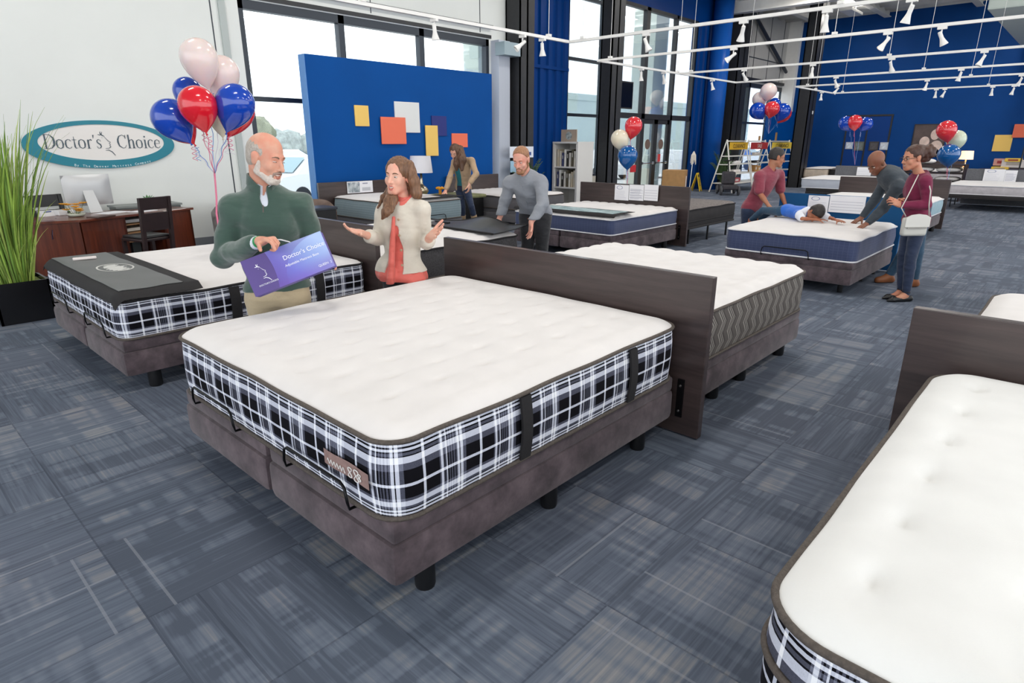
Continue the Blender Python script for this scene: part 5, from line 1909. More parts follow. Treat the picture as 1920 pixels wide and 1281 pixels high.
def profile_logo(sc, name, m, parent, Mx, th=0.0012):
    """the face-in-profile mark: broken curl above, profile line, neck stroke"""
    mb = MB()
    strokes = [[(-0.16, 0.36, .03), (-0.05, 0.33, .05), (0.05, 0.42, .03), (0.07, 0.50, .02)], [(-0.02, 0.52, .02), (-0.03, 0.42, .05), (0.06, 0.31, .06), (0.16, 0.27, .02)],
               [(0.14, 0.26, .012), (0.22, 0.14, .018), (0.30, 0.02, .03), (0.42, -0.07, .03), (0.34, -0.12, .03), (0.40, -0.20, .03), (0.36, -0.24, .03), (0.40, -0.32, .045), (0.30, -0.40, .03), (0.12, -0.41, .018)],
               [(0.0, 0.20, .012), (0.05, 0.18, .018)], [(0.10, -0.52, .02), (0.26, -0.50, .04), (0.42, -0.60, .045), (0.56, -0.80, .03)]]
    for st in strokes:
        n = len(st)
        L, Rr = [], []
        for i, (x, y, w) in enumerate(st):
            a = st[max(0, i - 1)]
            b = st[min(n - 1, i + 1)]
            dx, dy = b[0] - a[0], b[1] - a[1]
            l = math.hypot(dx, dy) or 1
            nx_, ny_ = -dy / l, dx / l
            L.append((x + nx_ * w / 2, y + ny_ * w / 2))
            Rr.append((x - nx_ * w / 2, y - ny_ * w / 2))
        vs = [Mx @ Vector((p[0] * sc, p[1] * sc, 0)) for p in L] + [Mx @ Vector((p[0] * sc, p[1] * sc, 0)) for p in Rr] + [Mx @ Vector((p[0] * sc, p[1] * sc, th)) for p in L] + [Mx @ Vector((p[0] * sc, p[1] * sc, th)) for p in Rr]
        fs = []
        for i in range(n - 1):
            fs += [(i, i + 1, n + i + 1, n + i), (2 * n + i, 3 * n + i, 3 * n + i + 1, 2 * n + i + 1), (i, 2 * n + i, 2 * n + i + 1, i + 1), (n + i, n + i + 1, 3 * n + i + 1, 3 * n + i)]
        mb.add(vs, fs)
    return mb.build(name, m, parent)


profile_logo(0.085, 'emblem', WH, t, wr_frame(BWid * 0.155, -BHt * 0.42))

# ---------------------------------------------------------------- woman in the cream jacket
J = dict(neck=at(757, 374, 4.42), shR=at(720, 395, 4.46), shL=at(792, 392, 4.36), elR=at(707, 449, 4.46), wrR=at(677, 437, 4.22), elL=at(800, 456, 4.44), wrL=at(807, 443, 4.22), pelvis=at(753, 512, 4.52),
         hpR=at(736, 522, 4.54), hpL=at(772, 522, 4.50))
legs_down(J, fd=(-0.3, -0.4))
hc = np.array(at(746, 330, 4.42))
fdir = V3(-0.93, -0.36, -0.02)
hR = axes(fdir, UPZ + V3(0.02, -0.08, 0))
HS = 1.05
hands = {'R': dict(d=unit(at(634, 427, 4.02) - at(677, 437, 4.22)), pn=V3(0.05, -0.35, 0.9), th=V3(-0.1, -0.5, 0.6), curl=(0.14, 0.18, 0.2, 0.25), spread=0.10, thumb=0.1, sc=1.03),
         'L': dict(d=unit(at(842, 428, 4.02) - at(807, 443, 4.22)), pn=V3(-0.6, -0.45, 0.55), th=V3(0.0, 0.3, 1), curl=(0.10, 0.12, 0.15, 0.2), spread=0.16, thumb=-0.1, sc=1.03, thumb_out=1.0)}
P = Person('person', 'woman with long brown hair in cream jacket and coral blouse, both palms raised', J, (2.78, 3.72, 0), (-0.5, -0.85, 0), 0.96, 0.90, 1, 0.005, skin('fair_light', (230, 182, 160)), hands, (hc, hR, HS))
P.body(dict(smile=1.0, fem=1, jaw=0.86), None)
head_bits(P.t, hc, hR, HS, P.o, 0.9, brow=(96, 70, 54), lip=(196, 96, 92), iris=(70, 50, 36))
nk = P.J['neck']
pz = P.J['pelvis'][2]
# blouse with a flared hem and a loose hanging placket
S = Sdf()
P.torso(S, 0.008)
S.ell(P.J['pelvis'] + V3(0, 0, -0.01), P.R, (0.200, 0.150, 0.12), 0.05)
S.cone(loc(nk, P.R, 0.005, 0.135, -0.10), loc(P.J['pelvis'], P.R, 0.0, 0.165, -0.02), 0.012, 0.032, 0.02)
S.cut(V3(0, 0, pz - 0.045), -UPZ)
S.sub(nk + P.R[2] * 0.07, P.R, (0.050, 0.052, 0.075), 0.004)
S.noise(lambda X, Y, Z: 0.004 * np.sin(70 * X + 40 * Y + 2 * np.sin(9 * Z)) * np.clip((pz + 0.45 - Z) / 0.45, 0, 1))
P.grow('blouse', S, CL['coral'])
ring(P, 'blouse_collar', CL['coral'], nk - P.R[2] * 0.004 + P.R[1] * 0.004, P.R, 0.066, 0.058, 0.042, 0.25, 0.05, 0.010, 0.006)
# jacket, open at the front
S = Sdf()
P.torso(S, 0.020)
S.ell(P.J['pelvis'] + V3(0, 0, 0.0), P.R, (0.205, 0.150, 0.13), 0.06)
P.arms(S, 0.010, 0.72, fl=0.010)
S.cut(V3(0, 0, pz + 0.02), -UPZ)
for q in 'LR':
    wr, el = P.J['wr' + q], P.J['el' + q]
    d = unit(wr - el)
    S.cut(el + (wr - el) * 0.70, d, np.minimum(el, wr) - 0.06, np.maximum(el, wr) + 0.06)
    S.sub(el + (wr - el) * 0.74, axes(d, UPZ), (0.034, 0.06, 0.034), 0.002)
S.sub(nk + P.R[2] * 0.06 + P.R[1] * 0.01, P.R, (0.066, 0.070, 0.085), 0.004)
# the opening: narrow at the neck, widening towards the hem
mid = (nk + P.J['pelvis']) / 2
tl = unit(P.J['pelvis'] - nk + P.R[1] * 0.04)
oR = np.array([P.R[0], np.cross(tl, P.R[0]) * -1, tl])
S.sub(loc(P.J['pelvis'], P.R, -0.005, 0.16, -0.06), oR, (0.072, 0.10, 0.46), 0.004)
S.noise(wrinkle(0.0045, 42, 3.0))
P.grow('jacket', S, CL['cream'])
for k in range(4):
    c_ = loc(nk, P.R, 0.0, 0, 0) + (P.J['pelvis'] - nk) * (0.20 + 0.20 * k)
    q_ = c_ - P.R[0] * 0 + unit(P.J['shL'] - P.J['shR']) * (0.038 + 0.014 * k) + P.R[1] * (0.142 + 0.008 * (k == 1) + 0.006 * (k > 2))
    MB().lathe([(0.0, 0), (0.009, 0), (0.009, 0.004), (0.005, 0.006), (0.0, 0.005)], 14, (0, 0, 0), frame(Vector(q_ - P.o), Vector(P.R[0]), Vector(P.R[2]), Vector(P.R[1]))).build('button', mat('horn_button', (176, 150, 122), 0.4), P.t, True, 0.7)
S = Sdf()
P.torso(S, 0.0)
P.legs(S, 0.008, slim=0.9)
S.cut(V3(0, 0, pz + 0.02), UPZ)
P.grow('trousers', S, CL['blackc'], 0.008)
P.shoes(CL['shoeblack'], 0.009)
# long hair: cap, one fall in front of her right shoulder, one down the back
S = Sdf()
Ph = lambda x, y, z: loc(hc, hR, x * HS, y * HS, z * HS)
S.ell(Ph(0, -0.018, 0.038), hR, (0.083 * HS, 0.101 * HS, 0.090 * HS), 0)
S.ell(Ph(0, -0.050, -0.020), hR, (0.078 * HS, 0.070 * HS, 0.090 * HS), 0.03)
S.sub(Ph(0.0, 0.105, -0.022), hR, (0.070 * HS, 0.108 * HS, 0.105 * HS), 0.006)
S.sub(Ph(0.0, 0.10, 0.040), hR, (0.052 * HS, 0.070 * HS, 0.050 * HS), 0.01)


def lock(pts, rr, k=0.02):
    for i in range(len(pts) - 1):
        S.cone(pts[i], pts[i + 1], rr[i], rr[i + 1], k)


w = lambda px, py, s_: np.array(at(px, py, s_))
lock([w(742, 306, 4.50), w(737, 335, 4.52), w(733, 356, 4.46), w(729, 378, 4.34), w(724, 398, 4.29), w(717, 410, 4.30)], [0.030, 0.026, 0.028, 0.033, 0.028, 0.010])
lock([w(740, 352, 4.50), w(739, 374, 4.33), w(735, 396, 4.28)], [0.018, 0.024, 0.012])
lock([w(736, 345, 4.54), w(718, 370, 4.44), w(708, 390, 4.40)], [0.016, 0.016, 0.006])
lock([w(768, 310, 4.40), w(776, 340, 4.38), w(781, 362, 4.38), w(786, 378, 4.42)], [0.034, 0.036, 0.036, 0.014])
lock([w(758, 312, 4.46), w(766, 345, 4.48), w(772, 380, 4.50), w(776, 402, 4.54)], [0.040, 0.050, 0.046, 0.02])
S.noise(lambda X, Y, Z: 0.0016 * np.sin(260 * X + 10 * Z + 1.2 * np.sin(14 * Z)) + 0.0014 * np.sin(240 * Y - 9 * Z + np.sin(17 * Z)))
P.grow('hair', S, HR['brown'], 0.0045)

# ---------------------------------------------------------------- bearded man in the grey shirt
J = dict(neck=at(984, 326, 7.25), shR=at(957, 342, 7.35), shL=at(1013, 340, 7.20), elR=at(946, 380, 7.42), wrR=at(936, 411, 7.42), elL=at(1019, 385, 7.05), wrL=at(996, 416, 6.95), pelvis=at(1004, 400, 7.55),
         hpR=at(990, 408, 7.58), hpL=at(1017, 406, 7.50))
legs_down(J, fd=(-0.35, -0.15))
J['anR'] = J['anR'] + V3(0.0, 0.1, 0)
hc = np.array(at(977, 299, 7.15))
fdir = V3(-0.90, -0.30, -0.42)
hR = axes(fdir, UPZ)
HS = 1.12
hands = {'R': dict(d=V3(-0.35, -0.1, -0.6), pn=V3(-0.2, 0.3, -0.6), th=V3(0.5, -0.6, 0.3), curl=(0.5, 0.6, 0.6, 0.7), sc=1.1),
         'L': dict(d=V3(-0.12, -0.05, -1), pn=V3(-0.8, 0.3, 0), th=V3(-0.5, -0.6, 0.1), curl=(0.25, 0.3, 0.3, 0.3), sc=1.1)}
P = Person('person', 'bearded man in grey button-up shirt bending to lift a dark foot cover', J, (5.75, 4.75, 0), (-0.7, -0.6, 0), 1.04, 1.10, 0, 0.007, skin('fair_pink', (222, 168, 148)), hands, (hc, hR, HS))
P.body(dict(smile=0.0), None)
head_bits(P.t, hc, hR, HS, P.o, 0.2, brow=(140, 98, 72), lip=(186, 110, 98))
S = Sdf()
P.torso(S, 0.020)
P.arms(S, 0.014, 0.94)
S.cut(V3(0, 0, P.J['pelvis'][2] + 0.0), -UPZ)
nk = P.J['neck']
S.sub(nk + P.R[2] * 0.07 + P.R[1] * 0.02, P.R, (0.056, 0.07, 0.08), 0.004)
S.noise(wrinkle(0.008, 34, 5.0))
P.grow('shirt', S, CL['grey'])
ring(P, 'shirt_collar', CL['grey'], nk + P.R[2] * 0.0, P.R, 0.074, 0.068, 0.045, 0.5, 0.05, 0.005, 0.012)
MB().tube(local(P, [loc(nk + (P.J['pelvis'] - nk) * u, P.R, 0, 0.118 + 0.03 * math.sin(3 * u), 0) for u in (0.12, 0.3, 0.5, 0.7, 0.9)]), 0.008, 6).build('placket', CL['grey'], P.t)
S = Sdf()
P.torso(S, 0.004)
P.legs(S, 0.010)
S.cut(V3(0, 0, P.J['pelvis'][2] + 0.02), UPZ)
P.grow('trousers', S, CL['charc'], 0.009)
MB().tube(local(P, [loc(P.J['pelvis'], P.R, 0.172 * math.cos(a), 0.126 * math.sin(a), 0.022) for a in [2 * PI * k / 24 for k in range(24)]]), 0.016, 8, closed=True).build('belt', mat('brown_belt', (120, 72, 44), 0.5), P.t, True)
P.shoes(CL['shoeblack'], 0.010)
cap_hair(P, hc, hR, HS, HR['ginger'], g=0.006, front=0.050, fz=0.080, low=-0.035)
Ph = lambda x, y, z: loc(hc, hR, x * HS, y * HS, z * HS)
S = Sdf()
for q in (-1, 1):
    S.cone(Ph(q * 0.048, 0.000, -0.066), Ph(q * 0.018, 0.062, -0.104), 0.0225 * HS, 0.024 * HS, 0.0)
    S.cone(Ph(q * 0.070, 0.006, -0.010), Ph(q * 0.050, 0.004, -0.066), 0.010 * HS, 0.020 * HS, 0.01)
    S.cone(Ph(q * 0.004, 0.092, -0.052), Ph(q * 0.026, 0.078, -0.070), 0.007 * HS, 0.008 * HS, 0.01)
    S.cone(Ph(q * 0.026, 0.078, -0.070), Ph(q * 0.016, 0.072, -0.100), 0.008 * HS, 0.014 * HS, 0.01)
S.cone(Ph(-0.016, 0.068, -0.108), Ph(0.016, 0.068, -0.108), 0.022 * HS, 0.022 * HS, 0.012)
P.grow('beard', S, HR['ginger'], 0.006)

# ---------------------------------------------------------------- woman in the tan jacket
J = dict(neck=at(866, 298, 12.2), shR=at(853, 303, 12.3), shL=at(884, 301, 12.1), elR=at(844, 333, 12.1), wrR=at(836, 357, 12.0), elL=at(893, 326, 12.0), wrL=at(880, 345, 11.9), pelvis=at(868, 352, 12.35),
         hpR=at(862, 357, 12.4), hpL=at(875, 356, 12.3), knR=at(867, 388, 12.2), knL=at(884, 388, 12.1), anR=at(868, 424, 12.3), anL=at(893, 424, 12.2))
J['toR'] = J['anR'] + Vector((-0.12, -0.06, -0.07))
J['toL'] = J['anL'] + Vector((-0.10, -0.10, -0.07))
dz = J['toR'][2] - 0.03
hc = np.array(at(853, 285, 12.1))
hR = axes(V3(-0.75, -0.25, -0.55), UPZ)
HS = 1.12
hands = {'R': dict(d=V3(-0.3, 0.0, -0.3), pn=V3(0, 0, -1), th=V3(0.3, -0.6, 0), curl=0.15, sc=1.1), 'L': dict(d=V3(-0.1, 0, -1), pn=V3(-0.4, 0.8, 0), th=V3(-0.5, 0, 0), curl=0.5, sc=1.1)}
P = Person('person', 'woman in tan jacket, teal top and jeans leaning one hand on a mattress', J, (8.6, 8.9, 0), (-0.6, -0.7, 0), 0.98, 0.94, 1, 0.009, skin('fair_b', (224, 176, 152)), hands, (hc, hR, HS))
P.body(dict(fem=1), None)
head_bits(P.t, hc, hR, HS, P.o, 0.3, brow=(80, 56, 44), lip=(190, 100, 94))
nk, pz = P.J['neck'], P.J['pelvis'][2]
S = Sdf()
P.torso(S, 0.006)
S.cut(V3(0, 0, pz + 0.04), -UPZ)
P.grow('top', S, CL['teal'])
S = Sdf()
P.torso(S, 0.022)
P.arms(S, 0.018, 0.92)
S.cut(V3(0, 0, pz - 0.06), -UPZ)
S.sub(loc(P.J['pelvis'], P.R, 0.02, 0.16, 0.02), P.R, (0.085, 0.10, 0.48), 0.004)
S.sub(nk + P.R[2] * 0.08, P.R, (0.07, 0.08, 0.08), 0.004)
S.noise(wrinkle(0.004, 26, 7.0))
P.grow('jacket', S, CL['tan'])
S = Sdf()
P.torso(S, 0.002)
P.legs(S, 0.010, slim=0.9)
S.cut(V3(0, 0, pz + 0.06), UPZ)
P.grow('jeans', S, CL['denim'])
for q in 'LR':
    S = Sdf()
    kn, an, to = P.J['kn' + q], P.J['an' + q], P.J['to' + q]
    S.cone(kn + (an - kn) * 0.45, an, 0.062, 0.050, 0)
    S.cone(an, an + V3(0, 0, -0.05), 0.05, 0.045, 0.02)
    S.cone(an + V3(0, 0, -0.05), to, 0.045, 0.036, 0.02)
    S.cut(kn + (an - kn) * 0.42, unit(kn - an))
    P.grow('boot', S, CL['suede'])
S = Sdf()
Ph = lambda x, y, z: loc(hc, hR, x * HS, y * HS, z * HS)
S.ell(Ph(0, -0.018, 0.038), hR, (0.084 * HS, 0.102 * HS, 0.090 * HS), 0)
S.sub(Ph(0.0, 0.105, -0.02), hR, (0.074 * HS, 0.110 * HS, 0.105 * HS), 0.006)
lock([w(862, 280, 12.1), w(866, 300, 11.95), w(866, 318, 11.9)], [0.075, 0.085, 0.03])
lock([w(856, 296, 12.0), w(855, 308, 11.92), w(857, 320, 11.92)], [0.04, 0.05, 0.02])
S.noise(lambda X, Y, Z: 0.004 * np.sin(120 * X + 8 * Z) + 0.004 * np.sin(110 * Y - 9 * Z))
P.grow('hair', S, HR['brown2'], 0.008)

# ---------------------------------------------------------------- young man in the red t-shirt
J = dict(neck=at(1446, 318, 9.15), shR=at(1424, 330, 9.05), shL=at(1461, 327, 9.35), elR=at(1424, 362, 9.0), wrR=at(1443, 388, 8.85), elL=at(1464, 360, 9.35), wrL=at(1474, 388, 9.25), pelvis=at(1409, 390, 9.35),
         hpR=at(1402, 396, 9.30), hpL=at(1418, 396, 9.45))
legs_down(J, fd=(0.2, -0.4))
hc = np.array(at(1457, 295, 9.15))
hR = axes(V3(0.62, -0.78, -0.22), UPZ)
HS = 1.10
hands = {'R': dict(d=V3(0.3, -0.6, -0.5), pn=V3(0, 0.1, -1), th=V3(0.6, 0.4, 0), curl=0.5, sc=1.1), 'L': dict(d=V3(0.3, -0.5, -0.7), pn=V3(0, 0.1, -1), th=V3(-0.6, 0, 0.2), curl=0.4, sc=1.1)}
P = Person('person', 'young man with glasses in dark red t-shirt leaning on the bed edge', J, (8.95, 3.72, 0), (0.6, -0.8, 0), 1.0, 0.94, 0, 0.008, skin('brown_light', (168, 116, 88)), hands, (hc, hR, HS))
P.body(dict(jaw=0.95), None)
head_bits(P.t, hc, hR, HS, P.o, 0.2, brow=(30, 22, 20), lip=(150, 90, 80))
nk, pz = P.J['neck'], P.J['pelvis'][2]
S = Sdf()
P.torso(S, 0.018)
P.arms(S, 0.016, 0.42, fl=0.010)
S.cut(V3(0, 0, pz - 0.05), -UPZ)
S.sub(nk + P.R[2] * 0.07 + P.R[1] * 0.02, P.R, (0.066, 0.075, 0.085), 0.004)
S.noise(wrinkle(0.004, 26, 9.0))
P.grow('t_shirt', S, CL['red'])
S = Sdf()
P.torso(S, 0.002)
P.legs(S, 0.012)
S.cut(V3(0, 0, pz + 0.0), UPZ)
P.grow('jeans', S, CL['denim'], 0.010)
P.shoes(CL['shoeblack'], 0.012)
cap_hair(P, hc, hR, HS, HR['black'], g=0.006, front=0.058, fz=0.058, low=-0.04, h=0.007)


def glasses(P, hc, hR, HS, name='glasses', m=None):
    Ph = lambda x, y, z: Vector(loc(hc, hR, x * HS, y * HS, z * HS) - P.o)
    mb = MB()
    for q in (-1, 1):
        mb.tube([Ph(q * 0.031 + 0.021 * math.cos(a), 0.100, -0.001 + 0.015 * math.sin(a)) for a in [2 * PI * k / 16 for k in range(16)]], 0.0022, 6, closed=True)
        mb.tube([Ph(q * 0.052, 0.099, 0.003), Ph(q * 0.075, 0.05, 0.004), Ph(q * 0.082, -0.01, 0.002)], 0.002, 6)
    mb.tube([Ph(-0.010, 0.102, 0.002), Ph(0.010, 0.102, 0.002)], 0.002, 6)
    mb.build(name, m or M['black'], P.t, True)


glasses(P, hc, hR, HS)

# ---------------------------------------------------------------- boy lying face down on the navy mattress
zb = 0.705
ax_ = unit(V3(8.60, 2.50, 0) - V3(9.02, 3.30, 0))
side_ = np.cross(ax_, UPZ)
B0 = V3(8.66, 2.64, zb)
bp_ = lambda a, b, c: B0 + ax_ * a + side_ * b + UPZ * c
J = dict(neck=bp_(-0.10, 0, 0.085), shR=bp_(-0.14, 0.125, 0.075), shL=bp_(-0.14, -0.125, 0.075), elR=bp_(0.03, 0.22, 0.045), wrR=bp_(0.10, 0.06, 0.035), elL=bp_(0.08, -0.19, 0.045), wrL=bp_(0.28, -0.12, 0.035), pelvis=bp_(-0.50, 0, 0.085),
         hpR=bp_(-0.54, 0.07, 0.075), hpL=bp_(-0.54, -0.07, 0.075), knR=bp_(-0.86, 0.08, 0.055), knL=bp_(-0.86, -0.08, 0.055), anR=bp_(-1.06, 0.10, -0.10), anL=bp_(-1.06, -0.06, -0.10), toR=bp_(-1.10, 0.10, -0.22), toL=bp_(-1.10, -0.06, -0.22))
hc = bp_(0.03, 0.01, 0.105)
hR = axes(unit(ax_ * 0.3 + V3(0, 0, -0.95) + side_ * 0.35), ax_)
hands = {'R': dict(d=ax_ * 0.5 - side_ * 0.8, pn=-UPZ, th=ax_, curl=0.15, sc=0.8), 'L': dict(d=ax_ * 0.9 + side_ * 0.2, pn=-UPZ, th=side_, curl=0.15, sc=0.8)}
P = Person('person', 'boy in blue and white shirt lying face down on the navy mattress', J, tuple(B0), (0, 0, -1), 0.80, 0.74, 0, 0.008, skin('brown_mid', (164, 108, 80)), hands, (hc, hR, 0.95))
P.body({}, None)
S = Sdf()
P.torso(S, 0.014)
P.arms(S, 0.018, 0.30)
S.cut(bp_(-0.50, 0, 0), -ax_)
S.noise(wrinkle(0.003, 30, 2.0))
P.grow('shirt', S, CL['royal'])
S = Sdf()
P.torso(S, 0.019)
P.arms(S, 0.022, 0.40)
S.cut(bp_(-0.13, 0, 0), -ax_)
S.sub(J['neck'] + ax_ * 0.05, P.R, (0.06, 0.06, 0.07), 0.003)
P.grow('shirt_yoke', S, CL['white'])
S = Sdf()
P.torso(S, 0.004)
P.legs(S, 0.012)
S.cut(bp_(-0.48, 0, 0), ax_)
P.grow('jeans', S, CL['denim2'])
cap_hair(P, hc, hR, 0.95, HR['black'], g=0.012, front=0.06, fz=0.05, low=-0.05, h=0.007)

# ---------------------------------------------------------------- bald man bending over the bed
J = dict(neck=at(1655, 322, 7.75), shR=at(1662, 336, 7.95), shL=at(1684, 350, 7.45), elR=at(1641, 374, 8.0), wrR=at(1617, 407, 8.02), elL=at(1655, 392, 7.62), wrL=at(1626, 419, 7.60), pelvis=at(1722, 372, 7.55),
         hpR=at(1716, 384, 7.66), hpL=at(1728, 386, 7.46))
J['knR'], J['knL'] = at(1712, 448, 7.60), at(1722, 450, 7.42)
J['anR'], J['anL'] = V3(*at(1668, 515, 7.62)), V3(*at(1714, 522, 7.38))
for q in 'LR':
    J['an' + q] = V3(J['an' + q][0], J['an' + q][1], 0.10)
    J['to' + q] = J['an' + q] + V3(-0.10, 0.10, -0.072)
hc = np.array(at(1643, 305, 7.72))
hR = axes(V3(-0.60, 0.30, -0.55), UPZ + V3(-0.5, 0.2, 0))
HS = 1.12
hands = {'R': dict(d=V3(-0.5, 0.35, -0.35), pn=V3(0, 0, -1), th=V3(-0.2, -0.7, 0), curl=0.12, sc=1.1), 'L': dict(d=V3(-0.5, 0.3, -0.30), pn=V3(0, 0, -1), th=V3(0.3, 0.6, 0), curl=0.12, sc=1.1)}
P = Person('person', 'bald man in dark grey pullover bending with both hands pressed on the bed', J, (8.95, 1.45, 0), (-0.7, 0.3, -0.4), 1.0, 1.02, 0, 0.008, skin('brown_deep', (128, 84, 62)), hands, (hc, hR, HS))
P.body(dict(jaw=1.05), None)
head_bits(P.t, hc, hR, HS, P.o, 0.0, brow=(40, 28, 24), lip=(120, 72, 64))
nk, pe = P.J['neck'], P.J['pelvis']
S = Sdf()
P.torso(S, 0.018)
P.arms(S, 0.014, 0.95)
S.cut(pe - P.R[2] * 0.04, -P.R[2])
S.noise(wrinkle(0.004, 26, 4.0))
P.grow('pullover', S, CL['slate'])
S = Sdf()
P.torso(S, 0.004)
P.legs(S, 0.012)
S.cut(pe + P.R[2] * 0.02, P.R[2])
P.grow('jeans', S, CL['denim2'], 0.010)
P.shoes(CL['shoebrown'], 0.009)

# ---------------------------------------------------------------- woman in the burgundy sweater
J = dict(neck=at(1724, 326, 6.80), shL=at(1736, 338, 6.62), shR=at(1716, 336, 6.98), elL=at(1737, 384, 6.60), wrL=at(1687, 385, 6.64), elR=at(1706, 384, 7.0), wrR=at(1686, 380, 6.82), pelvis=at(1717, 412, 6.86),
         hpL=at(1722, 424, 6.78), hpR=at(1708, 424, 6.95), knL=at(1708, 482, 6.70), knR=at(1694, 480, 6.88))
a1, a2 = at(1700, 545, 6.66), at(1690, 543, 6.78)
J['anL'], J['anR'] = V3(a1.x, a1.y, 0.095), V3(a2.x, a2.y, 0.095)
tdir = unit(V3(-0.75, 0.62, 0))
J['toL'] = J['anL'] + tdir * 0.15 - V3(0, 0, 0.068)
J['toR'] = J['anR'] + tdir * 0.15 - V3(0, 0, 0.068)
hc = np.array(at(1712, 296, 6.80))
hR = axes(V3(-0.70, 0.62, -0.12), UPZ)
HS = 1.06
hands = {'L': dict(d=V3(-0.5, 0.35, 0.30), pn=V3(0.3, 0.5, -0.2), th=UPZ, curl=0.9, sc=1.0, thumb=0.6, thumb_out=0.35), 'R': dict(d=V3(-0.6, 0.05, 0.12), pn=V3(0.3, -0.6, -0.3), th=UPZ, curl=0.9, sc=1.0, thumb=0.6, thumb_out=0.35)}
P = Person('person', 'woman with curly pulled-back hair, burgundy sweater and dark jeans, standing with folded hands', J, (a1.x, a1.y, 0), (-0.7, 0.65, 0), 0.97, 0.94, 1, 0.008, skin('tan_light', (196, 140, 112)), hands, (hc, hR, HS))
P.body(dict(fem=1, smile=0.6), None)
head_bits(P.t, hc, hR, HS, P.o, 0.6, brow=(50, 32, 28), lip=(170, 90, 84))
nk, pe = P.J['neck'], P.J['pelvis']
S = Sdf()
P.torso(S, 0.014)
P.arms(S, 0.010, 0.95)
S.ell(pe + V3(0, 0, 0.0), P.R, (0.180, 0.130, 0.10), 0.04)
S.cut(pe + V3(0, 0, -0.075), -UPZ)
S.sub(nk + P.R[2] * 0.06 + P.R[1] * 0.0, P.R, (0.105, 0.085, 0.065), 0.004)
S.noise(wrinkle(0.003, 30, 6.0))
P.grow('sweater', S, CL['burg'])
S = Sdf()
P.torso(S, 0.002)
P.legs(S, 0.008, slim=0.95)
S.cut(pe + V3(0, 0, 0.0), UPZ)
S.noise(wrinkle(0.002, 50, 6.0))
P.grow('jeans', S, CL['denim'], 0.008)
for q in 'LR':
    S = Sdf()
    a, tt = P.J['an' + q], P.J['to' + q]
    d = tdir
    S.cone(V3(a[0], a[1], 0.03) - d * 0.05, V3(tt[0], tt[1], 0.022), 0.038, 0.036, 0)
    S.cone(V3(tt[0], tt[1], 0.018), V3(tt[0], tt[1], 0.015) + d * 0.06, 0.034, 0.012, 0.02)
    S.cut(V3(0, 0, 0.003), -UPZ)
    S.cut(V3(0, 0, 0.062), UPZ)
    S.sub(V3(a[0], a[1], 0.062) + d * 0.05, axes(d, UPZ), (0.032, 0.075, 0.030), 0.004)
    P.grow('shoe', S, CL['shoeblack'])
    MB().tube(local(P, [V3(a[0], a[1], 0.11) + unit(V3(math.cos(x), math.sin(x), 0)) * 0.040 for x in [2 * PI * k / 16 for k in range(16)]]), 0.005, 6, closed=True).build('ankle_strap', CL['shoeblack'], P.t, True)
S = Sdf()
Ph = lambda x, y, z: loc(hc, hR, x * HS, y * HS, z * HS)
S.ell(Ph(0, -0.020, 0.040), hR, (0.082 * HS, 0.100 * HS, 0.088 * HS), 0)
S.cut(Ph(0, 0.050, 0.035), hR[1] * 0.85 - hR[2] * 0.5)
S.cut(Ph(0, 0.0, -0.03), hR[1] * 0.3 - hR[2])
rng = np.random.RandomState(4)
for k in range(34):
    v = unit(rng.randn(3))
    p = Ph(0, -0.130, 0.030) + v * 0.062 * HS
    S.ell(p, hR, (0.036, 0.036, 0.034), 0.012)
S.ell(Ph(0, -0.125, 0.03), hR, (0.080, 0.080, 0.076), 0.02)
S.noise(lambda X, Y, Z: 0.004 * np.sin(90 * X) * np.sin(85 * Y + 1) * np.sin(95 * Z))
P.grow('hair', S, HR['curly'], 0.007)
glasses(P, hc, hR, HS)

# white cross-body bag on her hip
bc = at(1714, 424, 6.60)
bxv = Vector((P.R[0][0], P.R[0][1], 0)).normalized()
byv = Vector((0.72, -0.69, 0)).normalized()        # along the hip, facing the viewer
fwv = Vector((-0.66, 0.62, 0)).normalized()
nrm = Vector((-fwv.y, fwv.x, 0))
if nrm.dot(Vector((-bc.x, -bc.y, 0))) < 0:
    nrm = -nrm
t = thing('shoulder_bag', 'white leather cross-body bag with flap at the burgundy sweater woman\'s hip', 'bag', bc)
Mx = frame(Vector((0, 0, 0)), fwv, nrm, Vector((0, 0, 1)))
Wb, Hb = 0.135, 0.105
mb = MB().box(-Wb, Wb, -0.035, 0.035, -Hb, Hb * 0.9, Mx, 0.03)
LT = mat('white_leather', (206, 204, 196), 0.4, bump=0.1, bscale=200)
mb.build('pouch', LT, t, True)
poly = [(-Wb, -0.005), (Wb, -0.005), (Wb, Hb * 0.9), (Wb * 0.6, Hb * 1.15), (0, Hb * 1.25), (-Wb * 0.6, Hb * 1.15), (-Wb, Hb * 0.9)]
MB().prism(poly, 0.012, Mx @ frame((0, 0.036, 0), (1, 0, 0), (0, 0, 1), (0, -1, 0)) @ Matrix.Translation((0, 0, -0.012))).build('flap', mat('white_leather_flap', (214, 212, 205), 0.4), t)
MB().box(-Wb * 0.8, Wb * 0.8, 0.045, 0.052, -0.022, -0.008, Mx, 0.003).build('trim_bar', mat('grey_leather', (150, 148, 142), 0.4), t)
sh = np.array(P.J['shR']) + V3(0, 0, 0.07)
rel = lambda q: Vector(np.array(q)) - bc
p_f = Mx @ Vector((-Wb * -0.95, 0.02, Hb))
p_b = Mx @ Vector((-Wb * 0.95, 0.02, Hb))
front = at(1684, 392, 6.50)
back = at(1739, 372, 6.50)
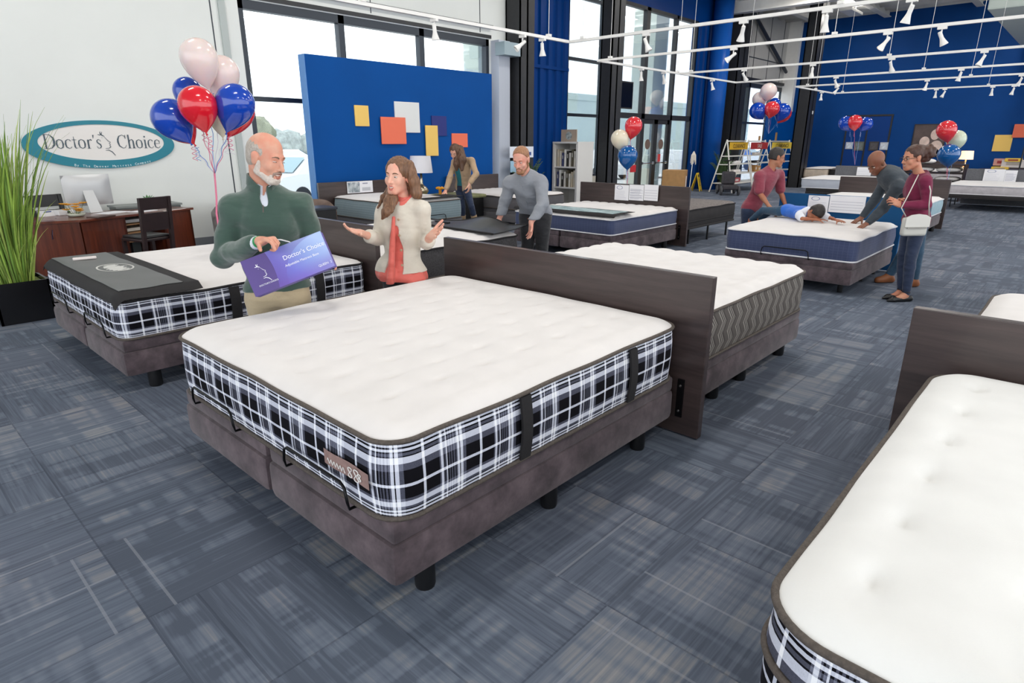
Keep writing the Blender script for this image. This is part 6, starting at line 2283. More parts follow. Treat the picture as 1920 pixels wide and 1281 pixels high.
MB().tube([p_f, rel(at(1690, 390, 6.56)), rel(at(1703, 366, 6.60)), rel(at(1716, 340, 6.62)), rel(at(1722, 328, 6.70))], 0.006, 6).tube([p_b, rel(at(1742, 384, 6.53)), rel(at(1745, 358, 6.54)), rel(at(1739, 335, 6.60)), rel(at(1728, 326, 6.72))], 0.006, 6).build('strap', LT, t, True)

# ================================================================ FURNITURE AND SMALL THINGS


def ray_y(px, py, y):
    q = at(px, py, 1.0) - Vector((0, 0, EYE))
    return Vector((0, 0, EYE)) + q * (y / q.y)


def ray_x(px, py, x):
    q = at(px, py, 1.0) - Vector((0, 0, EYE))
    return Vector((0, 0, EYE)) + q * (x / q.x)


def ray_z(px, py, z):
    q = at(px, py, 1.0) - Vector((0, 0, EYE))
    return Vector((0, 0, EYE)) + q * ((z - EYE) / q.z)


# ---------------------------------------------------------------- oval sign on the left wall
SGX, SGZ = 2.965, 1.655
SA, SB_ = 1.005, 0.345
t = thing('wall_sign', 'oval white wall sign with teal border reading Doctor\'s Choice', 'sign', (SGX, WY - 0.001, SGZ))


def oval(mb, a, b, d, y, cx0=0, cz0=0, n=72, a2=None, b2=None, cx2=0, cz2=0):
    """front at -y"""
    if a2 is None:
        vs = [(cx0 + a * math.cos(2 * PI * k / n), y, cz0 + b * math.sin(2 * PI * k / n)) for k in range(n)] + [(cx0 + a * math.cos(2 * PI * k / n), y - d, cz0 + b * math.sin(2 * PI * k / n)) for k in range(n)]
        fs = [tuple(range(n)), tuple(range(n, 2 * n))[::-1]] + [(k, n + k, n + (k + 1) % n, (k + 1) % n) for k in range(n)]
        return mb.add(vs, fs)
    vs = []
    for yy in (y, y - d):
        vs += [(cx0 + a * math.cos(2 * PI * k / n), yy, cz0 + b * math.sin(2 * PI * k / n)) for k in range(n)]
        vs += [(cx2 + a2 * math.cos(2 * PI * k / n), yy, cz2 + b2 * math.sin(2 * PI * k / n)) for k in range(n)]
    fs = []
    for k in range(n):
        l = (k + 1) % n
        fs += [(2 * n + k, 3 * n + k, 3 * n + l, 2 * n + l), (k, 2 * n + k, 2 * n + l, l), (n + k, n + l, 3 * n + l, 3 * n + k), (k, l, n + l, n + k)]
    return mb.add(vs, fs)


oval(MB(), SA * 0.985, SB_ * 0.985, 0.02, 0).build('board', mat('sign_white', (232, 228, 224), 0.4), t)
oval(MB(), SA, SB_, 0.03, 0, a2=0.835, b2=0.258, cx2=0.02, cz2=0.03).build('border', mat('sign_teal', (0, 122, 142), 0.4), t)
INK = mat('slate_letters', (70, 86, 98), 0.5)
GL = {  # glyph strokes: (x, y, width) polylines in a 1-high cell, with the width of the cell
    'D': (0.70, [[(.12, 0, .10), (.12, 1, .10)], [(.0, 0, .03), (.25, 0, .03), (.45, .04, .05), (.62, .25, .11), (.65, .5, .13), (.62, .75, .11), (.45, .96, .05), (.25, 1, .03), (.0, 1, .03)]]),
    'o': (0.52, [[(.24, 0, .035), (.08, .10, .07), (.04, .33, .10), (.08, .56, .07), (.24, .66, .035), (.40, .56, .07), (.44, .33, .10), (.40, .10, .07), (.24, 0, .035)]]),
    'c': (0.44, [[(.38, .53, .05), (.32, .63, .04), (.22, .66, .035), (.08, .56, .07), (.04, .33, .10), (.08, .10, .07), (.24, 0, .035), (.34, .05, .03), (.40, .14, .02)]]),
    't': (0.32, [[(.13, .86, .02), (.13, .12, .10), (.18, .01, .05), (.30, .04, .02)], [(.0, .63, .03), (.28, .63, .03)]]),
    'r': (0.38, [[(.10, 0, .10), (.10, .64, .10)], [(.0, .0, .025), (.22, .0, .025)], [(.10, .42, .03), (.18, .60, .03), (.28, .66, .06), (.34, .58, .07)]]),
    "'": (0.16, [[(.08, .98, .09), (.05, .74, .02)]]),
    's': (0.38, [[(.32, .50, .02), (.28, .62, .03), (.17, .66, .04), (.07, .56, .06), (.10, .42, .08), (.27, .28, .09), (.31, .14, .07), (.22, .02, .04), (.10, .01, .035), (.03, .16, .02)]]),
    'C': (0.66, [[(.60, .72, .03), (.56, .90, .03), (.40, 1, .035), (.18, .90, .07), (.07, .65, .11), (.06, .45, .12), (.12, .18, .09), (.36, 0, .035), (.52, .06, .03), (.60, .24, .02)], [(.60, 1.0, .03), (.60, .72, .03)]]),
    'h': (0.56, [[(.12, 0, .10), (.12, 1.02, .10)], [(.0, 0, .025), (.24, 0, .025)], [(.12, .46, .03), (.22, .62, .04), (.34, .66, .06), (.42, .55, .10), (.42, 0, .10)], [(.32, 0, .025), (.54, 0, .025)]]),
    'i': (0.26, [[(.12, 0, .10), (.12, .64, .10)], [(.0, 0, .025), (.24, 0, .025)], [(.12, .82, .11), (.12, .93, .11)], [(.02, .64, .025), (.12, .64, .025)]]),
    'e': (0.46, [[(.06, .36, .03), (.40, .36, .03), (.38, .56, .06), (.24, .66, .035), (.08, .56, .07), (.04, .33, .10), (.08, .10, .07), (.24, 0, .035), (.36, .06, .03), (.42, .16, .02)]]),
}


def glyphs(txt, size, x0, z0, y, m, parent, gap=0.045, sx=1.0):
    """each letter is a mesh of its own"""
    x = x0
    for ch in txt:
        wd, st = GL[ch]
        mb = MB()
        for s_ in st:
            n = len(s_)
            L, Rr = [], []
            for i, (px, py, w_) in enumerate(s_):
                a, b = s_[max(0, i - 1)], s_[min(n - 1, i + 1)]
                dx, dy = (b[0] - a[0]) * sx, b[1] - a[1]
                l = math.hypot(dx, dy) or 1
                ox, oy = -dy / l * w_ / 2, dx / l * w_ / 2
                L.append((x + (px * sx + ox) * size, z0 + (py + oy) * size))
                Rr.append((x + (px * sx - ox) * size, z0 + (py - oy) * size))
            vs = [(p[0], y, p[1]) for p in L] + [(p[0], y, p[1]) for p in Rr] + [(p[0], y - 0.006, p[1]) for p in L] + [(p[0], y - 0.006, p[1]) for p in Rr]
            fs = []
            for i in range(n - 1):
                fs += [(i, i + 1, n + i + 1, n + i), (2 * n + i, 3 * n + i, 3 * n + i + 1, 2 * n + i + 1), (i, 2 * n + i, 2 * n + i + 1, i + 1), (n + i, n + i + 1, 3 * n + i + 1, 3 * n + i)]
            mb.add(vs, fs)
        mb.build('letter', m, parent)
        x += (wd * sx + gap) * size
    return x


glyphs("Doctor's", 0.195, -0.745, -0.055, -0.021, INK, t, gap=0.035, sx=1.02)
glyphs('Choice', 0.195, 0.19, -0.055, -0.021, INK, t, gap=0.035, sx=1.02)
profile_logo(0.26, 'emblem', INK, t, frame((-0.01, -0.0205, 0.05), (1, 0, 0), (0, 0, 1), (0, -1, 0)), 0.005)
WH2 = mat('sign_print_white', (226, 236, 238), 0.5)
# small line following the lower curve of the border
txt = 'By The Denver Mattress Company'
for i, ch in enumerate(txt):
    if ch == ' ':
        continue
    u_ = (i + 0.5) / len(txt)
    x_ = -0.45 + 1.06 * u_
    ang = -math.sqrt(max(0, 1 - (x_ / SA) ** 2))
    z_ = (SB_ - 0.028) * ang + 0.0
    sl = (SB_ - 0.028) * (x_ / SA ** 2) / max(0.2, -ang)
    a_ = math.atan(sl)
    text_mesh(ch, 0.048, 'letter', WH2, t, frame((x_, -0.031, z_ - 0.016), (math.cos(a_), 0, math.sin(a_)), (-math.sin(a_), 0, math.cos(a_)), (0, -1, 0)), 0.001)

# ---------------------------------------------------------------- tall grass plant in a black cube planter
t = thing('potted_grass', 'tall artificial green grass in a black cube planter at the left edge', 'potted plant', (1.06, 7.68, 0))
mb = MB()
for x0_, x1_, y0_, y1_ in ((-0.235, 0.215, -0.235, -0.215), (-0.235, 0.215, 0.215, 0.235), (-0.235, -0.215, -0.235, 0.235), (0.195, 0.215, -0.235, 0.235)):
    mb.box(x0_, x1_, y0_, y1_, 0, 0.40)
mb.box(-0.23, 0.21, -0.23, 0.23, 0.0, 0.34)
mb.build('planter', mat('black_gloss_planter', (14, 14, 18), 0.25), t)
MB().box(-0.21, 0.19, -0.21, 0.21, 0.34, 0.365, b=0.01).build('moss', mat('dry_moss', (110, 120, 60), 0.95, var=0.5, vscale=40), t)
random.seed(11)
GREENS = [mat('grass_a', (150, 182, 74), 0.6, var=0.25, vscale=3), mat('grass_b', (182, 204, 104), 0.6, var=0.25, vscale=3), mat('grass_c', (116, 152, 60), 0.6, var=0.25, vscale=3)]
blades = [MB(), MB(), MB()]
for i in range(300):
    a = random.random() * 2 * PI
    r0_ = random.random() ** 0.5 * 0.13
    H_ = random.choice([random.uniform(0.35, 0.9), random.uniform(0.9, 1.55), random.uniform(1.0, 1.8)])
    lean = random.uniform(0.02, 0.24) * (0.5 + r0_ * 5)
    cur = random.uniform(0.0, 0.25) * H_ * (0.3 + random.random())
    base = Vector((r0_ * math.cos(a) - 0.01, r0_ * math.sin(a), 0.35))
    dirv = Vector((math.cos(a + random.uniform(-0.6, 0.6)), math.sin(a + random.uniform(-0.6, 0.6)), 0))
    wd = random.uniform(0.009, 0.019)
    tv = Vector((-dirv.y, dirv.x, 0)) + dirv * random.uniform(-0.8, 0.8)
    tv.normalize()
    vs, n = [], 9
    for k in range(n + 1):
        u_ = k / n
        p = base + dirv * (lean * u_ * H_ + cur * u_ ** 3) + Vector((0, 0, H_ * u_ - cur * 0.35 * u_ ** 4))
        ww_ = wd * (1 - u_ ** 2.2) + 0.0006
        vs += [p - tv * ww_, p + tv * ww_, p + Vector((dirv.x, dirv.y, 0)) * 0.0015]
    fs = []
    for k in range(n):
        o_ = 3 * k
        fs += [(o_, o_ + 2, o_ + 5, o_ + 3), (o_ + 2, o_ + 1, o_ + 4, o_ + 5), (o_ + 1, o_, o_ + 3, o_ + 4)]
    blades[i % 3].add(vs, fs)
for k in range(3):
    b_ = blades[k].build('grass_blades', GREENS[k], t, True)
    b_['kind'] = 'stuff'
tag(MB().tube([(0.60, 7.95, 0.015), (0.75, 8.0, 0.12), (0.9, 8.02, 0.30), (1.0, 7.95, 0.40), (1.05, 7.92, 0.30)], 0.008, 6).build('power_cord', mat('yellow_cord', (206, 190, 60), 0.5), None, True), 'yellow power cord looping behind the black planter', 'cord')
tag(MB().box(0.35, 0.93, 8.25, 8.60, 0, 0.26, b=0.02).build('floor_outlet_box', mat('pale_metal_box', (200, 202, 204), 0.5)), 'low pale metal box on the floor behind the grass planter', 'box')

# ---------------------------------------------------------------- desk
t = thing('desk', 'large cherry wood desk with computer and phone under the oval sign', 'desk', (1.62, 8.35, 0))
dx0 = 1.62
# top: from the left rear around to the right
def P2(px, py, z=0.76):
    q = ray_z(px, py, z)
    return (q.x - 1.62, q.y - 8.35)


DT = 0.72
A_ = ray_z(150, 412, DT)
B_ = ray_z(358, 389, DT)
Lw = 2.10
ang = math.atan2(B_.y - A_.y, B_.x - A_.x)
t.location = (A_.x, A_.y, 0)
LEN = (B_.xy - A_.xy).length
W_ = 0.80
# left return: the edge from the near corner up to the plant
MB().box(-0.03, LEN + 0.02, -0.03, W_, DT - 0.035, DT, b=0.008).box(-0.78, 0.0, 0.55, 1.15, DT - 0.035, DT, b=0.008).add([(-0.78, 0.55, DT - 0.03), (-0.03, -0.02, DT - 0.03), (0.05, 0.6, DT - 0.03), (-0.78, 0.55, DT - 0.001), (-0.03, -0.02, DT - 0.001), (0.05, 0.6, DT - 0.001)], [(0, 2, 1), (3, 4, 5), (0, 1, 4, 3)]).build('desk_top', M['desk'], t)
mb = MB()
mb.box(0.0, 0.62, 0.0, 0.04, 0.02, DT - 0.03).box(0.58, 0.62, 0.0, 0.72, 0.02, DT - 0.03)
mb.build('front_panel', M['deskside'], t)
MB().add([(-0.76, 0.57, 0.02), (-0.02, 0.0, 0.02), (-0.02, 0.0, DT - 0.03), (-0.76, 0.57, DT - 0.03), (-0.74, 0.61, 0.02), (0.0, 0.04, 0.02), (0.0, 0.04, DT - 0.03), (-0.74, 0.61, DT - 0.03)],
         [(0, 1, 2, 3), (5, 4, 7, 6), (1, 5, 6, 2), (4, 0, 3, 7), (3, 2, 6, 7), (0, 4, 5, 1)]).build('side_panel', M['deskside'], t)
MB().box(LEN - 0.52, LEN - 0.02, 0.0, 0.04, 0.02, DT - 0.03).box(LEN - 0.52, LEN - 0.48, 0.0, 0.72, 0.02, DT - 0.03).box(LEN - 0.06, LEN - 0.02, 0.0, 0.72, 0.02, DT - 0.03).build('pedestal', M['deskside'], t)
MB().box(0.62, 1.20, 0.05, 0.6, 0.44, 0.455).box(0.62, 1.20, 0.05, 0.6, 0.56, 0.575).box(0.62, 1.2, 0.05, 0.6, 0.32, 0.335).build('shelf', mat('oak_shelf', (150, 110, 70), 0.5, var=0.2), t)
MB().box(0.62, LEN - 0.5, 0.62, 0.64, 0.02, DT - 0.03).build('modesty_panel', mat('black_panel', (24, 22, 24), 0.5), t)
t.rotation_euler = (0, 0, ang)
bpy.context.view_layer.update()
DM = t.matrix_world.copy()


def on_desk(px, py, z=DT):
    return ray_z(px, py, z)


# paper trays under the desk
for k, (zz, c_) in enumerate(((0.345, (40, 40, 44)), (0.465, (206, 200, 190)), (0.585, (190, 190, 190)))):
    q = DM @ Vector((0.88, 0.26, zz))
    o = MB().box(-0.18, 0.18, -0.14, 0.14, 0, 0.045, b=0.004).build('paper_stack', mat('tray_%d' % k, c_, 0.6))
    o.location = q
    o.rotation_euler = (0, 0, ang)
    tag(o, '%s stack of papers on the %s shelf inside the desk' % (('black', 'cream', 'grey')[k], ('lowest', 'middle', 'top')[k]), 'papers', 'paper stacks inside the desk')
# monitor seen from behind
q = on_desk(178, 398)
t = thing('computer_monitor', 'large silver computer monitor seen from behind on the desk', 'monitor', (q.x, q.y, DT))
rm = Matrix.Rotation(ang - 0.12, 4, 'Z')
vs, fs = [], []
nx_, nz_ = 12, 8
for j in range(nz_ + 1):
    for i in range(nx_ + 1):
        a, b = -1 + 2 * i / nx_, -1 + 2 * j / nz_
        th_ = 0.045 * (1 - a ** 4) * (1 - b ** 4)
        vs.append(rm @ Vector((a * 0.325, 0.07 - th_, 0.31 + b * 0.215)))
for j in range(nz_):
    for i in range(nx_):
        k = j * (nx_ + 1) + i
        fs.append((k, k + 1, k + nx_ + 2, k + nx_ + 1))
mb = MB().add(vs, fs).box(-0.325, 0.325, 0.07, 0.078, 0.095, 0.525, rm)
mb.build('back_shell', mat('brushed_silver', (198, 200, 202), 0.35, 0.3), t, True, 0.7)
MB().box(-0.31, 0.31, 0.0785, 0.080, 0.15, 0.51, rm).build('screen', M['black'], t)
MB().add([rm @ Vector(p) for p in ((-0.105, -0.09, 0.0), (0.065, -0.09, 0.0), (0.045, 0.03, 0.30), (-0.095, 0.03, 0.30), (-0.105, -0.096, 0.005), (0.065, -0.096, 0.005), (0.045, 0.022, 0.31), (-0.095, 0.022, 0.31))], [(0, 3, 2, 1), (4, 5, 6, 7), (0, 1, 5, 4), (1, 2, 6, 5), (2, 3, 7, 6), (3, 0, 4, 7)]).box(-0.085, 0.085, -0.09, 0.10, 0, 0.006, rm).build('stand', mat('stand_silver', (206, 208, 210), 0.3, 0.2), t)
MB().lathe([(0.0, 0), (0.027, 0), (0.027, 0.004), (0.0, 0.004)], 20, (0, 0, 0), rm @ frame((-0.02, -0.058, 0.085), (1, 0, 0), (0, 0.45, 0.9), (0, -0.9, 0.45))).build('cable_hole', mat('grey_hole', (110, 110, 114), 0.5), t)
# phone / terminal
q = on_desk(92, 404)
t = thing('desk_phone', 'white card terminal and phone on the left end of the desk', 'phone', (q.x, q.y, DT))
rm = Matrix.Rotation(ang, 4, 'Z')
MB().add([rm @ Vector(p) for p in ((-0.17, -0.11, 0), (0.17, -0.11, 0), (0.17, 0.11, 0), (-0.17, 0.11, 0), (-0.16, -0.10, 0.05), (0.16, -0.10, 0.05), (0.16, 0.10, 0.11), (-0.16, 0.10, 0.11))], [(0, 3, 2, 1), (4, 5, 6, 7), (0, 1, 5, 4), (1, 2, 6, 5), (2, 3, 7, 6), (3, 0, 4, 7)]).build('housing', M['whiteplastic'], t)
MB().box(-0.11, -0.02, -0.104, -0.09, 0.055, 0.066, rm).build('badge', M['inkblue'], t)
q = on_desk(118, 403)
t = thing('calculator', 'small white desk machine between the phone and the flowers', 'machine', (q.x, q.y, DT))
MB().box(-0.10, 0.10, -0.09, 0.09, 0, 0.07, rm, 0.012).build('housing', M['whiteplastic'], t)
MB().lathe([(0, 0), (0.02, 0), (0.02, 0.01), (0, 0.01)], 14, (0, 0, 0), rm @ frame((0.03, -0.09, 0.04), (1, 0, 0), (0, 0, 1), (0, -1, 0))).build('dial', M['black'], t)
# flowers
q = on_desk(144, 406)
t = thing('flower_bunch', 'bunch of orange yellow silk flowers in a glass dish on the desk', 'flowers', (q.x, q.y, DT))
random.seed(5)
MB().lathe([(0.05, 0), (0.09, 0.01), (0.11, 0.04), (0.10, 0.045), (0.05, 0.02)], 20).build('dish', mat('cloudy_glass', (190, 196, 180), 0.15), t, True)
for k in range(9):
    c_ = Vector((random.uniform(-0.13, 0.13), random.uniform(-0.10, 0.10), random.uniform(0.07, 0.17)))
    fl = MB()
    for m__ in range(12):
        a = 2 * PI * m__ / 12
        d_ = Vector((math.cos(a), math.sin(a), 0.35))
        sd = Vector((-math.sin(a), math.cos(a), 0)) * 0.013
        fl.add([c_, c_ + d_ * 0.034 - sd * 1.6, c_ + d_ * 0.062, c_ + d_ * 0.034 + sd * 1.6, c_ + d_ * 0.034 - Vector((0, 0, 0.006))], [(0, 1, 2, 3), (0, 4, 1), (1, 4, 2), (2, 4, 3), (3, 4, 0)])
    f_ = fl.build('flower', mat('petal_orange', (244, 172, 40), 0.6, var=0.2, vscale=20), t)
    MB().lathe([(0, 0), (0.012, 0.002), (0.012, 0.012), (0, 0.016)], 10, c_).build('flower_centre', mat('petal_centre', (150, 96, 30), 0.8), f_, True)
    MB().tube([c_, (c_.x * 0.4, c_.y * 0.4, 0.03)], 0.003, 5).build('stem', mat('flower_stem', (96, 120, 60), 0.7), t)
for (px, py, a_, b_, nm, lb) in ((210, 399, 0.20, 0.13, 'paper_sheet', 'white paper sheet on the desk beside the monitor stand'), (190, 407, 0.14, 0.10, 'notebook', 'brown notebook on the desk below the monitor'), (268, 396, 0.17, 0.11, 'paper_sheet', 'white sheet of paper on the desk behind the dark chair')):
    q = on_desk(px, py)
    o = MB().box(-a_, a_, -b_, b_, 0, 0.006 if nm == 'paper_sheet' else 0.015).build(nm, M['paper'] if nm == 'paper_sheet' else mat('brown_cover', (70, 44, 36), 0.5))
    o.location = (q.x, q.y, DT)
    o.rotation_euler = (0, 0, ang + 0.2)
    tag(o, lb, 'paper' if nm == 'paper_sheet' else 'notebook')
tag(MB().tube([ray_z(104, 409, DT) + Vector((0, -0.02, 0.0)), ray_z(104, 411, DT) + Vector((-0.05, -0.06, -0.02)), ray_z(102, 440, 0.55) + Vector((-0.04, -0.08, 0)), ray_z(107, 478, 0.2) + Vector((-0.04, -0.08, 0))], 0.006, 6).build('cable', mat('blue_grey_cable', (70, 72, 104), 0.5), None, True), 'thin blue-grey cable hanging down the left panel of the desk', 'cable')


def chair(x, y, rz, label, seat_h=0.46, slats=True, mt=None):
    mt = mt or M['darkchair']
    t = thing('desk_chair', label, 'chair', (x, y, 0), rz)
    MB().box(-0.22, 0.22, -0.21, 0.22, seat_h - 0.04, seat_h, b=0.012).build('seat_frame', mt, t)
    MB().box(-0.205, 0.205, -0.20, 0.21, seat_h - 0.005, seat_h + 0.035, b=0.02).build('seat_cushion', mat('black_leatherette', (30, 28, 30), 0.35), t, True)
    for sx_ in (-1, 1):
        MB().box(sx_ * 0.20 - 0.022, sx_ * 0.20 + 0.022, 0.17, 0.215, 0, seat_h - 0.04).build('leg', mt, t)
        M_ = frame((sx_ * 0.20, -0.20, 0), (1, 0, 0), (0, 1, 0), (0, -0.10, 1))
        MB().box(-0.024, 0.024, -0.02, 0.025, 0, 1.0, M_).build('leg', mt, t)
    M_ = frame((0, -0.20, 0), (1, 0, 0), (0, 1, 0), (0, -0.10, 1))
    MB().box(-0.21, 0.21, -0.012, 0.016, 0.84, 1.0, M_, 0.006).box(-0.18, 0.18, -0.01, 0.012, 0.56, 0.80, M_, 0.006).build('backrest', mt, t)
    return t


q = ray_z(282, 470, 0.3)
chair(q.x + 0.05, q.y + 0.22, 0.0 + ang - 0.05, 'dark brown wooden chair with slotted back in front of the desk')
q = ray_z(97, 372, 0.95)
t = chair(q.x + 0.0, q.y + 0.3 - 0.55, PI + 0.3, 'black chair behind the desk, left of the monitor', mt=M['black'])


def armchair(x, y, rz, label, col, nm):
    t = thing('armchair', label, 'armchair', (x, y, 0), rz)
    m = mat(nm, col, 0.4, var=0.2, vscale=8)
    MB().box(-0.30, 0.30, -0.30, 0.30, 0.12, 0.42, b=0.05).build('seat', m, t, True, 0.8)
    vs = []
    mb = MB()
    n = 20
    for k in range(n + 1):
        a = PI * (k / n)
        for r_, z_ in ((0.33, 0.10), (0.40, 0.12), (0.41, 0.58 + 0.14 * math.sin(a)), (0.37, 0.62 + 0.15 * math.sin(a)), (0.32, 0.56 + 0.14 * math.sin(a))):
            ex = math.cos(a)
            ey = math.sin(a)
            vs.append((r_ * math.copysign(abs(ex) ** 0.6, ex), 0.30 - 0.68 + 0.68 + (-1) * (-0.05) + r_ * abs(ey) ** 0.6 * -1.0 + 0.0, z_))
    fs = []
    for k in range(n):
        for i in range(5):
            j = (i + 1) % 5
            fs.append((5 * k + i, 5 * k + j, 5 * k + 5 + j, 5 * k + 5 + i))
    fs += [(0, 1, 2, 3, 4), tuple(5 * n + i for i in (4, 3, 2, 1, 0))]
    mb.add(vs, fs).build('backrest', m, t, True, 0.8)
    for sx_ in (-1, 1):
        for sy_ in (-1, 1):
            MB().tube([(sx_ * 0.26, sy_ * 0.24, 0.0), (sx_ * 0.25, sy_ * 0.23, 0.14)], [0.015, 0.022], 8).build('leg', M['black'], t)
    return t


armchair(4.35, 10.1, PI * 0.95, 'grey leather tub armchair right of the desk', (98, 92, 90), 'grey_leather_tub')
armchair(6.2, 10.5, PI * 0.0 + 2.6, 'brown leather tub armchair by the left end of the blue display wall', (96, 76, 66), 'brown_leather_tub') if False else None
armchair(5.50, 9.75, 2.6, 'brown leather tub armchair left of the blue display wall', (104, 84, 74), 'brown_leather_tub')
t = thing('side_table', 'round dark edged side table behind the man in green', 'table', (4.75, 10.55, 0))
MB().lathe([(0, 0), (0.34, 0), (0.35, 0.015), (0.34, 0.03), (0, 0.03)], 32, (0, 0, 0.70)).build('table_top', M['black'], t, True, 0.6)
MB().lathe([(0.16, 0), (0.16, 0.02), (0.03, 0.05), (0.03, 0.70)], 20).build('pedestal', M['blackmetal'], t, True, 0.6)
t = thing('console_table', 'low dark console at the left of the teal mattress, behind the left headboard', 'table', (5.28, 9.15, 0))
MB().box(-0.22, 0.22, -0.22, 0.22, 0.66, 0.70, b=0.006).build('table_top', mat('charcoal_top', (56, 60, 68), 0.25), t)
MB().box(-0.2, 0.2, -0.2, 0.2, 0.05, 0.66).build('cabinet', M['black'], t)
q = ray_z(255, 378, 0.78)
t = thing('credenza', 'low grey cabinet with a small green plant against the wall behind the desk', 'cabinet', (q.x, WY - 0.32, 0))
MB().box(-0.45, 0.45, -0.2, 0.2, 0.05, 0.74, b=0.01).build('cabinet', mat('grey_cabinet', (104, 110, 108), 0.5), t)
MB().box(-0.47, 0.47, -0.22, 0.22, 0.74, 0.77, b=0.005).build('table_top', mat('grey_cabinet_top', (120, 126, 124), 0.4), t)
t = thing('small_plant', 'small green leafy plant on the grey cabinet behind the desk', 'plant', (q.x + 0.05, WY - 0.30, 0.77))
mb = MB()
for k in range(26):
    a, l = random.random() * 2 * PI, random.uniform(0.05, 0.13)
    d_ = Vector((math.cos(a), math.sin(a), random.uniform(0.3, 1.2))).normalized()
    s_ = Vector((-d_.y, d_.x, 0)).normalized() * 0.018
    mb.add([Vector((0, 0, 0.05)), d_ * l * 0.5 - s_ + Vector((0, 0, .05)), d_ * l + Vector((0, 0, .05)), d_ * l * 0.5 + s_ + Vector((0, 0, .05)), d_ * l * 0.5 + Vector((0, 0, .056))], [(0, 1, 4), (1, 2, 4), (2, 3, 4), (3, 0, 4)])
mb.build('leaves', mat('leaf_green', (52, 110, 50), 0.5, var=0.3), t)
MB().lathe([(0.04, 0), (0.055, 0.06), (0.05, 0.06), (0.0, 0.05)], 16).build('pot', M['whiteplastic'], t, True, 0.6)

# ---------------------------------------------------------------- balloons
BM = {'w': mat('balloon_pearl_white', (232, 214, 210), 0.22, sss=0.35, coat=0.4), 'b': mat('balloon_blue', (16, 66, 176), 0.12, coat=0.6), 'r': mat('balloon_red', (216, 26, 44), 0.14, coat=0.6, sss=0.05), 'c': mat('balloon_cream', (222, 212, 190), 0.22, coat=0.4, sss=0.2),
      't': mat('balloon_teal', (10, 84, 150), 0.12, coat=0.6), 'p': mat('balloon_coral_red', (214, 50, 58), 0.14, coat=0.6), 'g': mat('balloon_pale_green', (204, 214, 190), 0.2, coat=0.4)}
RIB = [mat('ribbon_pink', (220, 120, 150), 0.4), mat('ribbon_blue', (110, 150, 210), 0.4), mat('ribbon_white', (220, 216, 226), 0.4)]


def balloon(c, knot, rad, key, label, group, anchor):
    """c centre, knot lowest point"""
    c, knot, anchor = Vector(c), Vector(knot), Vector(anchor)
    t = thing('balloon', label, 'balloon', knot, 0, group)
    d = (c - knot)
    L = d.length + rad * 1.02
    d.normalize()
    u = d.orthogonal().normalized()
    Mx = frame(Vector((0, 0, 0)), u, d.cross(u), d)
    prof = []
    n = 26
    zc_ = L - rad
    for k in range(n + 1):
        if k <= 14:
            z_ = zc_ * (k / 14)
            r_ = max(0.007, rad * math.sin(PI / 2 * (k / 14) ** 0.86) ** 1.05)
        else:
            a_ = PI / 2 * (k - 14) / 12
            z_ = zc_ + rad * math.sin(a_)
            r_ = rad * math.cos(a_)
        prof.append((r_, z_))
    MB().lathe([(0.010, -0.022), (0.005, -0.006)] + prof[0:], 32, (0, 0, 0), Mx).build('skin', BM[key], t, True)
    e = anchor - knot
    pts = [Vector((0, 0, -0.02)) + e * (k / 10) + Vector((0.008 * math.sin(k * 1.4), 0.008 * math.cos(k * 1.9), 0)) * (1 if 0 < k < 10 else 0) for k in range(11)]
    MB().tube(pts, 0.0035, 5).build('ribbon', random.choice(RIB), t, True)
    cu = [Vector((0.02 + 0.020 * math.cos(k * 0.9), 0.012 * math.sin(k * 0.9), -0.03 - k * 0.006)) for k in range(22)]
    MB().tube(cu, 0.0028, 5).build('curled_ribbon', random.choice(RIB), t, True)


def bunch(lst, group, anchor_px, anchor_s, wh):
    an = at(*anchor_px, anchor_s)
    for (cx0, cy0, kx, ky, r_, key, s_, lb) in lst:
        balloon(at(cx0, cy0, s_), at(kx, ky, s_), r_, key, lb, group, an)
    return an


s1 = 5.9
k1 = 5.0 / 1152
G1 = 'balloons in the bunch above the desk'
an = bunch([(373, 108, 392, 168, 0.160, 'w', s1 + 0.1, 'white balloon, highest of the bunch by the oval sign'),
            (418, 136, 412, 200, 0.145, 'w', s1 + 0.3, 'pale pinkish white balloon beside the highest one, right of it'),
            (352, 172, 376, 235, 0.13, 'b', s1 + 0.35, 'blue balloon mostly hidden behind the front red one'),
            (321, 222, 357, 268, 0.165, 'b', s1 - 0.1, 'blue balloon at the left of the bunch overlapping the oval sign'),
            (336, 236, 364, 270, 0.145, 'r', s1 + 0.25, 'red balloon peeking out below the left blue balloon'),
            (371, 198, 387, 249, 0.160, 'r', s1 - 0.2, 'bright red balloon at the front centre of the bunch'),
            (412, 212, 418, 258, 0.12, 'c', s1 + 0.25, 'cream balloon behind the front red and right blue balloons'),
            (446, 208, 428, 258, 0.150, 'r', s1 + 0.30, 'red balloon peeking out behind the right blue balloon'),
            (441, 194, 425, 248, 0.165, 'b', s1 - 0.05, 'large blue balloon at the right of the bunch, above the man in green')], G1, (402, 322), s1 + 0.1, '')
tb = thing('balloon_weight', 'twisted pink ribbon tail and weight holding the bunch behind the man in green', 'ribbon', at(406, 400, s1 + 0.1))
o_ = Vector(tb.location)
MB().tube([Vector(an) - o_, at(404, 345, s1 + 0.1) - o_, at(406, 372, s1 + 0.1) - o_, Vector((0, 0, 0)), Vector((0, 0, -0.35))], 0.009, 6).build('ribbon_tail', RIB[0], tb, True)
MB().lathe([(0.0, 0), (0.05, 0.0), (0.055, 0.08), (0.0, 0.09)], 16, (0, 0, 0.02 - o_.z)).tube([(0, 0, -0.35), (0, 0, 0.05 - o_.z)], 0.004, 5).build('weight', mat('foil_weight', (180, 60, 80), 0.3), tb, True, 0.7)
s2 = 11.5
G2 = 'balloons above the headboard with price cards'
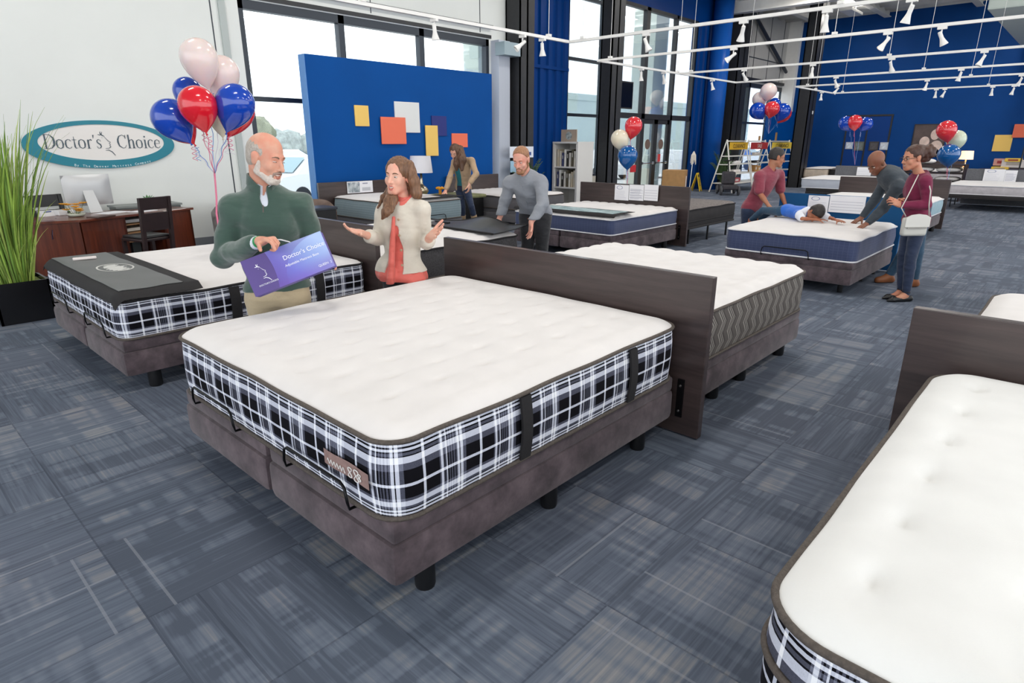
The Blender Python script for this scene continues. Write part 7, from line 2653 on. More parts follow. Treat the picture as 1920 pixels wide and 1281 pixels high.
bunch([(1188, 236, 1182, 262, 0.155, 'p', s2 + 0.1, 'red balloon in front of the glass entrance, top of the trio'), (1162, 260, 1172, 285, 0.155, 'c', s2 + 0.05, 'cream balloon in front of the glass entrance, left of the trio'),
       (1177, 292, 1176, 319, 0.175, 't', s2 - 0.1, 'dark blue balloon in front of the glass entrance, lowest of the trio')], G2, (1176, 348), s2 - 0.05, '')
s3 = 23.0
G3 = 'balloons tied to the white sale racks'
bunch([(1441, 172, 1438, 190, 0.28, 'w', s3, 'white balloon at the top of the bunch over the sale racks'), (1424, 186, 1432, 200, 0.24, 'w', s3 + 0.3, 'pinkish balloon left of the top white one over the sale racks'),
       (1452, 196, 1448, 210, 0.22, 'b', s3 + 0.4, 'blue balloon hidden behind the red one over the sale racks'), (1421, 208, 1431, 224, 0.28, 'b', s3 - 0.1, 'blue balloon at the left of the bunch over the sale racks'),
       (1447, 205, 1442, 222, 0.26, 'p', s3 - 0.3, 'red balloon at the front of the bunch over the sale racks'), (1467, 209, 1457, 228, 0.27, 'b', s3 - 0.1, 'blue balloon at the right of the bunch over the sale racks'),
       (1470, 214, 1458, 231, 0.25, 'p', s3 + 0.3, 'red balloon behind the right blue one over the sale racks')], G3, (1441, 250), s3, '')
s4 = 19.5
G4 = 'balloons in front of the blue far doors'
bunch([(1586, 231, 1594, 246, 0.20, 'b', s4, 'small blue balloon, left of the trio before the far blue doors'), (1603, 229, 1602, 246, 0.20, 'p', s4 - 0.2, 'small red balloon, middle of the trio before the far blue doors'),
       (1623, 233, 1614, 246, 0.20, 'b', s4, 'small blue balloon, right of the trio before the far blue doors')], G4, (1603, 308), s4, '')
s5 = 13.5
G5 = 'balloons beside the woman in burgundy'
bunch([(1775, 244, 1777, 268, 0.19, 'p', s5 + 0.1, 'coral red balloon right of the curly-haired woman, top of the trio'), (1793, 262, 1791, 284, 0.19, 'g', s5 + 0.3, 'pale green balloon right of the curly-haired woman'),
       (1779, 290, 1777, 314, 0.21, 't', s5 - 0.1, 'dark teal-blue balloon right of the curly-haired woman, lowest of the trio')], G5, (1776, 338), s5, '')

# ---------------------------------------------------------------- foot protectors and remote
t = thing('foot_protector', 'charcoal foot protector with black border and white oval print on the left plaid bed', 'mattress cover', (1.12, 4.66, 0.69))
PM = mat('charcoal_vinyl', (88, 90, 90), 0.45, var=0.06, vscale=2, bump=0.1, bscale=30)


def sheet(x0, x1, y0, y1, zf, n=24, m=30):
    vs, fs = [], []
    for top_ in (0, 1):
        for j in range(m + 1):
            for i in range(n + 1):
                x, y = x0 + (x1 - x0) * i / n, y0 + (y1 - y0) * j / m
                vs.append((x, y, zf(x, y) + (0.004 if top_ else 0.0)))
    N = (n + 1) * (m + 1)
    for j in range(m):
        for i in range(n):
            k = j * (n + 1) + i
            fs.append((N + k, N + k + 1, N + k + n + 2, N + k + n + 1))
            fs.append((k, k + n + 1, k + n + 2, k + 1))
    for i in range(n):
        fs += [(i, i + 1, N + i + 1, N + i), (m * (n + 1) + i + 1, m * (n + 1) + i, N + m * (n + 1) + i, N + m * (n + 1) + i + 1)]
    for j in range(m):
        a, b = j * (n + 1), (j + 1) * (n + 1)
        fs += [(b, a, N + a, N + b), (a + n, b + n, N + b + n, N + a + n)]
    return vs, fs


zt_ = lambda x, y: 0.026 + 0.006 * noise.noise(Vector((x * 6, y * 3, 0))) - (0.045 * max(0, (0.07 - x) / 0.07) ** 2) - 0.05 * max(0, (0.06 - y) / 0.08) ** 2 - 0.05 * max(0, (y - 1.91) / 0.08) ** 2
MB().add(*sheet(-0.01, 0.57, -0.015, 1.985, zt_)).build('border', M['strap'], t, True, 0.8)
MB().add(*sheet(0.055, 0.47, 0.07, 1.90, lambda x, y: zt_(x, y) + 0.0065)).build('panel', PM, t, True, 0.8)
wm = mat('white_print_cloth', (214, 214, 210), 0.6)
mb = MB()
cx0, cy0 = 0.30, 1.02
pp = [(0.26, 0.13)]
n = 48
vs, fs = [], []
for k in range(n):
    a = 2 * PI * k / n
    for r_ in (1.0, 0.90):
        x, y = cx0 + 0.125 * r_ * math.sin(a), cy0 - 0.21 * r_ * math.cos(a)
        vs.append((x, y, zt_(x, y) + 0.0125))
for k in range(n):
    l = (k + 1) % n
    fs.append((2 * k, 2 * k + 1, 2 * l + 1, 2 * l))
mb.add(vs, fs)
rr_ = random.Random(2)
for k in range(14):       # lettering blocks inside the oval
    yy = cy0 - 0.16 + k * 0.024
    hh = 0.05 * math.sqrt(max(0.05, 1 - ((yy - cy0) / 0.2) ** 2)) * rr_.uniform(0.9, 1.5)
    off_ = rr_.uniform(-0.02, 0.02)
    mb.box(cx0 + off_ - hh, cx0 + off_ + hh, yy - 0.0095, yy + 0.009, zt_(cx0, yy) + 0.0115, zt_(cx0, yy) + 0.0130)
mb.build('print', wm, t)
q = ray_z(159, 486, 0.73)
t = thing('remote_control', 'slim white remote control on the charcoal foot protector', 'remote', (q.x, q.y, 0.727))
rm = Matrix.Rotation(math.atan2(q.y - ray_z(140, 488, .73).y, q.x - ray_z(140, 488, .73).x) if False else -0.9, 4, 'Z')
a_ = ray_z(137, 488, 0.73)
b_ = ray_z(182, 484, 0.73)
an_ = math.atan2(b_.y - a_.y, b_.x - a_.x)
hl = (b_ - a_).length / 2
rm = Matrix.Rotation(an_, 4, 'Z')
MB().box(-hl, hl, -0.022, 0.022, 0.0, 0.022, rm, 0.008).build('housing', mat('remote_white', (232, 222, 218), 0.35), t, True)
MB().box(-hl * 0.6, hl * 0.6, -0.012, 0.012, 0.0222, 0.0235, rm).build('keypad', mat('remote_grey', (190, 184, 184), 0.5), t)
# foot protector being lifted on the middle bed
t = thing('foot_protector', 'black foot cover being lifted off the middle mattress by the bearded man', 'mattress cover', (0, 0, 0))
H0 = np.array(at(932, 417, 7.42))
H1 = np.array(at(994, 436, 6.92))


def lifted(u, v):
    """u across the bed from far to near, v from the head side to the foot side"""
    far, near = V3(4.78, 6.62, 0.745), V3(4.72, 4.66, 0.745)
    farf, nearf = V3(5.24, 6.62, 0.745), V3(5.26, 4.62, 0.735)
    p = (far * (1 - u) + near * u) * (1 - v) + (farf * (1 - u) + nearf * u) * v
    l = math.exp(-((u - 0.70) / 0.16) ** 2) * v ** 1.3 * 0.10 + math.exp(-((u - 1.0) / 0.12) ** 2) * v ** 1.5 * 0.07
    p = p + V3(0, 0, l + 0.012 * math.sin(9 * u + 3 * v) * v)
    return p


vs, fs = [], []
n, m_n = 40, 12
for tp in (0, 1):
    for j in range(m_n + 1):
        for i in range(n + 1):
            p = lifted(i / n, j / m_n)
            vs.append((p[0], p[1], p[2] + 0.006 * tp))
N = (n + 1) * (m_n + 1)
for j in range(m_n):
    for i in range(n):
        k = j * (n + 1) + i
        fs += [(N + k, N + k + n + 1, N + k + n + 2, N + k + 1), (k, k + 1, k + n + 2, k + n + 1)]
MB().add(vs, fs).build('panel', mat('black_vinyl', (44, 44, 44), 0.35, var=0.3, vscale=3), t, True)
for e_ in ((0.02, 0.98),):
    for vv in e_:
        MB().tube([Vector(lifted(i / 30, vv)) + Vector((0, 0, 0.004)) for i in range(31)], 0.011, 6).build('border', M['strap'], t, True)
lt = MB()
for k in range(8):
    p = Vector(lifted(0.16 + 0.02 * k, 0.55)) + Vector((0, 0, 0.012))
    lt.tube([p + Vector((-0.03, 0, 0)), p + Vector((0.035, 0.006 * (k % 3 - 1), 0))], 0.004, 5)
lt.build('print', wm, t)
q = Vector(lifted(0.42, 0.5))
t = thing('remote_control', 'small black remote control on the foot cover of the middle bed', 'remote', (q.x, q.y, q.z + 0.012))
MB().box(-0.02, 0.02, -0.12, 0.12, 0, 0.018, None, 0.006).build('housing', M['black'], t)
# decorated foot cover on the navy king
t = thing('foot_protector', 'black bordered foot cover with pale teal mountain print on the navy middle mattress', 'mattress cover', (7.60, 5.02, 0.66))
zt2 = lambda x, y: 0.026 + 0.003 * noise.noise(Vector((x * 6, y * 3, 4))) - 0.03 * max(0, (0.06 - x) / 0.06) ** 2
MB().add(*sheet(-0.01, 0.55, 0.0, 1.98, zt2)).build('border', M['strap'], t, True, 0.8)
MB().add(*sheet(0.06, 0.46, 0.08, 1.90, lambda x, y: zt2(x, y) + 0.006)).build('panel', mat('teal_landscape_print', (92, 130, 138), 0.5, var2=(196, 216, 218), var=0.3, vscale=7), t, True, 0.8)
# topper on the teal mattress at the display wall
t = thing('foot_protector', 'thin black foot cover on the teal sided mattress under the leaning woman\'s hand', 'mattress cover', (6.33, 8.40, 0.74))
MB().add(*sheet(0.0, 1.45, 0.0, 0.5, lambda x, y: 0.024)).build('panel', M['strap'], t, True, 0.8)
MB().add(*sheet(0.1, 1.0, 0.12, 0.42, lambda x, y: 0.029)).build('print', mat('pale_print', (206, 200, 196), 0.6), t, True, 0.8)

# ---------------------------------------------------------------- price cards on headboards


def card(xf, y0, y1, z0, z1, label, kind, group='price cards on the headboards', axis='x', seed=1):
    """stands on the camera side of a headboard; axis x: faces -x, y0 is the left edge"""
    t = thing('price_card', label, 'price card', (xf, (y0 + y1) / 2, z0) if axis == 'x' else ((y0 + y1) / 2, xf, z0), 0, group)
    hw = abs(y1 - y0) / 2
    h_ = z1 - z0
    if axis == 'x':
        Mx = frame((0, 0, 0), (0, -1, 0), (0, 0, 1), (-1, 0, 0))
    else:
        Mx = frame((0, 0, 0), (1, 0, 0), (0, 0, 1), (0, -1, 0))
    MB().box(-hw, hw, 0, h_, 0, 0.006, Mx).build('card', M['paper'], t)
    rn = random.Random(seed)
    ln = MB()
    if kind == 'text':
        for k in range(7):
            ln.box(-hw * 0.85, hw * rn.uniform(0.3, 0.85), h_ * (0.10 + 0.10 * k), h_ * (0.12 + 0.10 * k), 0.006, 0.0075, Mx)
    if kind in ('table', 'text'):
        for k in range(4):
            ln.box(-hw * 0.9, hw * 0.9, h_ * (0.16 + 0.16 * k), h_ * (0.175 + 0.16 * k), 0.006, 0.0075, Mx)
    if kind == 'picture':
        MB().box(-hw * 0.96, -hw * 0.04, h_ * 0.06, h_ * 0.94, 0.006, 0.008, Mx).build('photo', mat('landscape_photo', (90, 120, 140), 0.5, var2=(214, 220, 222), var=0.5, vscale=9), t)
        MB().box(hw * 0.15, hw * 0.8, h_ * 0.15, h_ * 0.45, 0.006, 0.008, Mx).build('bed_picture', mat('pale_picture', (188, 190, 196), 0.5), t)
        ln.box(hw * 0.2, hw * 0.6, h_ * 0.75, h_ * 0.85, 0.006, 0.008, Mx)
    if kind == 'oval':
        ov = MB()
        vs, fs = [], []
        n = 36
        for k in range(n):
            a = 2 * PI * k / n
            for r_ in (1, 0.86):
                vs.append(Mx @ Vector((-hw * 0.30 + hw * 0.42 * r_ * math.cos(a), h_ * 0.82 + h_ * 0.12 * r_ * math.sin(a), 0.0075)))
        fs = [(2 * k, 2 * ((k + 1) % n), 2 * ((k + 1) % n) + 1, 2 * k + 1) for k in range(n)]
        ov.add(vs, fs)
        ov.build('oval_mark', M['inkblue'], t)
        for k in range(6):
            ln.box(-hw * 0.85, hw * rn.uniform(0.2, 0.8), h_ * (0.08 + 0.10 * k), h_ * (0.09 + 0.10 * k), 0.006, 0.0075, Mx)
    if ln.v:
        ln.build('printed_lines', M['ink'], t)


hx = 9.56
for i, (a_, b_, kd) in enumerate(((1152, 1178, 'oval'), (1179, 1206, 'text'), (1207, 1233, 'table'))):
    p0, p1 = ray_x(a_, 370, hx - 0.012), ray_x(b_, 372, hx - 0.012)
    z1_ = ray_x(a_, 346, hx - 0.012).z
    card(hx - 0.004, p0.y, p1.y, z1_ - 0.265, z1_, 'white price card on the middle dark headboard, %s of three' % ('leftmost', 'middle', 'rightmost')[i], kd, seed=i)
hx = 9.545
for i, (a_, b_, kd) in enumerate(((1515, 1553, 'oval'), (1555, 1622, 'table'))):
    p0, p1 = ray_x(a_, 380, hx - 0.012), ray_x(b_, 385, hx - 0.012)
    z1_ = ray_x(a_, 366, hx - 0.012).z
    card(hx - 0.006, p0.y, p1.y, z1_ - 0.23, z1_, ('square white price card with blue oval on the blue headboard', 'wide white price card on the blue headboard beside the oval one')[i], kd, seed=5 + i)
p0, p1 = ray_y(652, 350, 10.40), ray_y(700, 350, 10.40)
card(10.425, p0.x, p1.x, 0.76, 0.975, 'picture card with landscape photo on the headboard of the teal mattress', 'picture', axis='y')
p0, p1 = ray_x(1607, 318, 21.9), ray_x(1634, 318, 21.9)
card(21.91, p0.y, p1.y, 0.70, 0.95, 'small white price card on the far grey headboard, left one', 'table', seed=11)
p0, p1 = ray_x(1845, 325, 21.9), ray_x(1884, 328, 21.9)
card(21.91, p0.y, p1.y, 0.66, 0.98, 'large white price card on the far grey headboard at the right edge', 'oval', seed=12)
p0, p1 = ray_x(1885, 325, 21.9), ray_x(1907, 328, 21.9)
card(21.91, p0.y, p1.y, 0.66, 0.96, 'smaller white price card beside the large one, far grey headboard at the right', 'text', seed=13)

# ---------------------------------------------------------------- nightstand, lamp, small things by the display wall
t = thing('nightstand', 'low table with olive green cover between the beds at the display wall', 'table', (8.62, 9.75, 0))
MB().box(-0.55, 0.55, -0.45, 0.35, 0.05, 0.60).build('cabinet', M['black'], t)
MB().box(-0.60, 0.60, -0.50, 0.40, 0.60, 0.67, b=0.03).build('cover', mat('olive_cloth', (120, 122, 86), 0.9, var=0.3), t, True)


def table_lamp(x, y, z, sc, label, lit=False):
    t = thing('table_lamp', label, 'lamp', (x, y, z))
    MB().lathe([(0.06, 0), (0.10, 0.02), (0.135, 0.07), (0.14, 0.11), (0.11, 0.16), (0.05, 0.20), (0.028, 0.24), (0.035, 0.28), (0.026, 0.31), (0.022, 0.44)], 24).build('lamp_base', M['gold'], t, True)
    MB().lathe([(0.235, 0.44), (0.20, 0.76), (0.195, 0.76), (0.23, 0.44)], 32).build('lamp_shade', mat('linen_shade', (226, 226, 232), 0.8) if not lit else mat('lit_shade', (250, 226, 200), 0.8, emit=(255, 214, 176), estr=0.9), t, True, 0.8)
    t.scale = (sc, sc, sc)
    return t


q = ray_y(790, 340, 9.95)
table_lamp(q.x, 9.95, 0.67, 1.0, 'table lamp with mercury glass base and white shade before the display wall')
t = thing('flower_vase', 'small yellow orange flower figure on the low table by the lamp', 'ornament', (ray_y(825, 350, 9.6).x, 9.6, 0.67))
for k in range(5):
    a = 2 * PI * k / 5
    MB().lathe([(0, 0), (0.035, 0.01), (0.04, 0.04), (0, 0.06)], 10, (0.05 * math.cos(a), 0.05 * math.sin(a), 0.12)).build('petal', mat('petal_orange2', (236, 160, 30), 0.6), t, True)
MB().tube([(0, 0, 0), (0, 0, 0.14)], 0.03, 8).build('stem', mat('ochre', (206, 140, 30), 0.6), t)

# ---------------------------------------------------------------- bookcase with sample binders
bx0, by0 = 13.35, 10.15
t = thing('bookcase', 'tall white two-bay bookcase filled with binders by the blue corrugated wall', 'bookcase', (0, 0, 0))
cN = ray_z(1080, 389, 0.0)
X0, YN = cN.x, cN.y
YF = ray_x(1036, 300, X0).y
X1 = ray_y(1112, 300, YN).x
HT = 1.66
mb = MB().box(X0, X1, YN, YN + 0.06, 0, HT).box(X0, X1, YF - 0.06, YF, 0, HT).box(X0 - 0.005, X1 + 0.005, YN - 0.005, YF + 0.005, HT - 0.005, HT + 0.04).box(X1 - 0.025, X1 - 0.004, YN + 0.05, YF - 0.05, 0.01, HT - 0.01)
for zz in (0.06, 0.50, 1.04):
    mb.box(X0 + 0.01, X1 - 0.03, YN + 0.05, YF - 0.05, zz - 0.02, zz + 0.02)
mb.build('shelf_frame', mat('white_laminate', (216, 214, 210), 0.5), t)
bc = [(60, 66, 104), (212, 208, 200), (196, 184, 160), (230, 228, 222), (90, 84, 66), (208, 200, 184), (46, 44, 40), (222, 218, 206)]
WN = ['first', 'second', 'third', 'fourth', 'fifth', 'sixth', 'seventh', 'eighth']
CN = ['navy blue', 'light grey', 'tan', 'white', 'olive', 'beige', 'black', 'ivory']
for r_, zz in enumerate((0.52, 1.06)):
    n = 8
    for k in range(n):
        w_ = (YF - YN - 0.2) / n
        yy = YF - 0.10 - k * w_
        hgt = 0.40 + 0.05 * math.sin(k * 2.1 + r_)
        ci = (k * 3 + r_ * 2) % 8
        o = thing('binder', '%s sample binder on the %s bookcase shelf, %s from the left' % (CN[ci], ('lower', 'upper')[r_], WN[k]), 'binder', (X0 + 0.06, yy, zz), -PI / 2, 'binders in the white bookcase')
        MB().box(0.01, w_ * 0.82, 0.0, 0.3, 0, hgt, b=0.008).build('cover', mat('binder_%d' % ci, bc[ci], 0.6), o)
        MB().box(0.02 + w_ * 0.15, w_ * 0.7, -0.003, 0.0, hgt * 0.55, hgt * 0.8).build('spine_label', mat('spine_label', (190, 190, 186), 0.5), o)
p0, p1 = ray_x(1052, 260, X0 + 0.15), ray_x(1081, 260, X0 + 0.15)
t = thing('picture_frame', 'square taupe frame with a blue grey picture on top of the white bookcase', 'picture frame', (X0 + 0.15, (p0.y + p1.y) / 2, HT + 0.04), -PI / 2)
hw = (p0.y - p1.y) / 2
MB().box(-hw, hw, 0, 0.03, 0, 0.31, b=0.004).build('frame', mat('taupe_frame', (166, 150, 134), 0.5), t)
MB().lathe([(0, 0), (0.11, 0), (0.11, 0.004), (0, 0.004)], 7, (0, 0, 0), frame((0, 0, 0.15), (1, 0, 0), (0, 0, 1), (0, -1, 0))).build('picture', mat('blue_grey_picture', (96, 118, 124), 0.6, var2=(190, 200, 200), var=0.5, vscale=14), t)

# ---------------------------------------------------------------- palms
PALM = mat('palm_green', (58, 84, 42), 0.6, var=0.4, vscale=6)


def palm(x, y, h, r, label):
    t = thing('potted_palm', label, 'potted plant', (x, y, 0))
    MB().lathe([(0.14, 0), (0.19, 0.3), (0.18, 0.3), (0, 0.27)], 18).build('pot', M['black'], t, True, 0.6)
    for k in range(16):
        a = 2 * PI * k / 16 + 0.3 * random.random()
        up_ = random.uniform(0.5, 1.0)
        pts = []
        for i in range(9):
            u_ = i / 8
            pts.append(Vector((math.cos(a) * r * u_ ** 1.3 * (1.3 - up_ * 0.6), math.sin(a) * r * u_ ** 1.3 * (1.3 - up_ * 0.6), 0.27 + (h - 0.27) * up_ * (u_ - 0.22 * u_ ** 3))))
        fr = MB().tube(pts, [0.008 - 0.0007 * i for i in range(9)], 5)
        for i in range(2, 9):
            for q_ in (-1, 1):
                for w_ in (0, 0.5):
                    p = pts[i] if w_ == 0 else (pts[i] + pts[i - 1]) / 2
                    tng = (pts[i] - pts[i - 1]).normalized()
                    sd = tng.cross(Vector((0, 0, 1))).normalized() * q_
                    l = r * 0.42 * (1 - 0.06 * i)
                    e = p + (sd * 0.8 + tng * 0.55 + Vector((0, 0, -0.25))).normalized() * l
                    fr.add([p, (p + e) / 2 + tng * 0.018, e, (p + e) / 2 - tng * 0.018, (p + e) / 2 + Vector((0, 0, 0.006))], [(0, 1, 4), (1, 2, 4), (2, 3, 4), (3, 0, 4)])
        fr.build('frond', PALM, t)


random.seed(21)
q = Vector((11.55, 10.15, 0))
palm(q.x, q.y, 1.62, 0.40, 'dark green palm between the bearded man and the white bookcase')
palm(21.75, 9.95, 1.75, 0.42, 'olive green palm beside the round blue post right of the entrance')
# posters taped to the column behind the bearded man
for i, (a_, b_, c_, d_, lb) in enumerate(((956, 275, 1000, 295, 'white flyer with small blue prints on the column behind the bearded man, upper one'), (957, 302, 985, 322, 'pale blue flyer on the column behind the bearded man, lower one'))):
    p0, p1 = ray_y(a_, b_, 10.66), ray_y(c_, d_, 10.66)
    t = thing('flyer', lb, 'flyer', (p0.x, 10.66, p1.z), 0, 'flyers on the black column')
    MB().box(0, p1.x - p0.x, 0, 0.006, 0, p0.z - p1.z).build('sheet', mat('flyer_%d' % i, ((226, 230, 240), (160, 196, 220))[i], 0.6), t)
    MB().box((p1.x - p0.x) * 0.55, (p1.x - p0.x) * 0.9, -0.003, 0, (p0.z - p1.z) * 0.2, (p0.z - p1.z) * 0.5).build('print', M['inkblue'], t)

# ---------------------------------------------------------------- entrance things
q = ray_z(1255, 352, 0.0)
c_ = ray_y(1265, 335, 10.55)
t = thing('cardboard_box', 'tall brown cardboard box standing by the glass entrance', 'box', (c_.x, 10.55, 0), 0.35)
MB().box(-0.36, 0.36, -0.36, 0.36, 0, 0.80, b=0.006).build('carton', mat('cardboard', (176, 134, 86), 0.8, var=0.08), t)
MB().box(0.05, 0.2, -0.366, -0.36, 0.25, 0.6).build('label', M['paper'], t)
q = ray_z(1303, 355, 0.0)
t = thing('wet_floor_sign', 'yellow wet floor sign standing by the round blue post', 'sign', (21.3, 10.65, 0), 0.2)
for sgn, nm in ((-1, 'front_panel'), (1, 'back_panel')):
    Mx = frame((0, sgn * 0.17, 0), (1, 0, 0), (0, -sgn * 0.25, 0.97), (0, -0.97, -sgn * 0.25))
    mb = MB()
    mb.prism([(-0.16, 0), (-0.10, 0), (-0.08, 0.06), (0.08, 0.06), (0.10, 0), (0.16, 0), (0.12, 0.66), (-0.12, 0.66)], 0.02, Mx)
    o = mb.build(nm, mat('safety_yellow', (236, 198, 40), 0.5), t)
    if sgn < 0:
        MB().box(-0.07, 0.07, 0.50, 0.60, 0.021, 0.024, Mx).box(-0.03, 0.03, 0.18, 0.44, 0.021, 0.024, Mx).build('print', M['black'], o)
t = thing('mop', 'white string mop leaning upright by the wet floor sign', 'mop', (ray_y(1297, 355, 10.7).x - 0.1, 10.75, 0))
MB().tube([(0, 0, 0), (0.12, 0, 1.35)], 0.014, 8).build('handle', M['white'], t)
mb = MB()
for k in range(30):
    a = k * 2.399
    mb.tube([(0.12, 0, 1.38), (0.12 + 0.07 * math.cos(a), 0.07 * math.sin(a), 1.25), (0.13 + 0.09 * math.cos(a), 0.09 * math.sin(a), 1.0 + 0.08 * math.sin(k))], 0.012, 5)
mb.build('mop_head', mat('mop_string', (226, 216, 204), 0.9), t)
tag(MB().box(0, 0.28, 0, 0.05, 0, 0.22, frame((17.3, 10.9, 0.78), (1, 0, 0), (0, 1, 0), (0, 0, 1)), 0.01).build('wall_bag', mat('red_bag', (196, 40, 48), 0.5)), 'small red bag hanging by the blue balloon before the entrance', 'bag')
t = thing('wall_television', 'black flat screen mounted high on the column beside the entrance', 'television', (15.75, WY - 0.9, 2.95))
MB().box(-0.5, 0.42, -0.03, 0.03, -0.36, 0.36, b=0.01).build('casing', M['black'], t)
MB().box(-0.46, 0.38, -0.034, -0.03, -0.32, 0.32).build('screen', mat('dark_screen', (10, 10, 12), 0.15), t)
MB().box(-0.05, 0.05, 0.03, 0.35, -0.05, 0.05).build('bracket', M['blackmetal'], t)
t = thing('wheeled_cart', 'small dark wheeled cart with red details before the black column', 'cart', (20.6, 9.15, 0), 0.6)
MB().box(-0.5, 0.35, -0.25, 0.25, 0.18, 0.34, b=0.04).box(-0.1, 0.25, -0.2, 0.2, 0.34, 0.75, b=0.05).build('body', mat('dark_plastic_cart', (44, 40, 46), 0.5, var=0.3), t)
MB().box(0.25, 0.5, -0.2, 0.2, 0.15, 0.3, b=0.03).build('bumper', mat('cart_red', (190, 36, 40), 0.4), t)
MB().tube([(0.1, 0, 0.7), (0.35, 0, 1.05), (0.2, 0, 1.1)], 0.02, 8).tube([(0.2, -0.2, 1.1), (0.2, 0.2, 1.1)], 0.018, 8).build('handlebar', M['black'], t)
for a_, b_ in ((-0.4, -0.28), (-0.4, 0.28), (0.35, -0.28), (0.35, 0.28)):
    MB().lathe([(0.02, 0), (0.13, 0), (0.15, 0.02), (0.15, 0.05), (0.13, 0.07), (0.02, 0.07)], 18, (0, 0, 0), frame((a_, b_ - 0.035, 0.15), (1, 0, 0), (0, 0, 1), (0, 1, 0))).build('wheel', mat('grey_tyre', (70, 70, 74), 0.6), t, True, 0.6)

# ---------------------------------------------------------------- three white A-frame sale racks
RACK = mat('rack_white', (232, 228, 220), 0.4)
CLR = {'y': mat('sign_yellow', (214, 168, 40), 0.5), 'r': mat('sign_red', (176, 52, 52), 0.5), 'Y': mat('sign_bright_yellow', (240, 206, 70), 0.5)}
RYY = 9.72


def rack(px0, px1, key, txt, tcol, label, goods, y):
    a, b = ray_y(px0, 300, y), ray_y(px1, 300, y)
    w = b.x - a.x
    ztop = 1.72
    t = thing('sale_rack', label, 'display rack', ((a.x + b.x) / 2, y, 0), 0, 'white A-frame sale racks')
    hw = w / 2
    for s_ in (-1, 1):
        MB().tube([(s_ * hw * 1.02, -0.42, 0), (s_ * hw * 0.86, 0, ztop + 0.05)], 0.022, 6).tube([(s_ * hw * 1.02, 0.42, 0), (s_ * hw * 0.86, 0, ztop + 0.05)], 0.022, 6).build('side_frame', RACK, t)
    for i, zz in enumerate((0.30, 0.62, 0.94, 1.22)):
        d_ = 0.42 * (1 - zz / 1.8)
        MB().box(-hw * 0.95, hw * 0.95, -d_, d_, zz - 0.015, zz + 0.015).build('shelf', RACK, t)
    Mx = frame((0, -0.10, 1.44), (1, 0, 0), (0, 0, 1), (0, -1, 0))
    so = MB().box(-hw * 0.86, hw * 0.86, 0, 0.24, 0, 0.02, Mx).build('sign_board', CLR[key], t)
    MB().tube([(-hw * 0.9, 0, ztop), (hw * 0.9, 0, ztop)], 0.02, 6).build('top_rail', RACK, t)
    text_mesh(txt, 0.20, 'lettering', mat('rack_ink_' + tcol, (60, 48, 30) if tcol == 'dark' else (232, 214, 206), 0.6), so, Mx @ Matrix.Translation((0, 0.05, 0.024)), 0.002, 'CENTER', sx=1.5 * hw / (0.13 * len(txt)) * 0.8 if len(txt) > 5 else 1.0)
    for (lx, zz, ww_, hh, dd, c_, nm, lb, grp) in goods:
        o = thing(nm, lb, 'box' if 'box' in nm else 'pillow', ((a.x + b.x) / 2 + lx, y - 0.02, zz + 0.015), 0, grp)
        soft = 'pillow' in nm
        MB().box(-ww_ / 2, ww_ / 2, -dd / 2, dd / 2, 0, hh, b=0.04 if soft else 0.005).build('case' if soft else 'carton', mat('goods_%d_%d_%d' % c_, c_, 0.7), o, soft)
        MB().box(-ww_ * 0.2, ww_ * 0.2, -dd / 2 - 0.004, -dd / 2, hh * 0.3, hh * 0.7).build('label', mat('goods_label', (214, 206, 200), 0.6), o)


rack(1357, 1396, 'y', 'CLEARANCE', 'dark', 'white A-frame sale rack with mustard clearance sign, left of three', [(0, 0.30, 0.62, 0.16, 0.3, (170, 80, 88), 'pillow', 'dusty pink packed pillow on the left sale rack', 'goods on the sale racks'),
     (0, 0.62, 0.6, 0.12, 0.28, (224, 218, 214), 'pillow', 'white packed pillow on the middle shelf of the left sale rack', 'goods on the sale racks'), (0.05, 0.94, 0.56, 0.10, 0.2, (216, 214, 214), 'pillow', 'white packed pillow high on the left sale rack', 'goods on the sale racks')], RYY)
rack(1397, 1433, 'r', 'SALE', 'pale', 'white A-frame sale rack with red sale sign, middle of three', [(-0.16, 0.62, 0.26, 0.24, 0.26, (176, 128, 72), 'cardboard_box', 'brown carton on the middle sale rack, left one', 'goods on the sale racks'), (0.14, 0.62, 0.28, 0.20, 0.26, (190, 142, 86), 'cardboard_box', 'brown carton on the middle sale rack, right one', 'goods on the sale racks'),
     (0, 0.94, 0.5, 0.08, 0.2, (40, 38, 40), 'pillow', 'black packed pillow on the middle sale rack', 'goods on the sale racks'), (0, 1.22, 0.5, 0.09, 0.16, (214, 204, 196), 'pillow', 'cream packed pillow high on the middle sale rack', 'goods on the sale racks')], RYY)
rack(1436, 1478, 'Y', 'CLEARANCE', 'dark', 'white A-frame sale rack with bright yellow clearance sign, right of three', [(0, 0.62, 0.5, 0.14, 0.26, (220, 214, 212), 'pillow', 'white packed pillow on the right sale rack', 'goods on the sale racks')], RYY)
for (px, z0_, h_, lb) in ((1425, 1.78, 0.16, 'small brown tag board standing above the red sale sign'), (1456, 1.78, 0.30, 'tall brown board standing above the bright yellow sign')):
    q = ray_y(px, 250, RYY)
    tag(MB().box(-0.08, 0.08, -0.01, 0.01, 0, h_, frame((q.x, RYY, z0_ - 0.03), (1, 0, 0), (0, 1, 0), (0, 0, 1))).build('tag_board', mat('kraft_board', (190, 146, 96), 0.7)), lb, 'board', 'boards above the sale racks')
tag(MB().box(0, 0.10, -0.012, 0, 0, 0.12, frame((26.0 + 0.02, 8.55, 1.0), (1, 0, 0), (0, 1, 0), (0, 0, 1)), 0.01).build('thermostat', M['whiteplastic']), 'white thermostat on the black column before the far wall', 'thermostat')
for o in [bpy.data.objects['thermostat']]:
    o.data.transform(Matrix.Translation((0, 0, 1.7)))

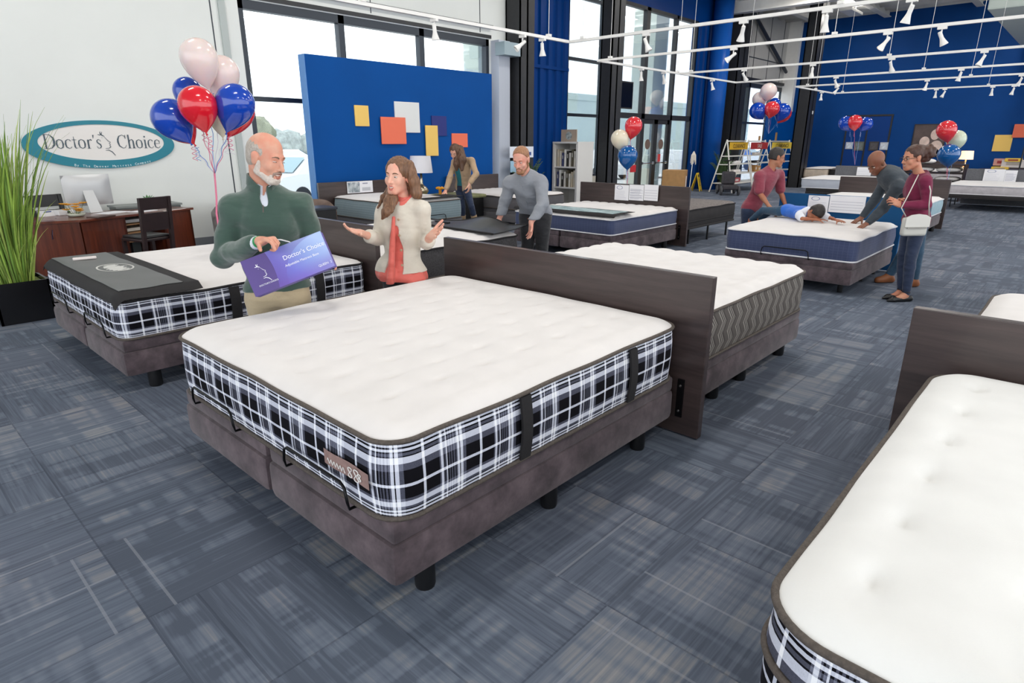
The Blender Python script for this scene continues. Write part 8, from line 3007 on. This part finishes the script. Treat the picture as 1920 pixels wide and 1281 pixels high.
# ---------------------------------------------------------------- far wall things
t = thing('portrait_picture', 'large framed sepia photograph of two people on the far blue wall', 'picture', (XF - 0.001, 5.3, 1.75))
Mx = frame((0, 0, 0), (0, -1, 0), (0, 0, 1), (-1, 0, 0))
MB().box(-0.56, 0.56, -0.62, 0.62, 0, 0.03, Mx).build('frame', mat('dark_frame', (40, 34, 36), 0.5), t)
MB().box(-0.52, 0.52, -0.58, 0.58, 0.03, 0.034, Mx).build('photo', mat('sepia_photo', (84, 70, 68), 0.6, var=0.3, vscale=2), t)
sh_ = MB()
for (u_, v_, a_, b_) in ((0.20, 0.22, 0.15, 0.20), (-0.12, -0.05, 0.17, 0.20), (0.30, -0.28, 0.22, 0.28), (-0.28, -0.36, 0.22, 0.20), (0.05, -0.42, 0.40, 0.15)):
    sh_.prism([(u_ + a_ * math.cos(2 * PI * k / 24), max(-0.57, v_ + b_ * math.sin(2 * PI * k / 24))) for k in range(24)], 0.003, Mx @ Matrix.Translation((0, 0, 0.034)))
sh_.build('figures', mat('sepia_figures', (214, 190, 180), 0.6, var=0.15, vscale=5), t)
for (a_, b_, c_, d_, key, lb) in ((1866, 253, 1893, 284, 'yellow', 'yellow rectangle on the far blue wall at the right'), (1903, 233, 1935, 258, 'orange', 'orange rectangle on the far blue wall at the right edge')):
    p0, p1 = ray_x(a_, b_, XF - 0.03), ray_x(c_, d_, XF - 0.03)
    ox_ = 0.04 * (key == 'orange')
    tag(MB().box(XF - 0.03 - ox_, XF - 0.005 - ox_, min(p0.y, p1.y), max(p0.y, p1.y), min(p0.z, p1.z), max(p0.z, p1.z), b=0.003).build('wall_panel', MATS['panel_' + key]), lb, 'wall panel', 'coloured panels on the far wall')
for i, (px, py, c_, wd) in enumerate(((1592, 273, (190, 196, 206), 0.28), (1610, 274, (96, 104, 100), 0.36), (1638, 274, (60, 56, 58), 0.36), (1657, 274, (186, 192, 200), 0.30))):
    q = ray_x(px, py, XF - 0.05)
    t = thing('door_notice', ('small white notice, first of four on the far blue doors', 'grey framed picture, second of four on the far blue doors', 'dark framed picture, third of four on the far blue doors', 'small white notice, last of four on the far blue doors')[i], 'picture', (XF - 0.02, q.y, q.z), 0, 'pictures on the far blue doors')
    MB().box(-0.02, 0, -wd / 2, wd / 2, -wd / 2, wd / 2).build('frame', mat('notice_frame_%d' % i, c_, 0.6), t)
    MB().box(-0.024, -0.02, -wd * 0.36, wd * 0.36, -wd * 0.36, wd * 0.36).build('print', mat('notice_print_%d' % i, tuple(min(255, v + 26) for v in c_), 0.6, var=0.2, vscale=12), t)
q = ray_x(1811, 300, 28.9)
t = thing('nightstand', 'dark nightstand under the small lit lamp by the far wall', 'table', (28.9, q.y, 0))
MB().box(-0.3, 0.3, -0.5, 0.5, 0.05, 0.62, b=0.01).build('cabinet', M['black'], t)
MB().box(-0.32, 0.32, -0.52, 0.52, 0.62, 0.66).build('table_top', M['hb'], t)
table_lamp(28.9, q.y, 0.66, 0.95, 'small lit table lamp with cream shade by the far blue wall', True)
q = ray_x(1915, 300, 24.0)
t = thing('floor_lamp', 'thin black floor lamp pole at the right edge in front of the far wall', 'lamp', (24.0, q.y, 0))
MB().tube([(0, 0, 0.02), (0, 0, 2.35)], 0.02, 8).build('pole', M['black'], t)
MB().lathe([(0.16, 0), (0.16, 0.02), (0.02, 0.03)], 20).build('lamp_base', M['black'], t)
MB().tube([(0, 0, 2.35), (0, -0.25, 2.38)], 0.015, 8).build('arm', M['black'], t)
# stack of pillows on a dark shelf unit
q = ray_x(1752, 320, 23.0)
t = thing('pillow_shelf', 'dark open shelf unit with stacked pillows behind the curly-haired woman', 'shelf', (23.0, q.y, 0))
mb = MB()
for zz in (0.30, 0.56, 0.82, 1.06):
    mb.box(-0.3, 0.3, -0.78, 0.72, zz - 0.04, zz)
mb.box(-0.3, 0.3, 0.70, 0.74, 0, 1.06).box(-0.3, 0.3, -0.80, -0.76, 0, 1.06)
mb.build('shelf_frame', M['darkchair'], t)
k = 0
for zz in (0.30, 0.56, 0.82, 1.06):
    for yy in (-0.38, 0.34):
        if zz == 1.06 and yy < 0:
            continue
        o = thing('pillow', 'white pillow on the dark shelf unit, %s shelf, %s side' % ({0.30: 'lowest', 0.56: 'second', 0.82: 'third', 1.06: 'top'}[zz], 'right' if yy < 0 else 'left'), 'pillow', (23.0, q.y + yy, zz), 0, 'pillows on the dark shelf unit')
        bm = bmesh.new()
        bmesh.ops.create_uvsphere(bm, u_segments=20, v_segments=12, radius=1)
        for v in bm.verts:
            x_, y_, z_ = v.co
            v.co = Vector((0.26 * math.copysign(abs(x_) ** 0.6, x_), 0.33 * math.copysign(abs(y_) ** 0.6, y_), 0.075 + 0.075 * z_))
        bm.verts.index_update()
        MB().add([v.co.copy() for v in bm.verts], [tuple(v.index for v in f.verts) for f in bm.faces]).build('case', mat('pillow_white', (226, 222, 220), 0.9), o, True)
        MB().tube([(-0.265, -0.20, 0.075), (-0.272, 0, 0.075), (-0.265, 0.20, 0.075)], 0.006, 5).build('piping', M['whitepipe'], o)
        bm.free()
# packed goods and yellow tags on the far right bed
for i, (px, py, c_, w_, h_, lb) in enumerate(((1881, 304, (206, 150, 138), 0.45, 0.20, 'red and white packed pillow box at the far right wall, left one'), (1902, 307, (214, 206, 204), 0.6, 0.22, 'white packed pillow box at the far right wall, right one'), (1901, 300, (236, 196, 70), 0.40, 0.10, 'yellow box on top of the white packed pillow at the far right'), (1876, 315, (236, 196, 70), 0.42, 0.08, 'yellow sign card leaning before the packed pillows at the far right'))):
    q = ray_x(px, py, 24.5)
    t = thing('packed_pillow', lb, 'box', (24.5 - 0.03 * i, q.y, q.z - h_ / 2), 0, 'packed pillows at the far right')
    MB().box(-0.15, 0.15, -w_ / 2, w_ / 2, 0, h_, b=0.01).build('carton', mat('packed_%d' % i, c_, 0.6), t)
    MB().box(-0.154, -0.15, -w_ * 0.3, w_ * 0.3, h_ * 0.3, h_ * 0.7).build('print', mat('packed_print_%d' % (i % 2), ((150, 44, 50), (170, 160, 150))[i % 2], 0.6), t)
q = ray_x(1890, 312, 24.6)
t = thing('low_table', 'low dark table carrying the packed pillows at the far right', 'table', (24.6, q.y - 0.2, 0))
zz = q.z - 0.08
MB().box(-0.35, 0.35, -1.2, 0.9, zz - 0.05, zz).build('table_top', M['hb'], t)
for a_, b_ in ((-0.3, -1.1), (0.3, -1.1), (-0.3, 0.8), (0.3, 0.8)):
    MB().box(a_ - 0.03, a_ + 0.03, b_ - 0.03, b_ + 0.03, 0, zz - 0.05).build('leg', M['hb'], t)
# hang tag on the end of the dark headboard, teal bag corner behind the bald man
tag(MB().box(0, 0.006, -0.05, 0.05, 0, 0.10, frame(ray_x(1757, 395, 14.9), (1, 0, 0), (0, 1, 0), (0, 0, 1))).build('hang_tag', mat('copper_tag', (150, 96, 70), 0.5)), 'small copper coloured tag on the dark headboard right of the white bag', 'tag')
